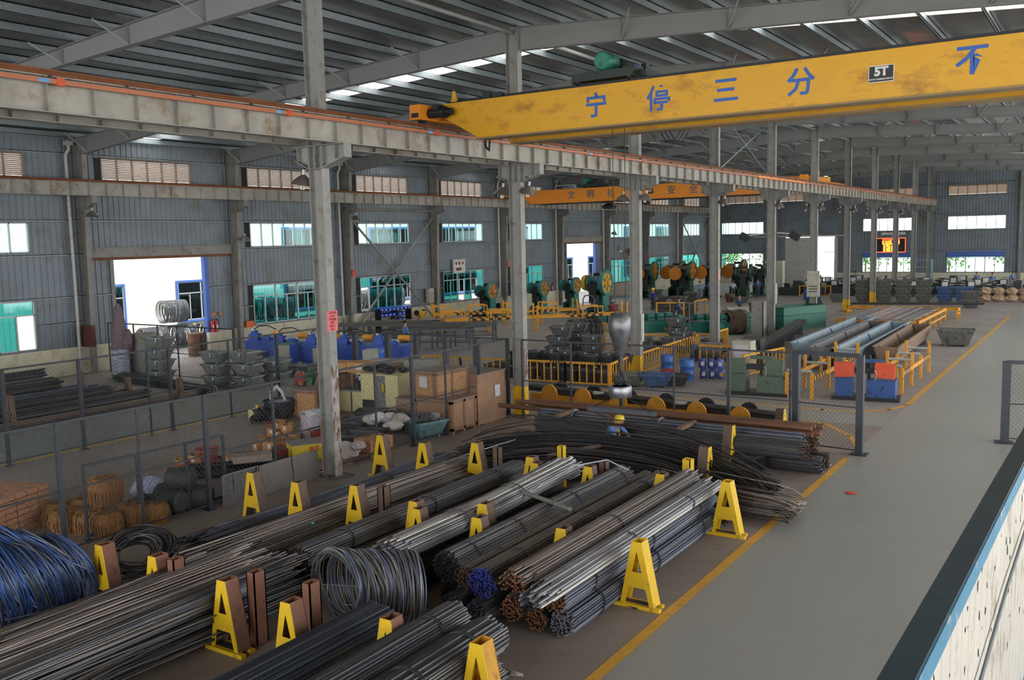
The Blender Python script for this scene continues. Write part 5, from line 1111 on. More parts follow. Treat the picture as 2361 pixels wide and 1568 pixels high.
# bar rack at the near left
for x, y, h_, lb in ((-30.95, 16.3, 1.1, 'brown bar rack post nearest the frame edge'), (-33.3, 20.3, 1.25, 'tall brown bar rack post behind the far cage fence'), (-31.95, 21.4, .92, 'brown A shaped bar stand at the rack end'), (-30.4, 22.6, .85, 'brown A shaped bar stand by itself at the rod tips')):
    t = thing('bar_post', lb, 'post', (x, y, 0), 0, 'brown bar rack posts'); mb = MB(); mb.prism([(-.22, -.06, 0), (-.1, -.06, 0), (-.03, -.06, h_), (-.12, -.06, h_)], (0, .12, 0)); mb.prism([(.22, -.06, 0), (.1, -.06, 0), (.0, -.06, h_), (.12, -.06, h_)], (0, .12, 0)); mb.box(-.12, .12, -.06, .06, h_*.4, h_*.5); mb.build('frame', m_std, t); MB().box(-.25, .25, -.1, .1, 0, .02).build('base_plate', m_std, t)
t = thing('bar_post', 'yellow bar rack post by the cream wall', 'post', (-37.0, 18.3, 0)); MB().box(-.12, .12, -.1, .1, 0, 1.5).build('frame', m_yf, t)
q_ = random.Random(3)
for i, (x, z, y0, y1, r_, k_) in enumerate(((-31.6, .24, 11.5, 21.8, .22, 'dark'), (-32.2, .24, 11.5, 21.5, .22, 'dark'), (-32.8, .24, 11.5, 20.9, .22, 'blue'), (-31.9, .6, 11.5, 20.5, .2, 'dark'), (-32.5, .62, 11.5, 20.2, .2, 'blue'), (-33.9, .3, 11.5, 20.6, .24, 'dark'), (-34.3, .8, 11.5, 19.8, .22, 'dark'), (-34.6, .3, 11.5, 20.8, .22, 'dark'), (-36.4, .95, 11.5, 20.4, .16, 'dark'), (-30.6, .12, 12.5, 24.0, .11, 'brown'))):
    bundle(['front low bar bundle in the near left rack', 'second low bar bundle in the near left rack', 'third low bar bundle in the near left rack', 'upper bar bundle at the front of the near left rack', 'upper bar bundle behind the front one', 'low bar bundle in the rear of the rack', 'high bar bundle in the rear of the rack', 'rearmost low bar bundle of the rack', 'single thick bundle resting high before the cream wall', 'thin long bundle lying in front of the rack posts'][i], (x, z), r_, y0, y1, k_, 'black', .03, (), .3, seed=50+i, group='bar bundles in the near left rack')
put(bundle('long dark bundle lying across the floor before the near door', (0, 0), .17, 0, 7.6, 'dark', 'bare', .03, (.3, .7), .2, seed=61), (-37.6, 24.9, .17), R(-97))
put(bundle('second long dark bundle lying before the near door', (0, 0), .15, 0, 7.4, 'dark', 'bare', .03, (.5,), .2, seed=62), (-37.5, 24.5, .15), R(-95))
m_strip = mat('striped tarp', '#6d6570', .8, 0, .5, 9, '#8a4a44', .45, 7, stretch=(1, 1, 3)); m_strip2 = mat('white blue striped cloth', '#9aa0b0', .8, 0, .6, 10, stretch=(.4, .4, 3))
t = thing('tarp_bundle', 'tall striped tarpaulin bundle standing at the near door', 'tarp', (-38.45, 25.5, 0)); MB().lathe([(.4, .0), (.45, .4), (.38, .9), (.42, 1.3), (.34, 1.9), (.3, 2.4), (.22, 2.9), (.16, 3.25), (.05, 3.4), (0, 3.4)], (0, 0, 0), 14).blob((.3, .15, 1.6), (.35, .3, .6), 12, 8, .15, 2).build('tarp', m_strip, t, True); MB().lathe([(.36, 0), (.4, .3), (.39, .8), (.37, 1.3), (.3, 1.32)], (.32, -.25, 0), 14).build('striped_cloth', m_strip2, t, True)
t = thing('covered_box', 'big box under a grey cover beside the striped tarpaulin', 'box', (-37.9, 26.4, 0), .1); MB().frustum((0, 0), (.95, .9), (1.0, .95), 1.95).blob((0, 0, 1.95), (.48, .45, .06), 12, 4, .2, 3).build('cover', mat('grey cloth cover', '#8f8c86', .8, 0, .1, 3, '#6f6a62', .3, 3), t)
st(MB().box(XW+.2, XW+1.0, 25.3, 25.5, 1.3, 2.3), 'trim_71', mat('dark red board', '#5b2f2c', .6))
T0 = {}
def tubs(key, rows, **kw):
    for lb, x, y, z, rz in rows:
        if key not in T0: T0[key] = tub(lb, (x, y, z), rz, **kw)
        else: dup(T0[key], (x, y, z), rz, lb)
tubs('grey', [('grey steel tub at the bottom of the stack before the near door', -35.2, 25.2, 0, .2), ('grey steel tub second from the bottom before the near door', -35.2, 25.2, .5, .2), ('grey steel tub third from the bottom before the near door', -35.2, 25.2, 1.0, .2), ('grey steel tub on top of the stack before the near door', -35.1, 25.2, 1.5, .25),
   ('zinc tub at the bottom left of the stacks beside the fence', -31.6, 25.4, 0, .1), ('zinc tub in the middle of the left fence stack', -31.6, 25.4, .5, .1), ('zinc tub on top of the left fence stack', -31.7, 25.4, 1.0, .1), ('zinc tub at the bottom of the right fence stack', -30.3, 25.9, 0, .1), ('zinc tub in the middle of the right fence stack', -30.3, 25.9, .5, .15), ('zinc tub on top of the right fence stack', -30.6, 26.0, 1.0, .1), ('zinc tub behind the right fence stack', -30.0, 27.2, 0, .3), ('upper zinc tub behind the right fence stack', -30.0, 27.2, .5, .3), ('rear zinc tub at the back of the stacks', -32.2, 27.5, 0, .2), ('upper rear zinc tub at the back of the stacks', -32.2, 27.5, .5, .2),
   ('grey tub in front of the first blue machine', -33.6, 30.5, 0, .3), ('grey tub with a tag before the second blue machine', -30.0, 29.3, 0, .2), ('grey tub beside the tagged one', -31.4, 29.0, 0, .3), ('grey tub right of the first middle column, by the blue cabinet', -26.9, 29.6, 0, .3), ('grey tub in shadow by the orange box', -36.6, 31.8, 0, .1)], m=m_tubl, fill=True, tag=True)
m_rod = mat('rust drum', '#7d5a48', .8, .1, .25, 4)
t = thing('rusty_drum', 'rusty red brown drum standing in the near doorway', 'drum', (-41.6, 32.0, 0)); MB().lathe([(0, 0), (.32, 0), (.33, .4), (.34, .42), (.33, .44), (.33, .8), (.34, .82), (.33, .84), (.32, 1.25), (0, 1.25)], (0, 0, 0), 18).build('drum', m_rod, t, True)
t = thing('rusty_cabinet', 'brown rusty cabinet beside the drum in the near doorway', 'cabinet', (-41.7, 32.7, 0)); MB().box(-.3, .3, -.3, .3, 0, 1.25).build('case', m_rod, t)
# coils outside: one detailed, then copies
co = coil('wire coil lying on two others seen through the near door', (-46.6, 33.6, 2.15), (-46.2, 35.1, 2.15), (.25, 1, 0), (.25, 1, 0), .66, 26, [mat('outdoor coil wire', '#8a8a8c', .5, .4, .2, 4)]*4, .03, 70, .03, .02, 22, 4, 0, 'wire_coil', 'wire rod coils in the yard')
lo = ['wire coil at the lower left seen through the near door', 'wire coil at the lower right seen through the near door', 'wire coil half hidden by the blue jamb']
for i, (x, y, z) in enumerate(((-46.4, 32.1, .68), (-46.4, 34.0, .68), (-46.4, 36.1, .68))): dup(co, (x, y, z), R(12), lo[i])
for i in range(9):
    dup(co, (-44.0, 37.4+1.75*i+(2.2 if i > 3 else 0), .68), R(-20), 'wire coil of the bottom row in the yard behind the left windows')
    if i not in (3, 8): dup(co, (-45.0, 37.0+1.75*i+(2.2 if i > 3 else 0), 1.9), R(-20), 'wire coil of the top row in the yard behind the left windows')
for i in range(6): dup(co, (-44.0, 57.2-1.1*i if i < 3 else 60+i, .68), R(-20), 'wire coil in the yard behind the window under the display box')
for i, y in enumerate((38.3, 40.2)): solo(MB().blob((0, 0, .08), (.6, .35, .12), 12, 5, .2, i), 'white_bag', m_sackp, 'white plastic heap on the coils seen through the coil window', 'bag', 'white plastic on the yard coils', loc=(-44.9, y, 2.55))
# blue machines
m_mb = mat('blue machine enamel', '#2f58b8', .4, .05, .08, 3, '#1f2f5a', .25, 5); m_ora = mat('orange motor', '#e39a2c', .5, 0, .1, 5)
def bluemach(label, loc, rz=0):
    t = thing('thread_machine', label, 'machine', loc, rz, 'blue threading machines'); MB().box(-.9, .9, -.5, .5, 0, .85).build('base', m_mb, t); MB().prism([(-.95, -.55, .85), (.95, -.55, .85), (.95, .55, .85), (-.95, .55, .85)], (0, 0, .08)).build('bed', m_mb, t)
    MB().box(-.75, -.25, -.3, .3, .93, 1.25).box(-.65, -.4, -.2, .2, 1.25, 1.42).build('head', m_mb, t); MB().box(.0, .35, -.35, .35, .93, 1.15).build('carriage', m_mb, t)
    MB().cyl((-.2, 0, 1.1), (.5, 0, 1.1), .09, 10).build('spindle', m_alu, t, True); MB().cyl((.45, .1, 1.25), (.95, .1, 1.25), .16, 14).build('motor', m_ora, t, True)
    MB().tube([(-.7, .2, 1.4), (-.4, .25, 1.62), (.1, .25, 1.66), (.6, .2, 1.45)], .03, 6).build('hose', m_drk, t); MB().box(-.6, -.5, -.25, -.15, 1.42, 1.55).build('cup', m_wht, t); return t
b0 = bluemach('blue machine at the wall below the coil window', (-37.6, 33.4, 0), .5)
for i, (x, y, rz) in enumerate(((-35.3, 33.0, .5), (-33.2, 33.2, .5), (-31.4, 33.6, .4), (-29.6, 34.2, .4))): dup(b0, (x, y, 0), rz, ['second blue machine from the wall', 'blue machine left of the first middle column', 'blue machine right of the first middle column', 'blue machine behind the fence beside the blue white cabinet'][i])
m_bw = mat('bright blue panel', '#2a6fd8', .45)
for x, y, lb in ((-28.35, 31.6, 'white machine cabinet with a bright blue lettered side panel'), (-30.9, 31.0, 'pale cabinet with a blue side just right of the first middle column'), (-33.9, 31.4, 'pale cabinet with a green cloth on top in front of the blue machines')):
    t = thing('control_cabinet', lb, 'cabinet', (x, y, 0), .35); MB().box(-.4, .4, -.35, .35, 0, 1.05).build('case', mat('pale control case', '#b2b1a8', .5, 0, .06, 3), t); MB().box(.4, .42, -.36, .36, 0, 1.12).build('side_panel', m_bw if x > -30 else m_mb, t)
    if x > -30: letter('CNC01', .17, m_wht, (.425, 0, .95), FACE_X, t)
    if x < -33: MB().blob((.1, 0, 1.07), (.45, .35, .06), 12, 4, .3, 3).build('green_cloth', mat('green cloth', '#4d8a5a', .8), t)
# long steel tables with bars
m_gst = mat('grey blue steel frame', '#5c636b', .5, .3, .15, 4, '#4b4640', .3, 4)
def bartable(label, loc, rz, L, W_, H, n, bars, top=True):
    t = thing('bar_table', label, 'table', loc, rz); fr = MB()
    for y in (-W_/2, W_/2): MB().bar((0, y, H-.06), (L, y, H-.06), .08, .12).build('rail', m_gst, t)
    for i in range(n):
        x = L*i/(n-1)
        for y in (-W_/2, W_/2): MB().box(x-.045, x+.045, y-.045, y+.045, 0, H-.1).build('leg', m_gst, t)
        MB().box(x-.04, x+.04, -W_/2, W_/2, H-.12, H-.04).build('cross_bar', m_gst, t)
        if top: MB().box(x-.04, x+.04, W_/2-.04, W_/2+.04, H, H+.28).build('stop_post', m_gst, t)
    MB().bar((0, 0, .3), (L, 0, .3), .06, .06).build('stretcher', m_gst, t)
    mb = MB(); q2 = random.Random(int(L*10))
    for i in range(bars): y = -W_/2+.05+(W_-.1)*i/max(1, bars-1); mb.k = q2.randrange(4); mb.tube([(q2.uniform(-.4, .3), y, H+.03), (L+q2.uniform(-.5, .3), y, H+.03)], .03, 6)
    o = mb.build('bars', RM['warm'], t); return t
bartable('long steel table carrying bars behind the man in blue, nearer one', (-39.5, 41.2, 0), R(22), 9.6, .9, 1.0, 7, 16)
bartable('long steel feed table with pale bars ending by the yellow racks', (-33.5, 39.5, 0), R(22), 4.2, 1.0, 1.12, 5, 14, False)
bartable('long low steel rack of dark bars under the braced bay', (-39.8, 44.2, 0), R(40), 8.0, 1.1, .85, 6, 18)
t = thing('bin_shelf', 'dark shelf of small blue bins under the braced window bay', 'shelf', (-40.4, 47.2, 0)); 
for z in (.62, 1.0, 1.36): MB().box(-.25, .25, -1.6, 1.6, z-.03, z).build('shelf_board', m_drk, t)
for y in (-1.55, 0, 1.55): MB().box(-.25, .25, y-.03, y+.03, 0, 1.5).build('upright', m_drk, t)
m_bin = mat('blue plastic bin', '#2f4fd0', .4, 0, .05); nb = 0
for z, ys_ in ((1.36, [-1.4+.4*i for i in range(8)]), (1.0, [-1.4, -1.0, -.6, -.2, .4, .8]), (.62, [.4, .8])):
    for y in ys_:
        b_ = solo(MB().prism([(-.18, -.17, 0), (.2, -.17, 0), (.26, -.17, .2), (-.18, -.17, .26)], (0, .34, 0)), 'parts_bin', m_bin, 'small blue parts bin with a white label on the %s' % {1.36: 'top board of the bin shelf', 1.0: 'middle board of the bin shelf', .62: 'bottom board of the bin shelf'}[z], 'bin', 'blue bins on the shelf %d' % int(z*100), loc=(-40.4, 47.2+y, z))
        MB().box(.235, .245, -.06, .06, .06, .16).build('bin_label', m_wht, b_)
t = thing('bench_grinder', 'yellow pedestal grinder by the cream wall beside the brace foot', 'grinder', (-40.6, 50.3, 0)); MB().box(-.15, .15, -.2, .2, 0, .8).box(-.12, .2, -.35, .35, .8, 1.05).build('pedestal', m_yel, t)
for y in (-.4, .4): MB().cyl((0, y-.05, .95), (0, y+.05, .95), .2, 14).build('wheel', m_drk, t)
# yellow feeder racks
m_yr = mat('orange yellow rack paint', '#dd9a1f', .5, 0, .1, 4, '#8d6524', .25, 5)
def hazard(a, b, w_, h_, parent, n=8):
    a, b = V(a), V(b)
    for i in range(n):
        if i % 2: continue
        p, q = a+(b-a)*(i/n), a+(b-a)*((i+1)/n); MB().bar(p, q, w_+.006, h_+.006).build('hazard_stripe', m_blk, parent)
def yrack(label, loc, rz, L, W_, H, posts):
    t = thing('feeder_rack', label, 'rack', loc, rz, 'yellow feeder racks')
    for y in (-W_/2, W_/2):
        MB().bar((0, y, H), (L, y, H), .1, .14).build('beam', m_yr, t); hazard((L*.15, y, H), (L*.35, y, H), .1, .14, t, 9); hazard((L*.68, y, H), (L*.86, y, H), .1, .14, t, 9)
        for i in range(posts): x = L*i/(posts-1); MB().box(x-.05, x+.05, y-.05, y+.05, 0, H+(.75 if i % 2 == 0 else .55)).build('post', m_yr, t)
        for i in range(posts-1):
            x0 = L*i/(posts-1); MB().bar((x0, y, H+.55), (x0+L/(posts-1)*.45, y, H+.55), .06, .06).build('guard_bar', m_yr, t)
            MB().box(x0+L/(posts-1)*.45-.03, x0+L/(posts-1)*.45+.03, y-.03, y+.03, H, H+.55).build('guard_post', m_yr, t)
    for i in range(posts): x = L*i/(posts-1); MB().bar((x, -W_/2, H), (x, W_/2, H), .08, .1).build('cross_bar', m_yr, t)
    return t
yrack('long yellow feeder rack with black stripes nearest the column', (-35.2, 45.8, 0), R(45), 12.0, 1.1, .95, 5); yrack('yellow feeder rack with black stripes nearer the wall', (-38.6, 49.2, 0), R(45), 10.0, 1.1, .95, 5)
t = thing('low_stand', 'low orange stand between the racks and the dark coil', 'stand', (-27.9, 51.0, 0), R(35)); MB().box(-1.4, 1.4, -.3, .3, .42, .5).build('top', m_yr, t)
for x in (-1.3, 1.3): MB().box(x-.04, x+.04, -.04, .04, 0, .45).build('leg', m_yr, t)
for i, (x, y) in enumerate(((-39.0, 55.0), (-38.3, 55.8))): basket(['black basket on the floor behind the racks', 'second black basket behind the racks'][i], (x, y, 0), m_bblk, .35, .45, .6)
# ================================================================ CENTRE: PRESSES, TUBS, ROLLING MACHINES, RAILINGS
m_tq2 = mat('turquoise press enamel', '#2f7c74', .45, .1, .12, 3, '#2a3634', .4, 3); m_dg = mat('dark green press enamel', '#2f5a45', .45, .1, .12, 3, '#22302a', .4, 3)
m_wy = mat('yellow wheel face', '#cf9a28', .5, .1, .2, 6, '#6f5a2c', .3, 6); m_wo = mat('orange wheel face', '#c2781f', .5, .1, .2, 6, '#5a4426', .35, 6)
def press(label, loc, s_=1.0, body=None, wheel=None, rz=0, wr=.84, second=False, group='mechanical presses'):
    body = body or m_tq2; wheel = wheel or m_wy; t = thing('mechanical_press', label, 'press', loc, rz, group); S = lambda *a: [q*s_ for q in a]
    for x in (-.5, .38):
        mb = MB(); P = [(x, -.75, 0), (x, 1.15, 0), (x, .95, 1.4), (x, .85, 2.6), (x, .5, 3.2), (x, -.6, 3.2), (x, -.7, 2.3), (x, .0, 2.0), (x, .05, 1.15), (x, -.65, .95)]
        mb.prism([S(*p) for p in P][::-1], (.13*s_, 0, 0)); mb.build('side_frame', body, t)
    MB().box(*S(-.5, .5, .35, .85, .2, 2.9)).build('back_plate', body, t); MB().box(*S(-.75, .75, -.85, 1.2, 0, .16)).build('base', body, t)
    MB().box(*S(-.55, .6, -.6, .1, .82, .98)).build('bolster', m_drk, t); MB().box(*S(-.28, .28, -.62, -.15, 1.35, 2.35)).build('ram', m_drk, t); MB().box(*S(-.42, .42, -.7, .3, 2.3, 2.7)).build('slide_head', m_drk, t)
    mb = MB(); mb.M = Matrix.Translation(S(0, -.1, 2.75)) @ Matrix.Scale(s_, 4); mb.cyl((-.75, 0, 0), (1.0, 0, 0), .13, 12); mb.build('crankshaft', m_drk, t, True)
    mb = MB(); mb.M = Matrix.Translation(S(.78, -.1, 2.75)) @ Matrix.Scale(s_, 4); R_ = wr
    mb.lathe([(R_*.8, -.12), (R_, -.12), (R_, .14), (R_*.82, .14), (R_*.8, .06)], (0, 0, 0), 32, 'X'); w_ = mb.build('flywheel', body, t, True)
    mb = MB(); mb.M = Matrix.Translation(S(.78, -.1, 2.75)) @ Matrix.Scale(s_, 4); n = 6; seg = 48
    # wheel disc with six round windows: spokes widen towards the rim
    for k in range(n):
        a = 2*math.pi*k/n
        pts = [(.05, math.cos(a+d)*r_, math.sin(a+d)*r_) for d, r_ in ((-.50, .26*R_), (-.22, .48*R_), (-.50, .81*R_), (0, .83*R_), (.50, .81*R_), (.22, .48*R_), (.50, .26*R_))]
        mb.prism(pts, (.05, 0, 0))
    mb.lathe([(0, .0), (.34*R_, .0), (.34*R_, .14), (.2*R_, .2), (.2*R_, .3), (0, .3)], (0, 0, 0), 20, 'X'); mb.build('wheel_disc', wheel, w_)
    MB().cyl(S(1.05, -.1, 2.75), S(1.16, -.1, 2.75), .09*s_, 10).build('hub_nut', m_alu, w_)
    mb = MB(); mb.M = Matrix.Translation(S(-.72, -.1, 2.75)) @ Matrix.Scale(s_, 4); mb.lathe([(0, -.22), (.5, -.22), (.55, -.1), (.55, .1), (0, .12)], (0, 0, 0), 24, 'X'); mb.build('gear_cover', wheel if s_ > .9 else body, t, True)
    MB().box(*S(-.35, .3, .2, .8, 3.2, 3.42)).build('motor', m_drk, t)
    if second:
        mb = MB(); mb.M = Matrix.Translation(S(-.6, -.95, 2.5)) @ Matrix.Scale(s_, 4); mb.lathe([(0, -.2), (.62, -.2), (.66, 0), (.5, .05), (.46, -.02), (.2, -.02), (.16, .1), (0, .1)], (0, 0, 0), 26, 'Y'); mb.build('pulley', wheel, t, True)
    return t
p0 = press('largest turquoise press with a yellow spoked flywheel in the middle of the hall', (-30.3, 57.2, 0), 1.0, wr=.88)
p1 = press('small turquoise press with a yellow flywheel just right of the second middle column', (-37.0, 60.2, 0), .78, m_tq2, m_wo)
p2 = dup(p1, (-36.4, 64.2, 0), 0, 'small turquoise press with a dull flywheel between the small and the large press'); p3 = dup(p1, (-38.8, 55.8, 0), 0, 'small turquoise press half hidden left of the second middle column')
g0 = press('dark green press with an orange pulley facing the room, far group', (-33.4, 80.6, 0), .95, m_dg, m_wo, 0, .95, True)
for x, y, rz, lb in ((-36.9, 79.9, .1, 'dark green press at the left end of the far group'), (-35.2, 82.6, 0, 'dark green press behind the operator in grey'), (-31.7, 82.6, 0, 'dark green press with the largest brown flywheel, far group'), (-30.2, 85.6, 0, 'dark green press partly behind the fourth middle column')): dup(g0, (x, y, 0), rz, lb)
g1 = press('dark green press with an open wheel right of the fourth middle column', (-28.6, 83.0, 0), .85, m_dg, m_drk, .2, .95)
dup(g1, (-28.2, 86.6, 0), .2, 'dark green press with a light spoked wheel before the far left window'); dup(g1, (-29.3, 89.2, 0), .2, 'dark green press behind the spoked wheel')
m_ext2 = mat('steel mesh guard', '#5d6668', .5, .4)
t = thing('guard_stand', 'grey tubular stand in front of the largest press', 'stand', (-29.9, 55.3, 0))
for x in (-.45, .45): MB().tube([(x, 0, 0), (x, 0, 1.7), (x*.7, 0, 1.95), (0, 0, 2.0)], .045, 8).build('leg', m_ext2, t, True)
for z in (.5, 1.0, 1.5): MB().bar((-.45, 0, z), (.45, 0, z), .04, .04).build('cross_bar', m_ext2, t)
t = thing('side_table', 'small grey table with a red basket right of the largest press', 'table', (-28.9, 57.0, 0)); MB().box(-.4, .4, -.3, .3, .78, .84).build('top', m_drk, t)
for x in (-.35, .35):
    for y in (-.25, .25): MB().box(x-.03, x+.03, y-.03, y+.03, 0, .78).build('leg', m_drk, t)
basket('dark red basket on the small table by the largest press', (-28.9, 57.0, .84), m_bred, .28, .36, .4)
coil('dark ribbed wire coil lying behind the stacked tubs', (-26.1, 45.9, .62), (-24.8, 47.2, .62), (.65, .75, 0), (.65, .75, 0), .62, 40, m_coild, .026, 81, .03, .02, 26, 4, 0, 'wire_coil', 'dark wire coils')
coil('rusty brown wire coil behind the fourth middle column', (-19.1, 52.4, .72), (-18.3, 53.2, .72), (.7, .7, 0), (.7, .7, 0), .72, 30, [mat('rusty coil wire', '#6b5543', .6, .3, .25, 4)]*4, .03, 82, .06, .06, 26, 4, 0, 'wire_coil', 'dark wire coils')
# tubs of the middle
tubs('mid', [('loaded grey tub at the top of the stack right of the second middle column', -23.3, 40.2, 1.0, .25), ('tagged grey tub in the middle of that stack', -23.4, 40.0, .5, .25), ('grey tub at the bottom of the stack by the second middle column', -23.4, 39.9, 0, .25), ('grey tub behind the loaded stack', -23.3, 41.8, 1.0, .3), ('grey tub in the middle of the rear stack', -23.3, 41.8, .5, .3), ('grey tub at the bottom of the rear stack', -23.3, 41.8, 0, .3),
   ('loaded tub in front of the dark coil', -21.9, 40.9, .5, .2), ('tub under the loaded tub before the coil', -21.9, 40.9, 0, .2), ('tagged tub in the front row, left', -22.5, 38.0, 0, .2), ('tagged tub in the front row, second', -20.8, 37.6, 0, .2), ('dark loaded tub in the front row, third', -19.3, 38.2, 0, .15), ('tub right of the coil with a blue tag', -19.5, 41.5, .45, .2), ('tub at the foot of the tagged one', -19.5, 41.6, 0, .2), ('tub beside the third middle column', -18.2, 42.4, .4, .2),
   ('grey tub before the green rolling machine', -18.3, 43.9, .5, .2), ('lower tub before the green rolling machine', -18.3, 43.9, 0, .2), ('tagged tub stack bottom behind the column', -19.6, 46.0, 0, .2), ('tagged tub stack middle behind the column', -19.6, 46.0, .5, .2), ('tagged tub stack top behind the column', -19.6, 46.1, 1.0, .3), ('tub low by the yellow railing end', -17.4, 45.7, 0, .2), ('tub at the foot of the rolling machines', -19.9, 43.6, 0, .1)], m=m_tub, fill=True, tag=True)
tubs('mid2', [('grey tub in the group behind the largest press', -27.5, 63.0, 0, .2), ('grey tub stacked behind the largest press', -27.5, 63.0, .5, .2), ('grey tub beside the yellow frame behind the press', -25.9, 63.2, 0, .2), ('upper grey tub beside the yellow frame', -25.9, 63.4, .5, .2), ('grey tub by the small presses', -33.7, 60.4, 0, .4), ('grey tub at the far left door', -35.5, 68.5, 0, .1), ('upper grey tub at the far left door', -35.5, 68.5, .5, .1), ('tub against the wall beyond the largest press', -31.0, 69.5, .0, .1), ('upper tub against the wall beyond the largest press', -31.0, 69.5, .5, .1), ('second tub against the wall beyond the press', -29.4, 69.8, 0, .1), ('upper second tub beyond the press', -29.4, 69.8, .5, .1),
   ('pair of tubs by the green press, lower', -35.2, 78.0, 0, .2), ('pair of tubs by the green press, upper', -35.2, 78.0, .5, .2), ('tub stack before the men at the press, lower', -30.7, 75.6, 0, .1), ('tub stack before the men at the press, upper', -30.7, 75.6, .45, .1), ('wide tub by the far left window', -26.7, 77.0, 0, .1), ('tub with dark filling behind the seated man', -22.0, 67.0, .35, .1), ('tub below the dark filled one', -22.0, 67.0, -.0, .1)], m=m_tub, fill=True, tag=False, b=(.9, .6), t_=(1.3, .9))
basket('brown bucket on the floor by the men at the far presses', (-27.9, 77.4, 0), mat('brown bucket', '#6b4a3a', .6), .3, .42, .75)
# field of dark baskets inside the railing
q_ = random.Random(8); nbk = 0; b0 = None
for i in range(7):
    for j in range(4):
        x, y = -22.6+.95*i+q_.uniform(-.12, .12), 33.0+.95*j+q_.uniform(-.12, .12)
        if x > -17.3 and y > 33.6: continue
        nbk += 1
        if b0 is None:
            b0 = basket('black basket of small metal parts inside the yellow railing', (x, y, 0), m_bblk, .36, .46, .5, m_scr, 'black baskets inside the yellow railing'); MB().cb(.1, -.2, .52, .1, .1, .02, .4).build('tag', mat('pale tag', '#c9dbe8', .6), b0)
        else: dup(b0, (x, y, q_.choice((0, 0, .0))), q_.uniform(0, 6))
for i in range(9):
    dup(b0, (-21.9+.6*i, 34.0+.25*(i % 3), .5), i*1.3)
# yellow picket railings
m_yp = mat('orange yellow railing', '#e0a024', .5, 0, .08, 3)
PK = {}
def railing(label, pts, H=.95, sp=.32, m=None, hz=True, z0=.14):
    m = m or m_yp; o = V((pts[0][0], pts[0][1], 0)); t = thing('guard_railing', label, 'railing', tuple(o), 0, 'yellow guard railings')
    L = [V((p[0], p[1], 0))-o for p in pts]
    for a, b in zip(L, L[1:]):
        MB().bar(a+V((0, 0, H)), b+V((0, 0, H)), .06, .08).build('top_rail', m, t); MB().bar(a+V((0, 0, z0)), b+V((0, 0, z0)), .05, .06).build('bottom_rail', m, t)
        ln = (b-a).length; n = max(1, round(ln/sp)); key = (round(H, 2), m.name)
        if hz: hazard(a+(b-a)*.7+V((0, 0, H)), a+(b-a)*.95+V((0, 0, H)), .06, .08, t, 9)
        for i in range(n+1):
            p = a+(b-a)*i/n; big = i in (0, n)
            if big: MB().box(p.x-.04, p.x+.04, p.y-.04, p.y+.04, 0, H+.03).build('post', m, t)
            else:
                if key not in PK: PK[key] = MB().box(-.02, .02, -.02, .02, z0, H); ob = PK[key].build('picket', m, t); PK[key] = ob.data
                else: ob = bpy.data.objects.new('picket', PK[key]); COL.objects.link(ob); ob.parent = t
                ob.location = p
    return t
railing('yellow picket railing with black bands around the baskets, front run', [(-20.6, 31.75), (-18.4, 31.95), (-16.5, 32.1)]); railing('yellow railing turning the corner towards the third middle column', [(-16.45, 32.15), (-16.75, 34.4)], hz=False)
railing('yellow railing beyond the third middle column running past the drums', [(-16.75, 35.0), (-17.3, 43.4)]); railing('yellow railing right of the fourth middle column', [(-16.9, 44.0), (-17.0, 46.8)], hz=False)
railing('yellow railing behind the crate cage', [(-25.4, 31.5), (-23.2, 31.35), (-21.0, 31.6)], hz=False); railing('short yellow railing in front of the dark coil', [(-22.4, 43.2), (-19.4, 44.5)], .8, .4, hz=False)
railing('yellow railing before the drums and jerrycans', [(-15.6, 39.4), (-13.0, 39.3)], hz=False); railing('low yellow railing along the blue conveyor', [(-12.6, 36.6), (-11.9, 39.8)], hz=False)
railing('yellow railing low behind the tub stack', [(-19.5, 46.8), (-17.4, 47.2)], .6, .4, hz=False)
for pts in ([(-27.0, 60.0), (-25.2, 60.6)], [(-25.0, 62.2), (-25.0, 64.4)]): railing('yellow frame behind the largest press, %s' % ('front' if pts[0][1] == 60 else 'side'), pts, 1.2, .9, hz=False)
# roller pipe rack along the cross lane
t = thing('pipe_rack', 'low yellow rack with round cheeks holding long dark pipes behind the fence', 'rack', (0, 0, 0))
MB().bar((-17.8, 29.3, .16), (-9.2, 27.9, .16), .14, .2).build('base_beam', m_yr, t); MB().bar((-17.9, 28.6, .16), (-9.0, 27.3, .16), .14, .2).build('base_beam', m_yr, t)
for i in range(6):
    u = i/5.5; x, y = -17.0+8.3*u, 28.35-1.3*u
    for dy, c_ in ((.0, m_yr), (.85, m_drk)):
        mb = MB(); P = [(x+.33*math.cos(a), y+dy-.04, .3+.36*math.sin(a)) for a in [math.pi*k/8 for k in range(9)]]+[(x-.33, y+dy-.04, .05), (x+.33, y+dy-.04, .05)]; mb.prism(P, (0, .08, 0)); mb.build('cheek', c_, t)
for i in range(9): solo(MB().cyl((-18.2, 28.75+.09*(i % 5)+.1, .34+.11*(i//5)), (-8.4, 27.3+.09*(i % 5)+.1, .34+.11*(i//5)), .055, 8), 'steel_pipe', RM['dark'][i % 4], 'long dark pipe lying in the yellow rack behind the fence', 'pipe', 'dark pipes in the yellow rack', True)
for i, (x, y, c_) in enumerate(((-15.2, 28.4, m_alu), (-11.9, 27.9, m_alu))): solo(MB().cyl((x, y, .47), (x+.4, y-.03, .47), .07, 10), 'short_tube', c_, ['short pale tube end on the yellow rack near the column', 'short pale tube end on the yellow rack, middle'][i], 'tube')
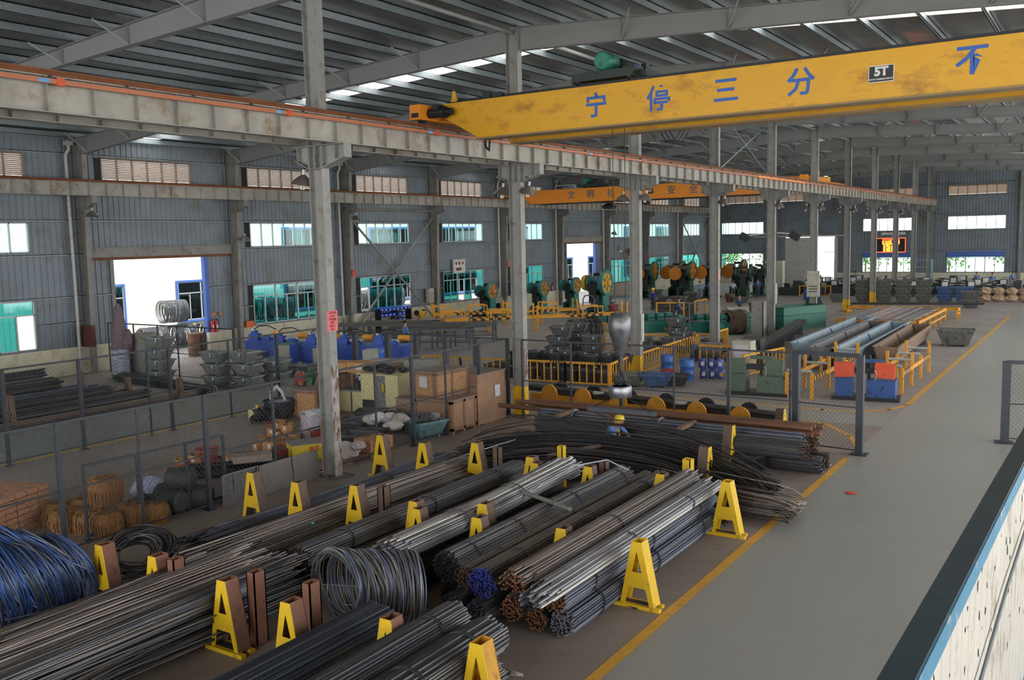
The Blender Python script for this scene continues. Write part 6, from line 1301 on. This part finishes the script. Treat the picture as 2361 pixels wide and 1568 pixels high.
# drums and jerrycans
m_dr = mat('blue steel drum', '#2f66b4', .4, .1, .12, 3, '#6b5a4a', .2, 6); m_jc = mat('dark blue jerrycan', '#33488f', .4, 0, .12, 4, '#5a6890', .25, 4); m_jl = mat('lighter blue jerrycan', '#4a63b0', .4, 0, .15, 4)
def drum(label, loc, m=m_dr): t = thing('steel_drum', label, 'drum', loc, 0, 'blue drums'); MB().lathe([(0, .02), (.27, .02), (.29, 0), (.285, .29), (.3, .31), (.285, .33), (.285, .58), (.3, .6), (.285, .62), (.29, .9), (.27, .88), (0, .88)], (0, 0, 0), 22).build('drum', m, t, True); MB().cyl((.14, 0, .88), (.14, 0, .905), .035, 8).build('bung', m_drk, t); return t
d0 = drum('blue drum right of the third middle column, nearest to it', (-15.75, 36.1, 0)); dup(d0, (-14.45, 35.1, 0), 0, 'blue drum standing in front, next to the jerrycans')
def jerry(label, loc, m, rz, lab=True):
    t = thing('jerrycan', label, 'jerrycan', loc, rz, 'blue jerrycans'); mb = MB(); prof = [(.13, 0), (.15, .03), (.155, .2), (.15, .33), (.1, .41), (0, .42)]; mb.lathe(prof, (0, 0, 0), 16); mb.v = [(v[0]*1.05, v[1]*.85, v[2]) for v in mb.v]; mb.build('body', m, t, True)
    MB().cyl((.06, 0, .4), (.06, 0, .46), .035, 8).build('cap', m_drk, t); MB().tube([(-.1, 0, .38), (-.06, 0, .45), (.0, 0, .45), (.02, 0, .4)], .014, 6).build('handle', m, t)
    if lab: MB().cb(.02, -.134, .2, .14, .004, .16).build('paper_label', m_paper if lab is True else m_yf, t)
    return t
JB = ['front row, beside the drum', 'front row, second from the drum', 'front row, with a yellow label', 'upper row, beside the drum', 'upper row, middle', 'upper row, away from the drum']
for i in range(6): jerry('blue jerrycan in the %s' % JB[i], (-14.1+.36*(i % 3)+(.0 if i < 3 else -.05), 36.0+.05*(i % 3)+(0 if i < 3 else .0), 0 if i < 3 else .43), m_jl if i in (2, 5) else m_jc, .3, 'y' if i == 2 else True)
for x, y, lb in ((-12.75, 35.7, 'blue jerrycan with a yellow label standing alone by the green saw'), (-13.9, 36.7, 'blue jerrycan lying behind the front ones')): jerry(lb, (x, y, 0), m_jc, .3, 'y')
tubs('front', [('grey tub by the yellow painted foot of the third middle column', -16.0, 32.9, 0, .5)], m=m_tub, fill=True, tag=False, b=(.8, .55), t_=(1.25, .9), h=.52)
tub('blue grey tub with a pale blue end in front of the drums', (-14.95, 33.2, 0), .35, (.8, .55), (1.25, .85), .52, m_tubb, False); tub('dark tub behind the blue grey one', (-14.4, 33.8, 0), .3, (.75, .5), (1.05, .8), .45, m_tubd)
solo(MB().blob((0, 0, .08), (.35, .25, .1), 10, 5, .2, 3), 'red_cloth', mat('dull red cloth', '#a3414a', .8), 'dull red cloth lying before the first drum', 'cloth', loc=(-14.75, 34.0, .46))
t = thing('electric_motor', 'big grey electric motor inside the yellow railing', 'motor', (-15.9, 41.6, 0), .5); MB().lathe([(0, -.5), (.36, -.5), (.4, -.42), (.4, .42), (.3, .5), (0, .5)], (0, 0, .45), 20, 'X').build('body', mat('grey motor', '#7d7f82', .5, .2, .15, 5, '#5a4f45', .3, 5), t, True); MB().box(-.5, .5, -.3, .3, 0, .1).build('foot', m_drk, t); MB().cyl((.5, 0, .45), (.9, 0, .45), .12, 12).build('shaft', m_drk, t, True)
for i, (x, y) in enumerate(((-15.0, 41.2), (-14.6, 41.0))): solo(MB().lathe([(.12, -.06), (.22, -.06), (.22, .06), (.12, .06), (.12, -.06)], (0, 0, .25), 16, 'X'), 'orange_flange', mat('orange flange', '#d9882c', .5), 'orange coupling flange by the big motor, %s' % ('nearer' if i else 'next to the shaft'), 'flange', loc=(x, y, 0), smooth=True)
solo(MB().lathe([(.3, -.1), (.42, -.1), (.42, .1), (.3, .1), (.3, -.1)], (0, 0, .42), 20, 'X'), 'steel_ring', m_gst, 'upright steel ring left of the big motor', 'ring', loc=(-16.4, 40.8, 0), smooth=True)
# rolling machines
def roller(label, loc, rz, L=3.6):
    t = thing('rolling_machine', label, 'machine', loc, rz, 'green rolling machines'); MB().box(0, L, -.35, .35, 0, .72).build('base', m_tq2, t); MB().box(-.03, L+.03, -.4, .4, .72, .78).build('bed', m_dg, t)
    for i in range(5):
        x = .25+i*.62
        if i in (1,): MB().box(x, x+.5, -.3, .3, .78, .86).build('roll_table', m_drk, t)
        else: MB().box(x, x+.42, -.3, .3, .78, 1.18).build('roll_stand', m_tq2, t)
        for k in range(3): MB().cyl((x+.08+.12*k, -.36, .95), (x+.08+.12*k, -.3, .95), .04, 8).build('roll_shaft', m_drk, t)
    return t
r0 = roller('green rolling machine behind the third middle column, left one', (-24.9, 50.6, 0), R(52), 4.2); dup(r0, (-21.9, 51.0, 0), R(52), 'green rolling machine behind the third middle column, right one'); dup(r0, (-19.6, 51.8, 0), R(60), 'green rolling machine right of the fourth middle column')
m_pc = mat('pale machine cabinet', '#b3b2a5', .5, 0, .08, 3, '#8d887a', .25, 4)
for x, y, s_, lb in ((-22.5, 59.5, (.7, .7, 1.1), 'pale cabinet behind the rolling machines'), (-19.4, 54.6, (.9, .7, 1.45), 'pale cream cabinet behind the rusty coil'), (-19.1, 55.6, (.5, .5, 1.4), 'second pale cabinet behind the rusty coil')):
    t = thing('control_cabinet', lb, 'cabinet', (x, y, 0), .5); MB().box(-s_[0]/2, s_[0]/2, -s_[1]/2, s_[1]/2, 0, s_[2]).build('case', m_pc, t); MB().box(-s_[0]/2+.08, s_[0]/2-.08, -s_[1]/2-.008, -s_[1]/2, .15, s_[2]-.1).build('door', m_pc, t)
t = thing('mesh_cage', 'turquoise framed guard cage before the fourth middle column', 'guard', (-20.2, 51.0, 0), .4)
for x in (-.6, .6):
    for y in (-.4, .4): MB().box(x-.03, x+.03, y-.03, y+.03, 0, 2.0).build('post', m_gst, t)
MB().box(.58, .62, -.4, .4, .1, 1.15).build('panel', mat('bright turquoise panel', '#3fb39c', .5), t)
for z in (.9, 1.95): MB().box(-.6, .6, -.43, -.37, z, z+.05).build('rail', m_gst, t)
t = thing('tall_cabinet', 'tall stained grey cabinet left of the fifth middle column', 'cabinet', (-17.0, 52.0, 0), .0); MB().box(-.35, .35, -.3, .3, 0, 2.05).build('case', mat('stained grey cabinet', '#8c8a86', .6, .1, .1, 2, '#6f675e', .35, 3), t); MB().box(.3, .36, -.33, -.3, 0, 2.05).build('door_edge', m_drk, t)
for x, y, z0, h_, lb in ((XC+.3, YK(3)-.05, 1.6, 1.15, 'white conduit strip on the third middle column'), (XC+.3, YK(5)-.05, 1.9, 1.15, 'white conduit strip on the fifth middle column')): solo(MB().box(-.05, .05, -.04, .04, 0, h_), 'cable_duct', mat('white duct', '#d2d4cf', .5), lb, 'duct', loc=(x, y, z0))
t = thing('water_tank', 'large open green steel tank right of the fifth middle column', 'tank', (-16.4, 57.2, 0), R(65)); mb = MB(); L_, W_, H_ = 1.9, .75, 1.45
for a in ((-L_, L_, -W_, -W_+.03), (-L_, L_, W_-.03, W_), (-L_, -L_+.03, -W_, W_), (L_-.03, L_, -W_, W_)): mb.box(*a, 0, H_)
mb.box(-L_, L_, -W_, W_, .9, .95); mb.build('tank', mat('green tank enamel', '#2e6f60', .5, 0, .1, 2, '#244a42', .3, 2), t)
mb = MB(); X, Y = L_+.05, W_+.05; mb.box(-X, X, -Y, -Y+.1, H_-.05, H_).box(-X, X, Y-.1, Y, H_-.05, H_).box(-X, -X+.1, -Y, Y, H_-.05, H_).box(X-.1, X, -Y, Y, H_-.05, H_); mb.build('rim', m_dg, t)
t = thing('stool', 'round wooden stool in front of the green tank', 'stool', (-15.6, 54.9, 0)); MB().lathe([(0, .72), (.22, .72), (.24, .75), (.22, .78), (0, .78)], (0, 0, 0), 16).build('seat', mat('worn wooden seat', '#a3754a', .6, 0, .2, 6), t)
for a in range(4): MB().cyl((.26*math.cos(a*1.57+.4), .26*math.sin(a*1.57+.4), 0), (.12*math.cos(a*1.57+.4), .12*math.sin(a*1.57+.4), .73), .02, 6).build('leg', m_drk, t)
t = thing('cable_spool', 'dark drum of wire on a brown box before the sixth middle column', 'spool', (-17.1, 64.0, 0), .4); MB().box(-.7, .7, -.5, .5, 0, .55).build('box', m_ply, t); MB().lathe([(.2, -.4), (.5, -.4), (.5, -.34), (.42, -.33), (.42, .33), (.5, .34), (.5, .4), (.2, .4)], (0, 0, 1.05), 22, 'Y').build('drum', m_drk, t, True)
t = thing('wall_switchboard', 'pale switch box with small buttons mounted on the sixth middle column', 'electric box', (XC+.05, YK(6)-.2, 1.7)); MB().box(-.4, .4, -.1, .05, 0, 1.7).build('case', m_pc, t)
for i in range(3):
    for j in range(4): MB().cyl((-.21+.14*j, -.12, .35+.17*i), (-.21+.14*j, -.1, .35+.17*i), .045, 8).build('button', m_drk, t)
# ================================================================ RIGHT SIDE AND FAR END
m_tr = mat('pale blue trough steel', '#8fa6b4', .5, .2, .15, 2, '#8a6e58', .4, 2); m_tri = mat('rusty trough', '#8f7764', .7, .1, .25, 3, '#6b5b50', .4, 3); m_trd = mat('dark trough', '#77767a', .6, .2, .2, 3, '#4f4742', .4, 3)
def trough(label, a, L, rz, m, wb=.6, wt=1.0, h=.75, z=.25):
    t = thing('long_trough', label, 'trough', (a[0], a[1], 0), rz, 'long steel troughs'); mb = MB(); e = .03
    P = [(-wb/2, z), (wb/2, z), (wt/2, z+h), (wt/2-e, z+h), (wb/2-e, z+e), (-wb/2+e, z+e), (-wt/2+e, z+h), (-wt/2, z+h)]
    mb.prism([(p[0], 0, p[1]) for p in P], (0, L, 0))
    for y in (0, L-e): mb.prism([(-wb/2, y, z), (wb/2, y, z), (wt/2, y, z+h), (-wt/2, y, z+h)], (0, e, 0))
    mb.build('trough', m, t)
    for s_ in (-1, 1): MB().box(s_*wt/2-.05, s_*wt/2+.05, 0, L, z+h-.02, z+h+.02).build('rim', m, t)
    for y in (.6, L*.5, L-.6): MB().box(-wb/2, wb/2, y-.08, y+.08, 0, z).build('support', m_gst, t); MB().prism([(-wt/2+.04, y+.3, z+h), (-wt/2+.12, y+.3, z+h-.1), (-wb/2+.06, y+.3, z+.15)], (0, .04, 0)).build('rib', m_drk, t)
trough('pale blue trough with a rusty inside, farthest from the aisle', (-11.6, 41.5), 14, .02, m_tr); trough('dark grey trough next to the pale blue one', (-10.45, 40.2), 13, .02, m_trd); trough('grey blue trough in the middle of the troughs', (-9.35, 40.0), 13.4, .02, m_tr); trough('low trough nearest the aisle with a rusty bottom', (-8.0, 41.3), 11, .03, m_tri)
def ytable(label, loc, L, W_, H, n, bars, kind):
    t = thing('yellow_table', label, 'table', loc, 0)
    for x in (0, W_):
        MB().bar((x, 0, H-.08), (x, L, H-.08), .12, .16).build('beam', m_yr, t); MB().bar((x, 0, .35), (x, L, .35), .07, .1).build('lower_bar', m_yr, t)
        for i in range(n): MB().box(x-.05, x+.05, L*i/(n-1)-.05, L*i/(n-1)+.05, 0, H).build('leg', m_yr, t)
    for i in range(n): MB().bar((0, L*i/(n-1), H-.06), (W_, L*i/(n-1), H-.06), .1, .12).build('cross_beam', m_yr, t)
    mb = MB(); q2 = random.Random(n)
    for i in range(bars): x = .15+(W_-.3)*i/bars; mb.k = q2.randrange(4); mb.box(x-.07, x+.07, q2.uniform(.1, .5), L-q2.uniform(.1, .9), H, H+q2.uniform(.02, .07))
    mb.build('strips', RM[kind], t)
ytable('wide yellow table covered with pale metal strips', (-13.4, 55.2, 0), 10, 4.4, .85, 6, 24, 'silver'); ytable('low yellow table with dark bars beyond the strip table', (-15.5, 66.6, 0), 1.2, 7.0, .7, 2, 8, 'dark')
for i in range(5): solo(MB().cyl((-16.8, 73.4+.12*i, .38), (-7.9, 75.6+.12*i, .38), .07, 6), 'steel_bar', RM['dark'][i % 4], 'very long dark bar lying across the hall behind the yellow table', 'bar', 'long dark bars across the hall', True)
def infeed(label, x, y0, y1, rz=0):
    t = thing('roller_table', label, 'rack', (x, y0, 0), rz, 'yellow saw feed tables'); L = y1-y0
    for s_ in (-.45, .45):
        MB().bar((s_, 0, .72), (s_, L, .72), .08, .14).build('beam', m_yr, t); hazard((s_, 0, .72), (s_, L*.25, .72), .08, .14, t, 9); hazard((s_, L*.75, .72), (s_, L, .72), .08, .14, t, 9)
        for i in range(4): MB().box(s_-.05, s_+.05, L*i/3-.05, L*i/3+.05, 0, 1.3 if i % 2 else .95).build('post', m_yr, t)
    for i in range(4): MB().cyl((-.42, L*i/3, 1.0), (.42, L*i/3, 1.0), .05, 8).build('roller', m_alu, t)
infeed('yellow saw feed table with black stripes beside the aisle', -6.75, 35.6, 41.4); infeed('yellow saw feed table behind the gate', -9.3, 33.0, 40.0)
m_so = mat('orange saw cover', '#d9542c', .5, 0, .08, 3, '#5a3a30', .15, 6); m_sb = mat('blue saw base', '#2f5796', .5, .1, .15, 3, '#23262c', .4, 3); m_sg = mat('green saw', '#5d7060', .6, .1, .2, 4, '#3a3f38', .4, 4)
def saw(label, loc, mbase, mcov, rz):
    t = thing('band_saw', label, 'band saw', loc, rz); MB().box(-1.1, 1.15, -.5, .5, 0, .12).build('oil_tray', m_drk, t); MB().box(.05, 1.0, -.42, .4, .12, .72).box(-1.0, -.4, -.35, .35, .12, .78).build('base', mbase, t)
    for x, a in ((-.7, -.06), (.65, .06)): MB().cb(x, -.3, 1.08, .66, .24, .52, 0, 0, a).build('wheel_cover', mcov, t)
    MB().box(-.4, .35, -.3, -.1, .95, 1.15).build('blade_arm', m_drk, t); MB().cyl((.1, .1, .72), (.1, .1, 1.55), .06, 10).build('lift_post', m_drk, t); MB().box(-.3, .55, 0, .16, 1.3, 1.42).build('top_bar', mbase, t); MB().tube([(.35, -.44, .72), (.4, -.5, 1.0), (.32, -.5, 1.12)], .014, 6).build('lamp_arm', m_alu, t)
saw('blue band saw with two orange covers beside the aisle', (-7.2, 33.9, 0), m_sb, m_so, .12); saw('dark green band saw with grey green covers behind the fence', (-10.9, 33.3, 0), m_sg, m_sg, .1)
t = thing('bar_feeder', 'long black toothed bar feeder leading back beside the pale trough', 'machine', (-13.2, 39.2, 0), R(8)); MB().box(-.3, .3, 0, 16, .55, .8).build('bed', m_drk, t); MB().box(-.5, .4, .2, 1.6, .3, 1.3).build('head', m_mg, t)
for i in range(5): MB().box(-.25, .25, 1+3.4*i, 1.2+3.4*i, 0, .55).build('leg', m_gst, t)
t = thing('control_cabinet', 'white control cabinet with a printed sheet beside the green saw', 'cabinet', (-13.1, 38.1, 0)); MB().box(-.4, .4, -.35, .35, 0, 1.4).build('case', m_pc, t); MB().box(-.3, .3, -.36, -.352, .5, 1.25).build('printed_sheet', m_paper, t)
tub('dark double tub standing alone by the yellow aisle line', (-6.6, 51.5, 0), .1, (1.2, .8), (1.75, 1.2), .85, m_tub)
tubs('far', [('far tub stack %s, %s' % (n_, l_), x, 80.5+.3*i, z, .1) for i, (n_, x) in enumerate((('first from the left', -17.4), ('second', -15.9), ('third', -14.4), ('fourth', -12.9))) for l_, z in (('lower', 0), ('middle', .6), ('upper', 1.2))]+[('single tub pair before the sacks, lower', -8.9, 77.0, 0, .1), ('single tub pair before the sacks, upper', -8.9, 77.0, .6, .1), ('far low tub beside the blue drums', -19.5, 80.5, 0, .1)], m=m_tub, fill=False, b=(.95, .65), t_=(1.35, .95), h=.64)
tubs('farb', [('blue far tub stack %s' % s_, x, 82, z, .1) for s_, x, z in (('left lower', -11.4, 0), ('left upper', -11.4, .6), ('right lower', -10.0, 0), ('right upper', -10.0, .6))], m=m_tubb, fill=False, b=(.95, .65), t_=(1.35, .95), h=.64)
for i in range(12): solo(MB().blob((0, 0, .3), (.5, .4, .32), 10, 6, .15, i), 'sack', mat('tan sack', '#b59a80', .8, 0, .3, 5), 'tan sack in the pile at the far right of the hall', 'sack', 'tan sacks at the far right', loc=(-8.6+.95*(i % 6), 83.5, .55*(i//6)))
dup(d0, (-22.6, 82.3, 0), 0, 'blue drum in the far row, left'); dup(d0, (-21.7, 82.2, 0), 0, 'blue drum in the far row, right')
railing('short yellow railing by the far drums', [(-24.3, 86), (-21.5, 86)], 1.0, .5, hz=False)
m_lath = mat('dark lathe', '#3b4146', .5, .2, .25, 4, '#2a2c2e', .4, 4)
la = thing('lathe', 'dark lathe with a white control panel in the far workshop rows', 'lathe', (-21, 90, 0), 0, 'far rows of lathes'); MB().box(-1.0, 1.0, -.4, .4, 0, .75).build('bed', m_lath, la); MB().box(-1.0, -.4, -.35, .4, .75, 1.4).build('headstock', m_lath, la); MB().box(.1, .5, -.3, .3, .75, 1.15).build('carriage', m_mg, la); MB().box(-.95, -.5, -.38, -.35, 1.0, 1.35).build('panel', m_wht, la); MB().cyl((-.4, 0, 1.1), (.9, 0, 1.1), .06, 8).build('spindle', m_alu, la)
q_ = random.Random(4)
for i in range(34): dup(la, (-25.5+2.3*(i % 9)+q_.uniform(-.3, .3), 88+3.6*(i//9)+q_.uniform(-.4, .4), 0), q_.choice((0, 0, .2, 3.1)))
t = thing('steel_rack', 'light blue steel shelving rack by the far column', 'rack', (-16.2, 101, 0))
for x in (-.9, .9):
    for y in (-.3, .3): MB().box(x-.04, x+.04, y-.04, y+.04, 0, 2.9).build('upright', mat('light blue rack', '#7fb4c4', .5), t)
for z in (.5, 1.3, 2.1, 2.8): MB().box(-.9, .9, -.3, .3, z, z+.05).build('shelf_board', mat('light blue rack', '#7fb4c4', .5), t)
t = thing('switch_cabinet', 'tall pale switch cabinet before the far left window', 'cabinet', (-31.0, 100, 0)); MB().box(-1.0, 1.0, -.4, .4, 0, 2.9).build('case', m_pc, t); MB().box(-.95, .95, -.42, -.4, .2, 2.7).build('door', m_pc, t)
# trees outside the far wall
m_leaf = mat('tree leaves', '#5d8f4d', .8, 0, .4, 3); q_ = random.Random(9)
for i, x in enumerate((-41, -36, -24.5, -19, -15.5, -9.5, -4)):
    t = thing('tree', 'green tree outside the far wall, number from the left: %s' % ORD[i], 'tree', (x, 114+2*(i % 2), 0)); MB().cyl((0, 0, 0), (0, 0, 2.2), .1, 6).build('trunk', m_bat, t); mb = MB()
    for k in range(260):
        p = V((q_.gauss(0, .9), q_.gauss(0, .8), 2.9+q_.gauss(0, .7))); d = V((q_.uniform(-1, 1), q_.uniform(-1, 1), q_.uniform(-1, 1))).normalized()*.2; e = d.orthogonal()*.5; mb.add([p-d, p+e, p+d, p-e], [(0, 1, 2, 3)])
    mb.build('crown', m_leaf, t)
# ================================================================ PEOPLE
m_skin = mat('skin', '#b98866', .5, 0, .05); m_hair = mat('black hair', '#1f1c1b', .6)
def person(label, loc, rz, shirt, pants, J=None, hat=None):
    """one skinned body; J overrides joint positions (facing -Y)"""
    j = dict(pel=(0, 0, .92), ch=(0, 0, 1.25), nk=(0, 0, 1.48), hd=(0, -.02, 1.62), top=(0, -.01, 1.74), ls=(-.19, 0, 1.42), rs=(.19, 0, 1.42), le=(-.25, -.05, 1.14), re=(.25, -.05, 1.14), lw=(-.22, -.24, .98), rw=(.22, -.24, .98), lh=(-.2, -.32, .96), rh=(.2, -.32, .96), lk=(-.11, -.03, .5), rk=(.11, .02, .5), la=(-.12, .02, .08), ra=(.12, .06, .08), lt=(-.13, -.15, .04), rt=(.13, -.11, .04), lp=(-.1, 0, .88), rp=(.1, 0, .88)); j.update(J or {})
    R_ = dict(pel=.145, ch=.155, nk=.06, hd=.1, top=.075, ls=.075, rs=.075, le=.05, re=.05, lw=.036, rw=.036, lh=.04, rh=.04, lk=.07, rk=.07, la=.045, ra=.045, lt=.04, rt=.04, lp=.1, rp=.1); ks = list(j)
    E_ = [('pel', 'ch'), ('ch', 'nk'), ('nk', 'hd'), ('hd', 'top'), ('ch', 'ls'), ('ls', 'le'), ('le', 'lw'), ('lw', 'lh'), ('ch', 'rs'), ('rs', 're'), ('re', 'rw'), ('rw', 'rh'), ('pel', 'lp'), ('lp', 'lk'), ('lk', 'la'), ('la', 'lt'), ('pel', 'rp'), ('rp', 'rk'), ('rk', 'ra'), ('ra', 'rt')]
    vs_, ed, rr = [j[k] for k in ks], [(ks.index(a), ks.index(b)) for a, b in E_], [R_[k] for k in ks]
    for s_, hx in (('l', -1), ('r', 1)):
        h0 = V(j[s_+'h']); d = (h0-V(j[s_+'w'])).normalized(); sd = d.orthogonal()
        for f_ in range(5):
            o = sd*(.028*(f_-1.5)) if f_ < 4 else sd*hx*.06-d*.02; L_ = (.07, .085, .08, .06, .05)[f_]
            vs_ += [tuple(h0+o+d*L_*.6), tuple(h0+o+d*L_+V((0, 0, -.02)))]; n_ = len(vs_); ed += [(ks.index(s_+'h'), n_-2), (n_-2, n_-1)]; rr += [.011, .009]
    me = bpy.data.meshes.new('body'); me.from_pydata(vs_, ed, []); o = bpy.data.objects.new('tmp', me); COL.objects.link(o); md = o.modifiers.new('s', 'SKIN')
    for i, v in enumerate(me.skin_vertices[0].data): v.radius = (rr[i], rr[i]); v.use_root = (i == 0)
    o.modifiers.new('b', 'SUBSURF').levels = 1; bpy.context.view_layer.update(); m2 = bpy.data.meshes.new_from_object(o.evaluated_get(bpy.context.evaluated_depsgraph_get())); bpy.data.objects.remove(o)
    t = thing('person', label, 'person', loc, rz); b_ = bpy.data.objects.new('body', m2); COL.objects.link(b_); b_.parent = t
    for m_ in (m_skin, mat('shirt '+shirt, shirt, .8, 0, .1, 5), mat('trousers '+pants, pants, .8, 0, .1, 5), m_drk): m2.materials.append(m_)
    S = {'ch': 1, 'ls': 1, 'rs': 1, 'le': 1, 're': 1, 'pel': 2, 'lp': 2, 'rp': 2, 'lk': 2, 'rk': 2, 'la': 3, 'ra': 3, 'lt': 3, 'rt': 3}
    segs = [(V(j[a]), V(j[b]), a, b) for a, b in E_]
    for p in m2.polygons:
        c = p.center; best = None
        for a, b, ka, kb in segs:
            ab = b-a; u = max(0, min(1, (c-a).dot(ab)/max(1e-6, ab.length_squared))); d = (c-a-ab*u).length
            if best is None or d < best[0]: best = (d, ka if u < .6 else kb)
        p.material_index = S.get(best[1], 0); p.use_smooth = True
    hd = V(j['hd']); fd = (V((0, -1, 0)) if not J or 'face' not in j else V(j['face'])).normalized()
    if hat: MB().lathe([(.17, 0), (.135, .02), (.135, .08), (.1, .14), (0, .165)], tuple(hd+V((0, 0, .05))), 16).build('helmet', mat('yellow helmet', '#e8c81c', .35), t, True)
    else: MB().blob(tuple(hd+V((0, .025, .06))), (.105, .105, .1), 12, 7, .03, 2).build('hair', m_hair, t, True)
    mb = MB(); mb.blob(tuple(hd+fd*.105), (.018, .03, .022), 6, 4, 0, 1).build('nose', m_skin, t, True)
    for s_ in (-1, 1): MB().blob(tuple(hd+fd*.095+V((s_*.035, 0, .025))), (.012, .008, .008), 6, 4, 0, 1).build('eye', m_drk, t)
    return t
sq = dict(pel=(0, .1, .36), ch=(0, -.08, .66), nk=(0, -.22, .84), hd=(0, -.32, .92), top=(0, -.34, 1.03), ls=(-.19, -.14, .78), rs=(.19, -.14, .78), le=(-.26, -.36, .58), re=(.26, -.36, .58), lw=(-.14, -.56, .5), rw=(.14, -.56, .5), lh=(-.11, -.63, .47), rh=(.11, -.63, .47), lp=(-.1, .08, .34), rp=(.1, .08, .34), lk=(-.17, -.32, .5), rk=(.17, -.32, .5), la=(-.15, -.05, .08), ra=(.15, -.05, .08), lt=(-.16, -.22, .05), rt=(.16, -.22, .05))
person('worker in a yellow helmet and blue shirt squatting among the rods', (-11.15, 21.75, .12), R(75), '#5f86c4', '#8aa0bd', sq, True)
person('man in a blue shirt seen from behind at the long steel tables', (-31.5, 37.7, 0), R(150), '#5a80bd', '#2c3a55')
person('worker in a yellow helmet and dark blue shirt in front of the far green presses', (-30.6, 67.3, 0), R(140), '#2d3fa0', '#2f3a52', None, True)
person('operator in pale blue standing at the far green press', (-31.4, 79.3, 0), R(150), '#7f9ccb', '#5d7294'); person('operator in darker blue beside the one in pale blue', (-30.9, 80.4, 0), R(180), '#4a6496', '#34486b')
person('operator in pale shirt at the spoked wheel press', (-28.9, 81.0, 0), R(190), '#b4c0d2', '#4a556a'); person('operator in blue near the pale switch cabinet', (-27.6, 84.0, 0), R(200), '#4f6ea5', '#2f3f60'); person('man in blue handling a part at the green rolling machines', (-24.6, 58.3, 0), R(100), '#4a6690', '#27324a'); person('man in a dark jacket behind the rusty brown coil', (-21.6, 61.8, 0), R(30), '#39465c', '#2a3140')
for i, (x, y) in enumerate(((-22.5, 100), (-11.0, 99), (-9.5, 97.5), (-8.0, 100))): person(['man in grey by the far door', 'left machinist in blue under the far right window', 'middle machinist in blue under the far right window', 'right machinist in blue under the far right window'][i], (x, y, 0), R(20), '#5b78ad', '#2f3f60')
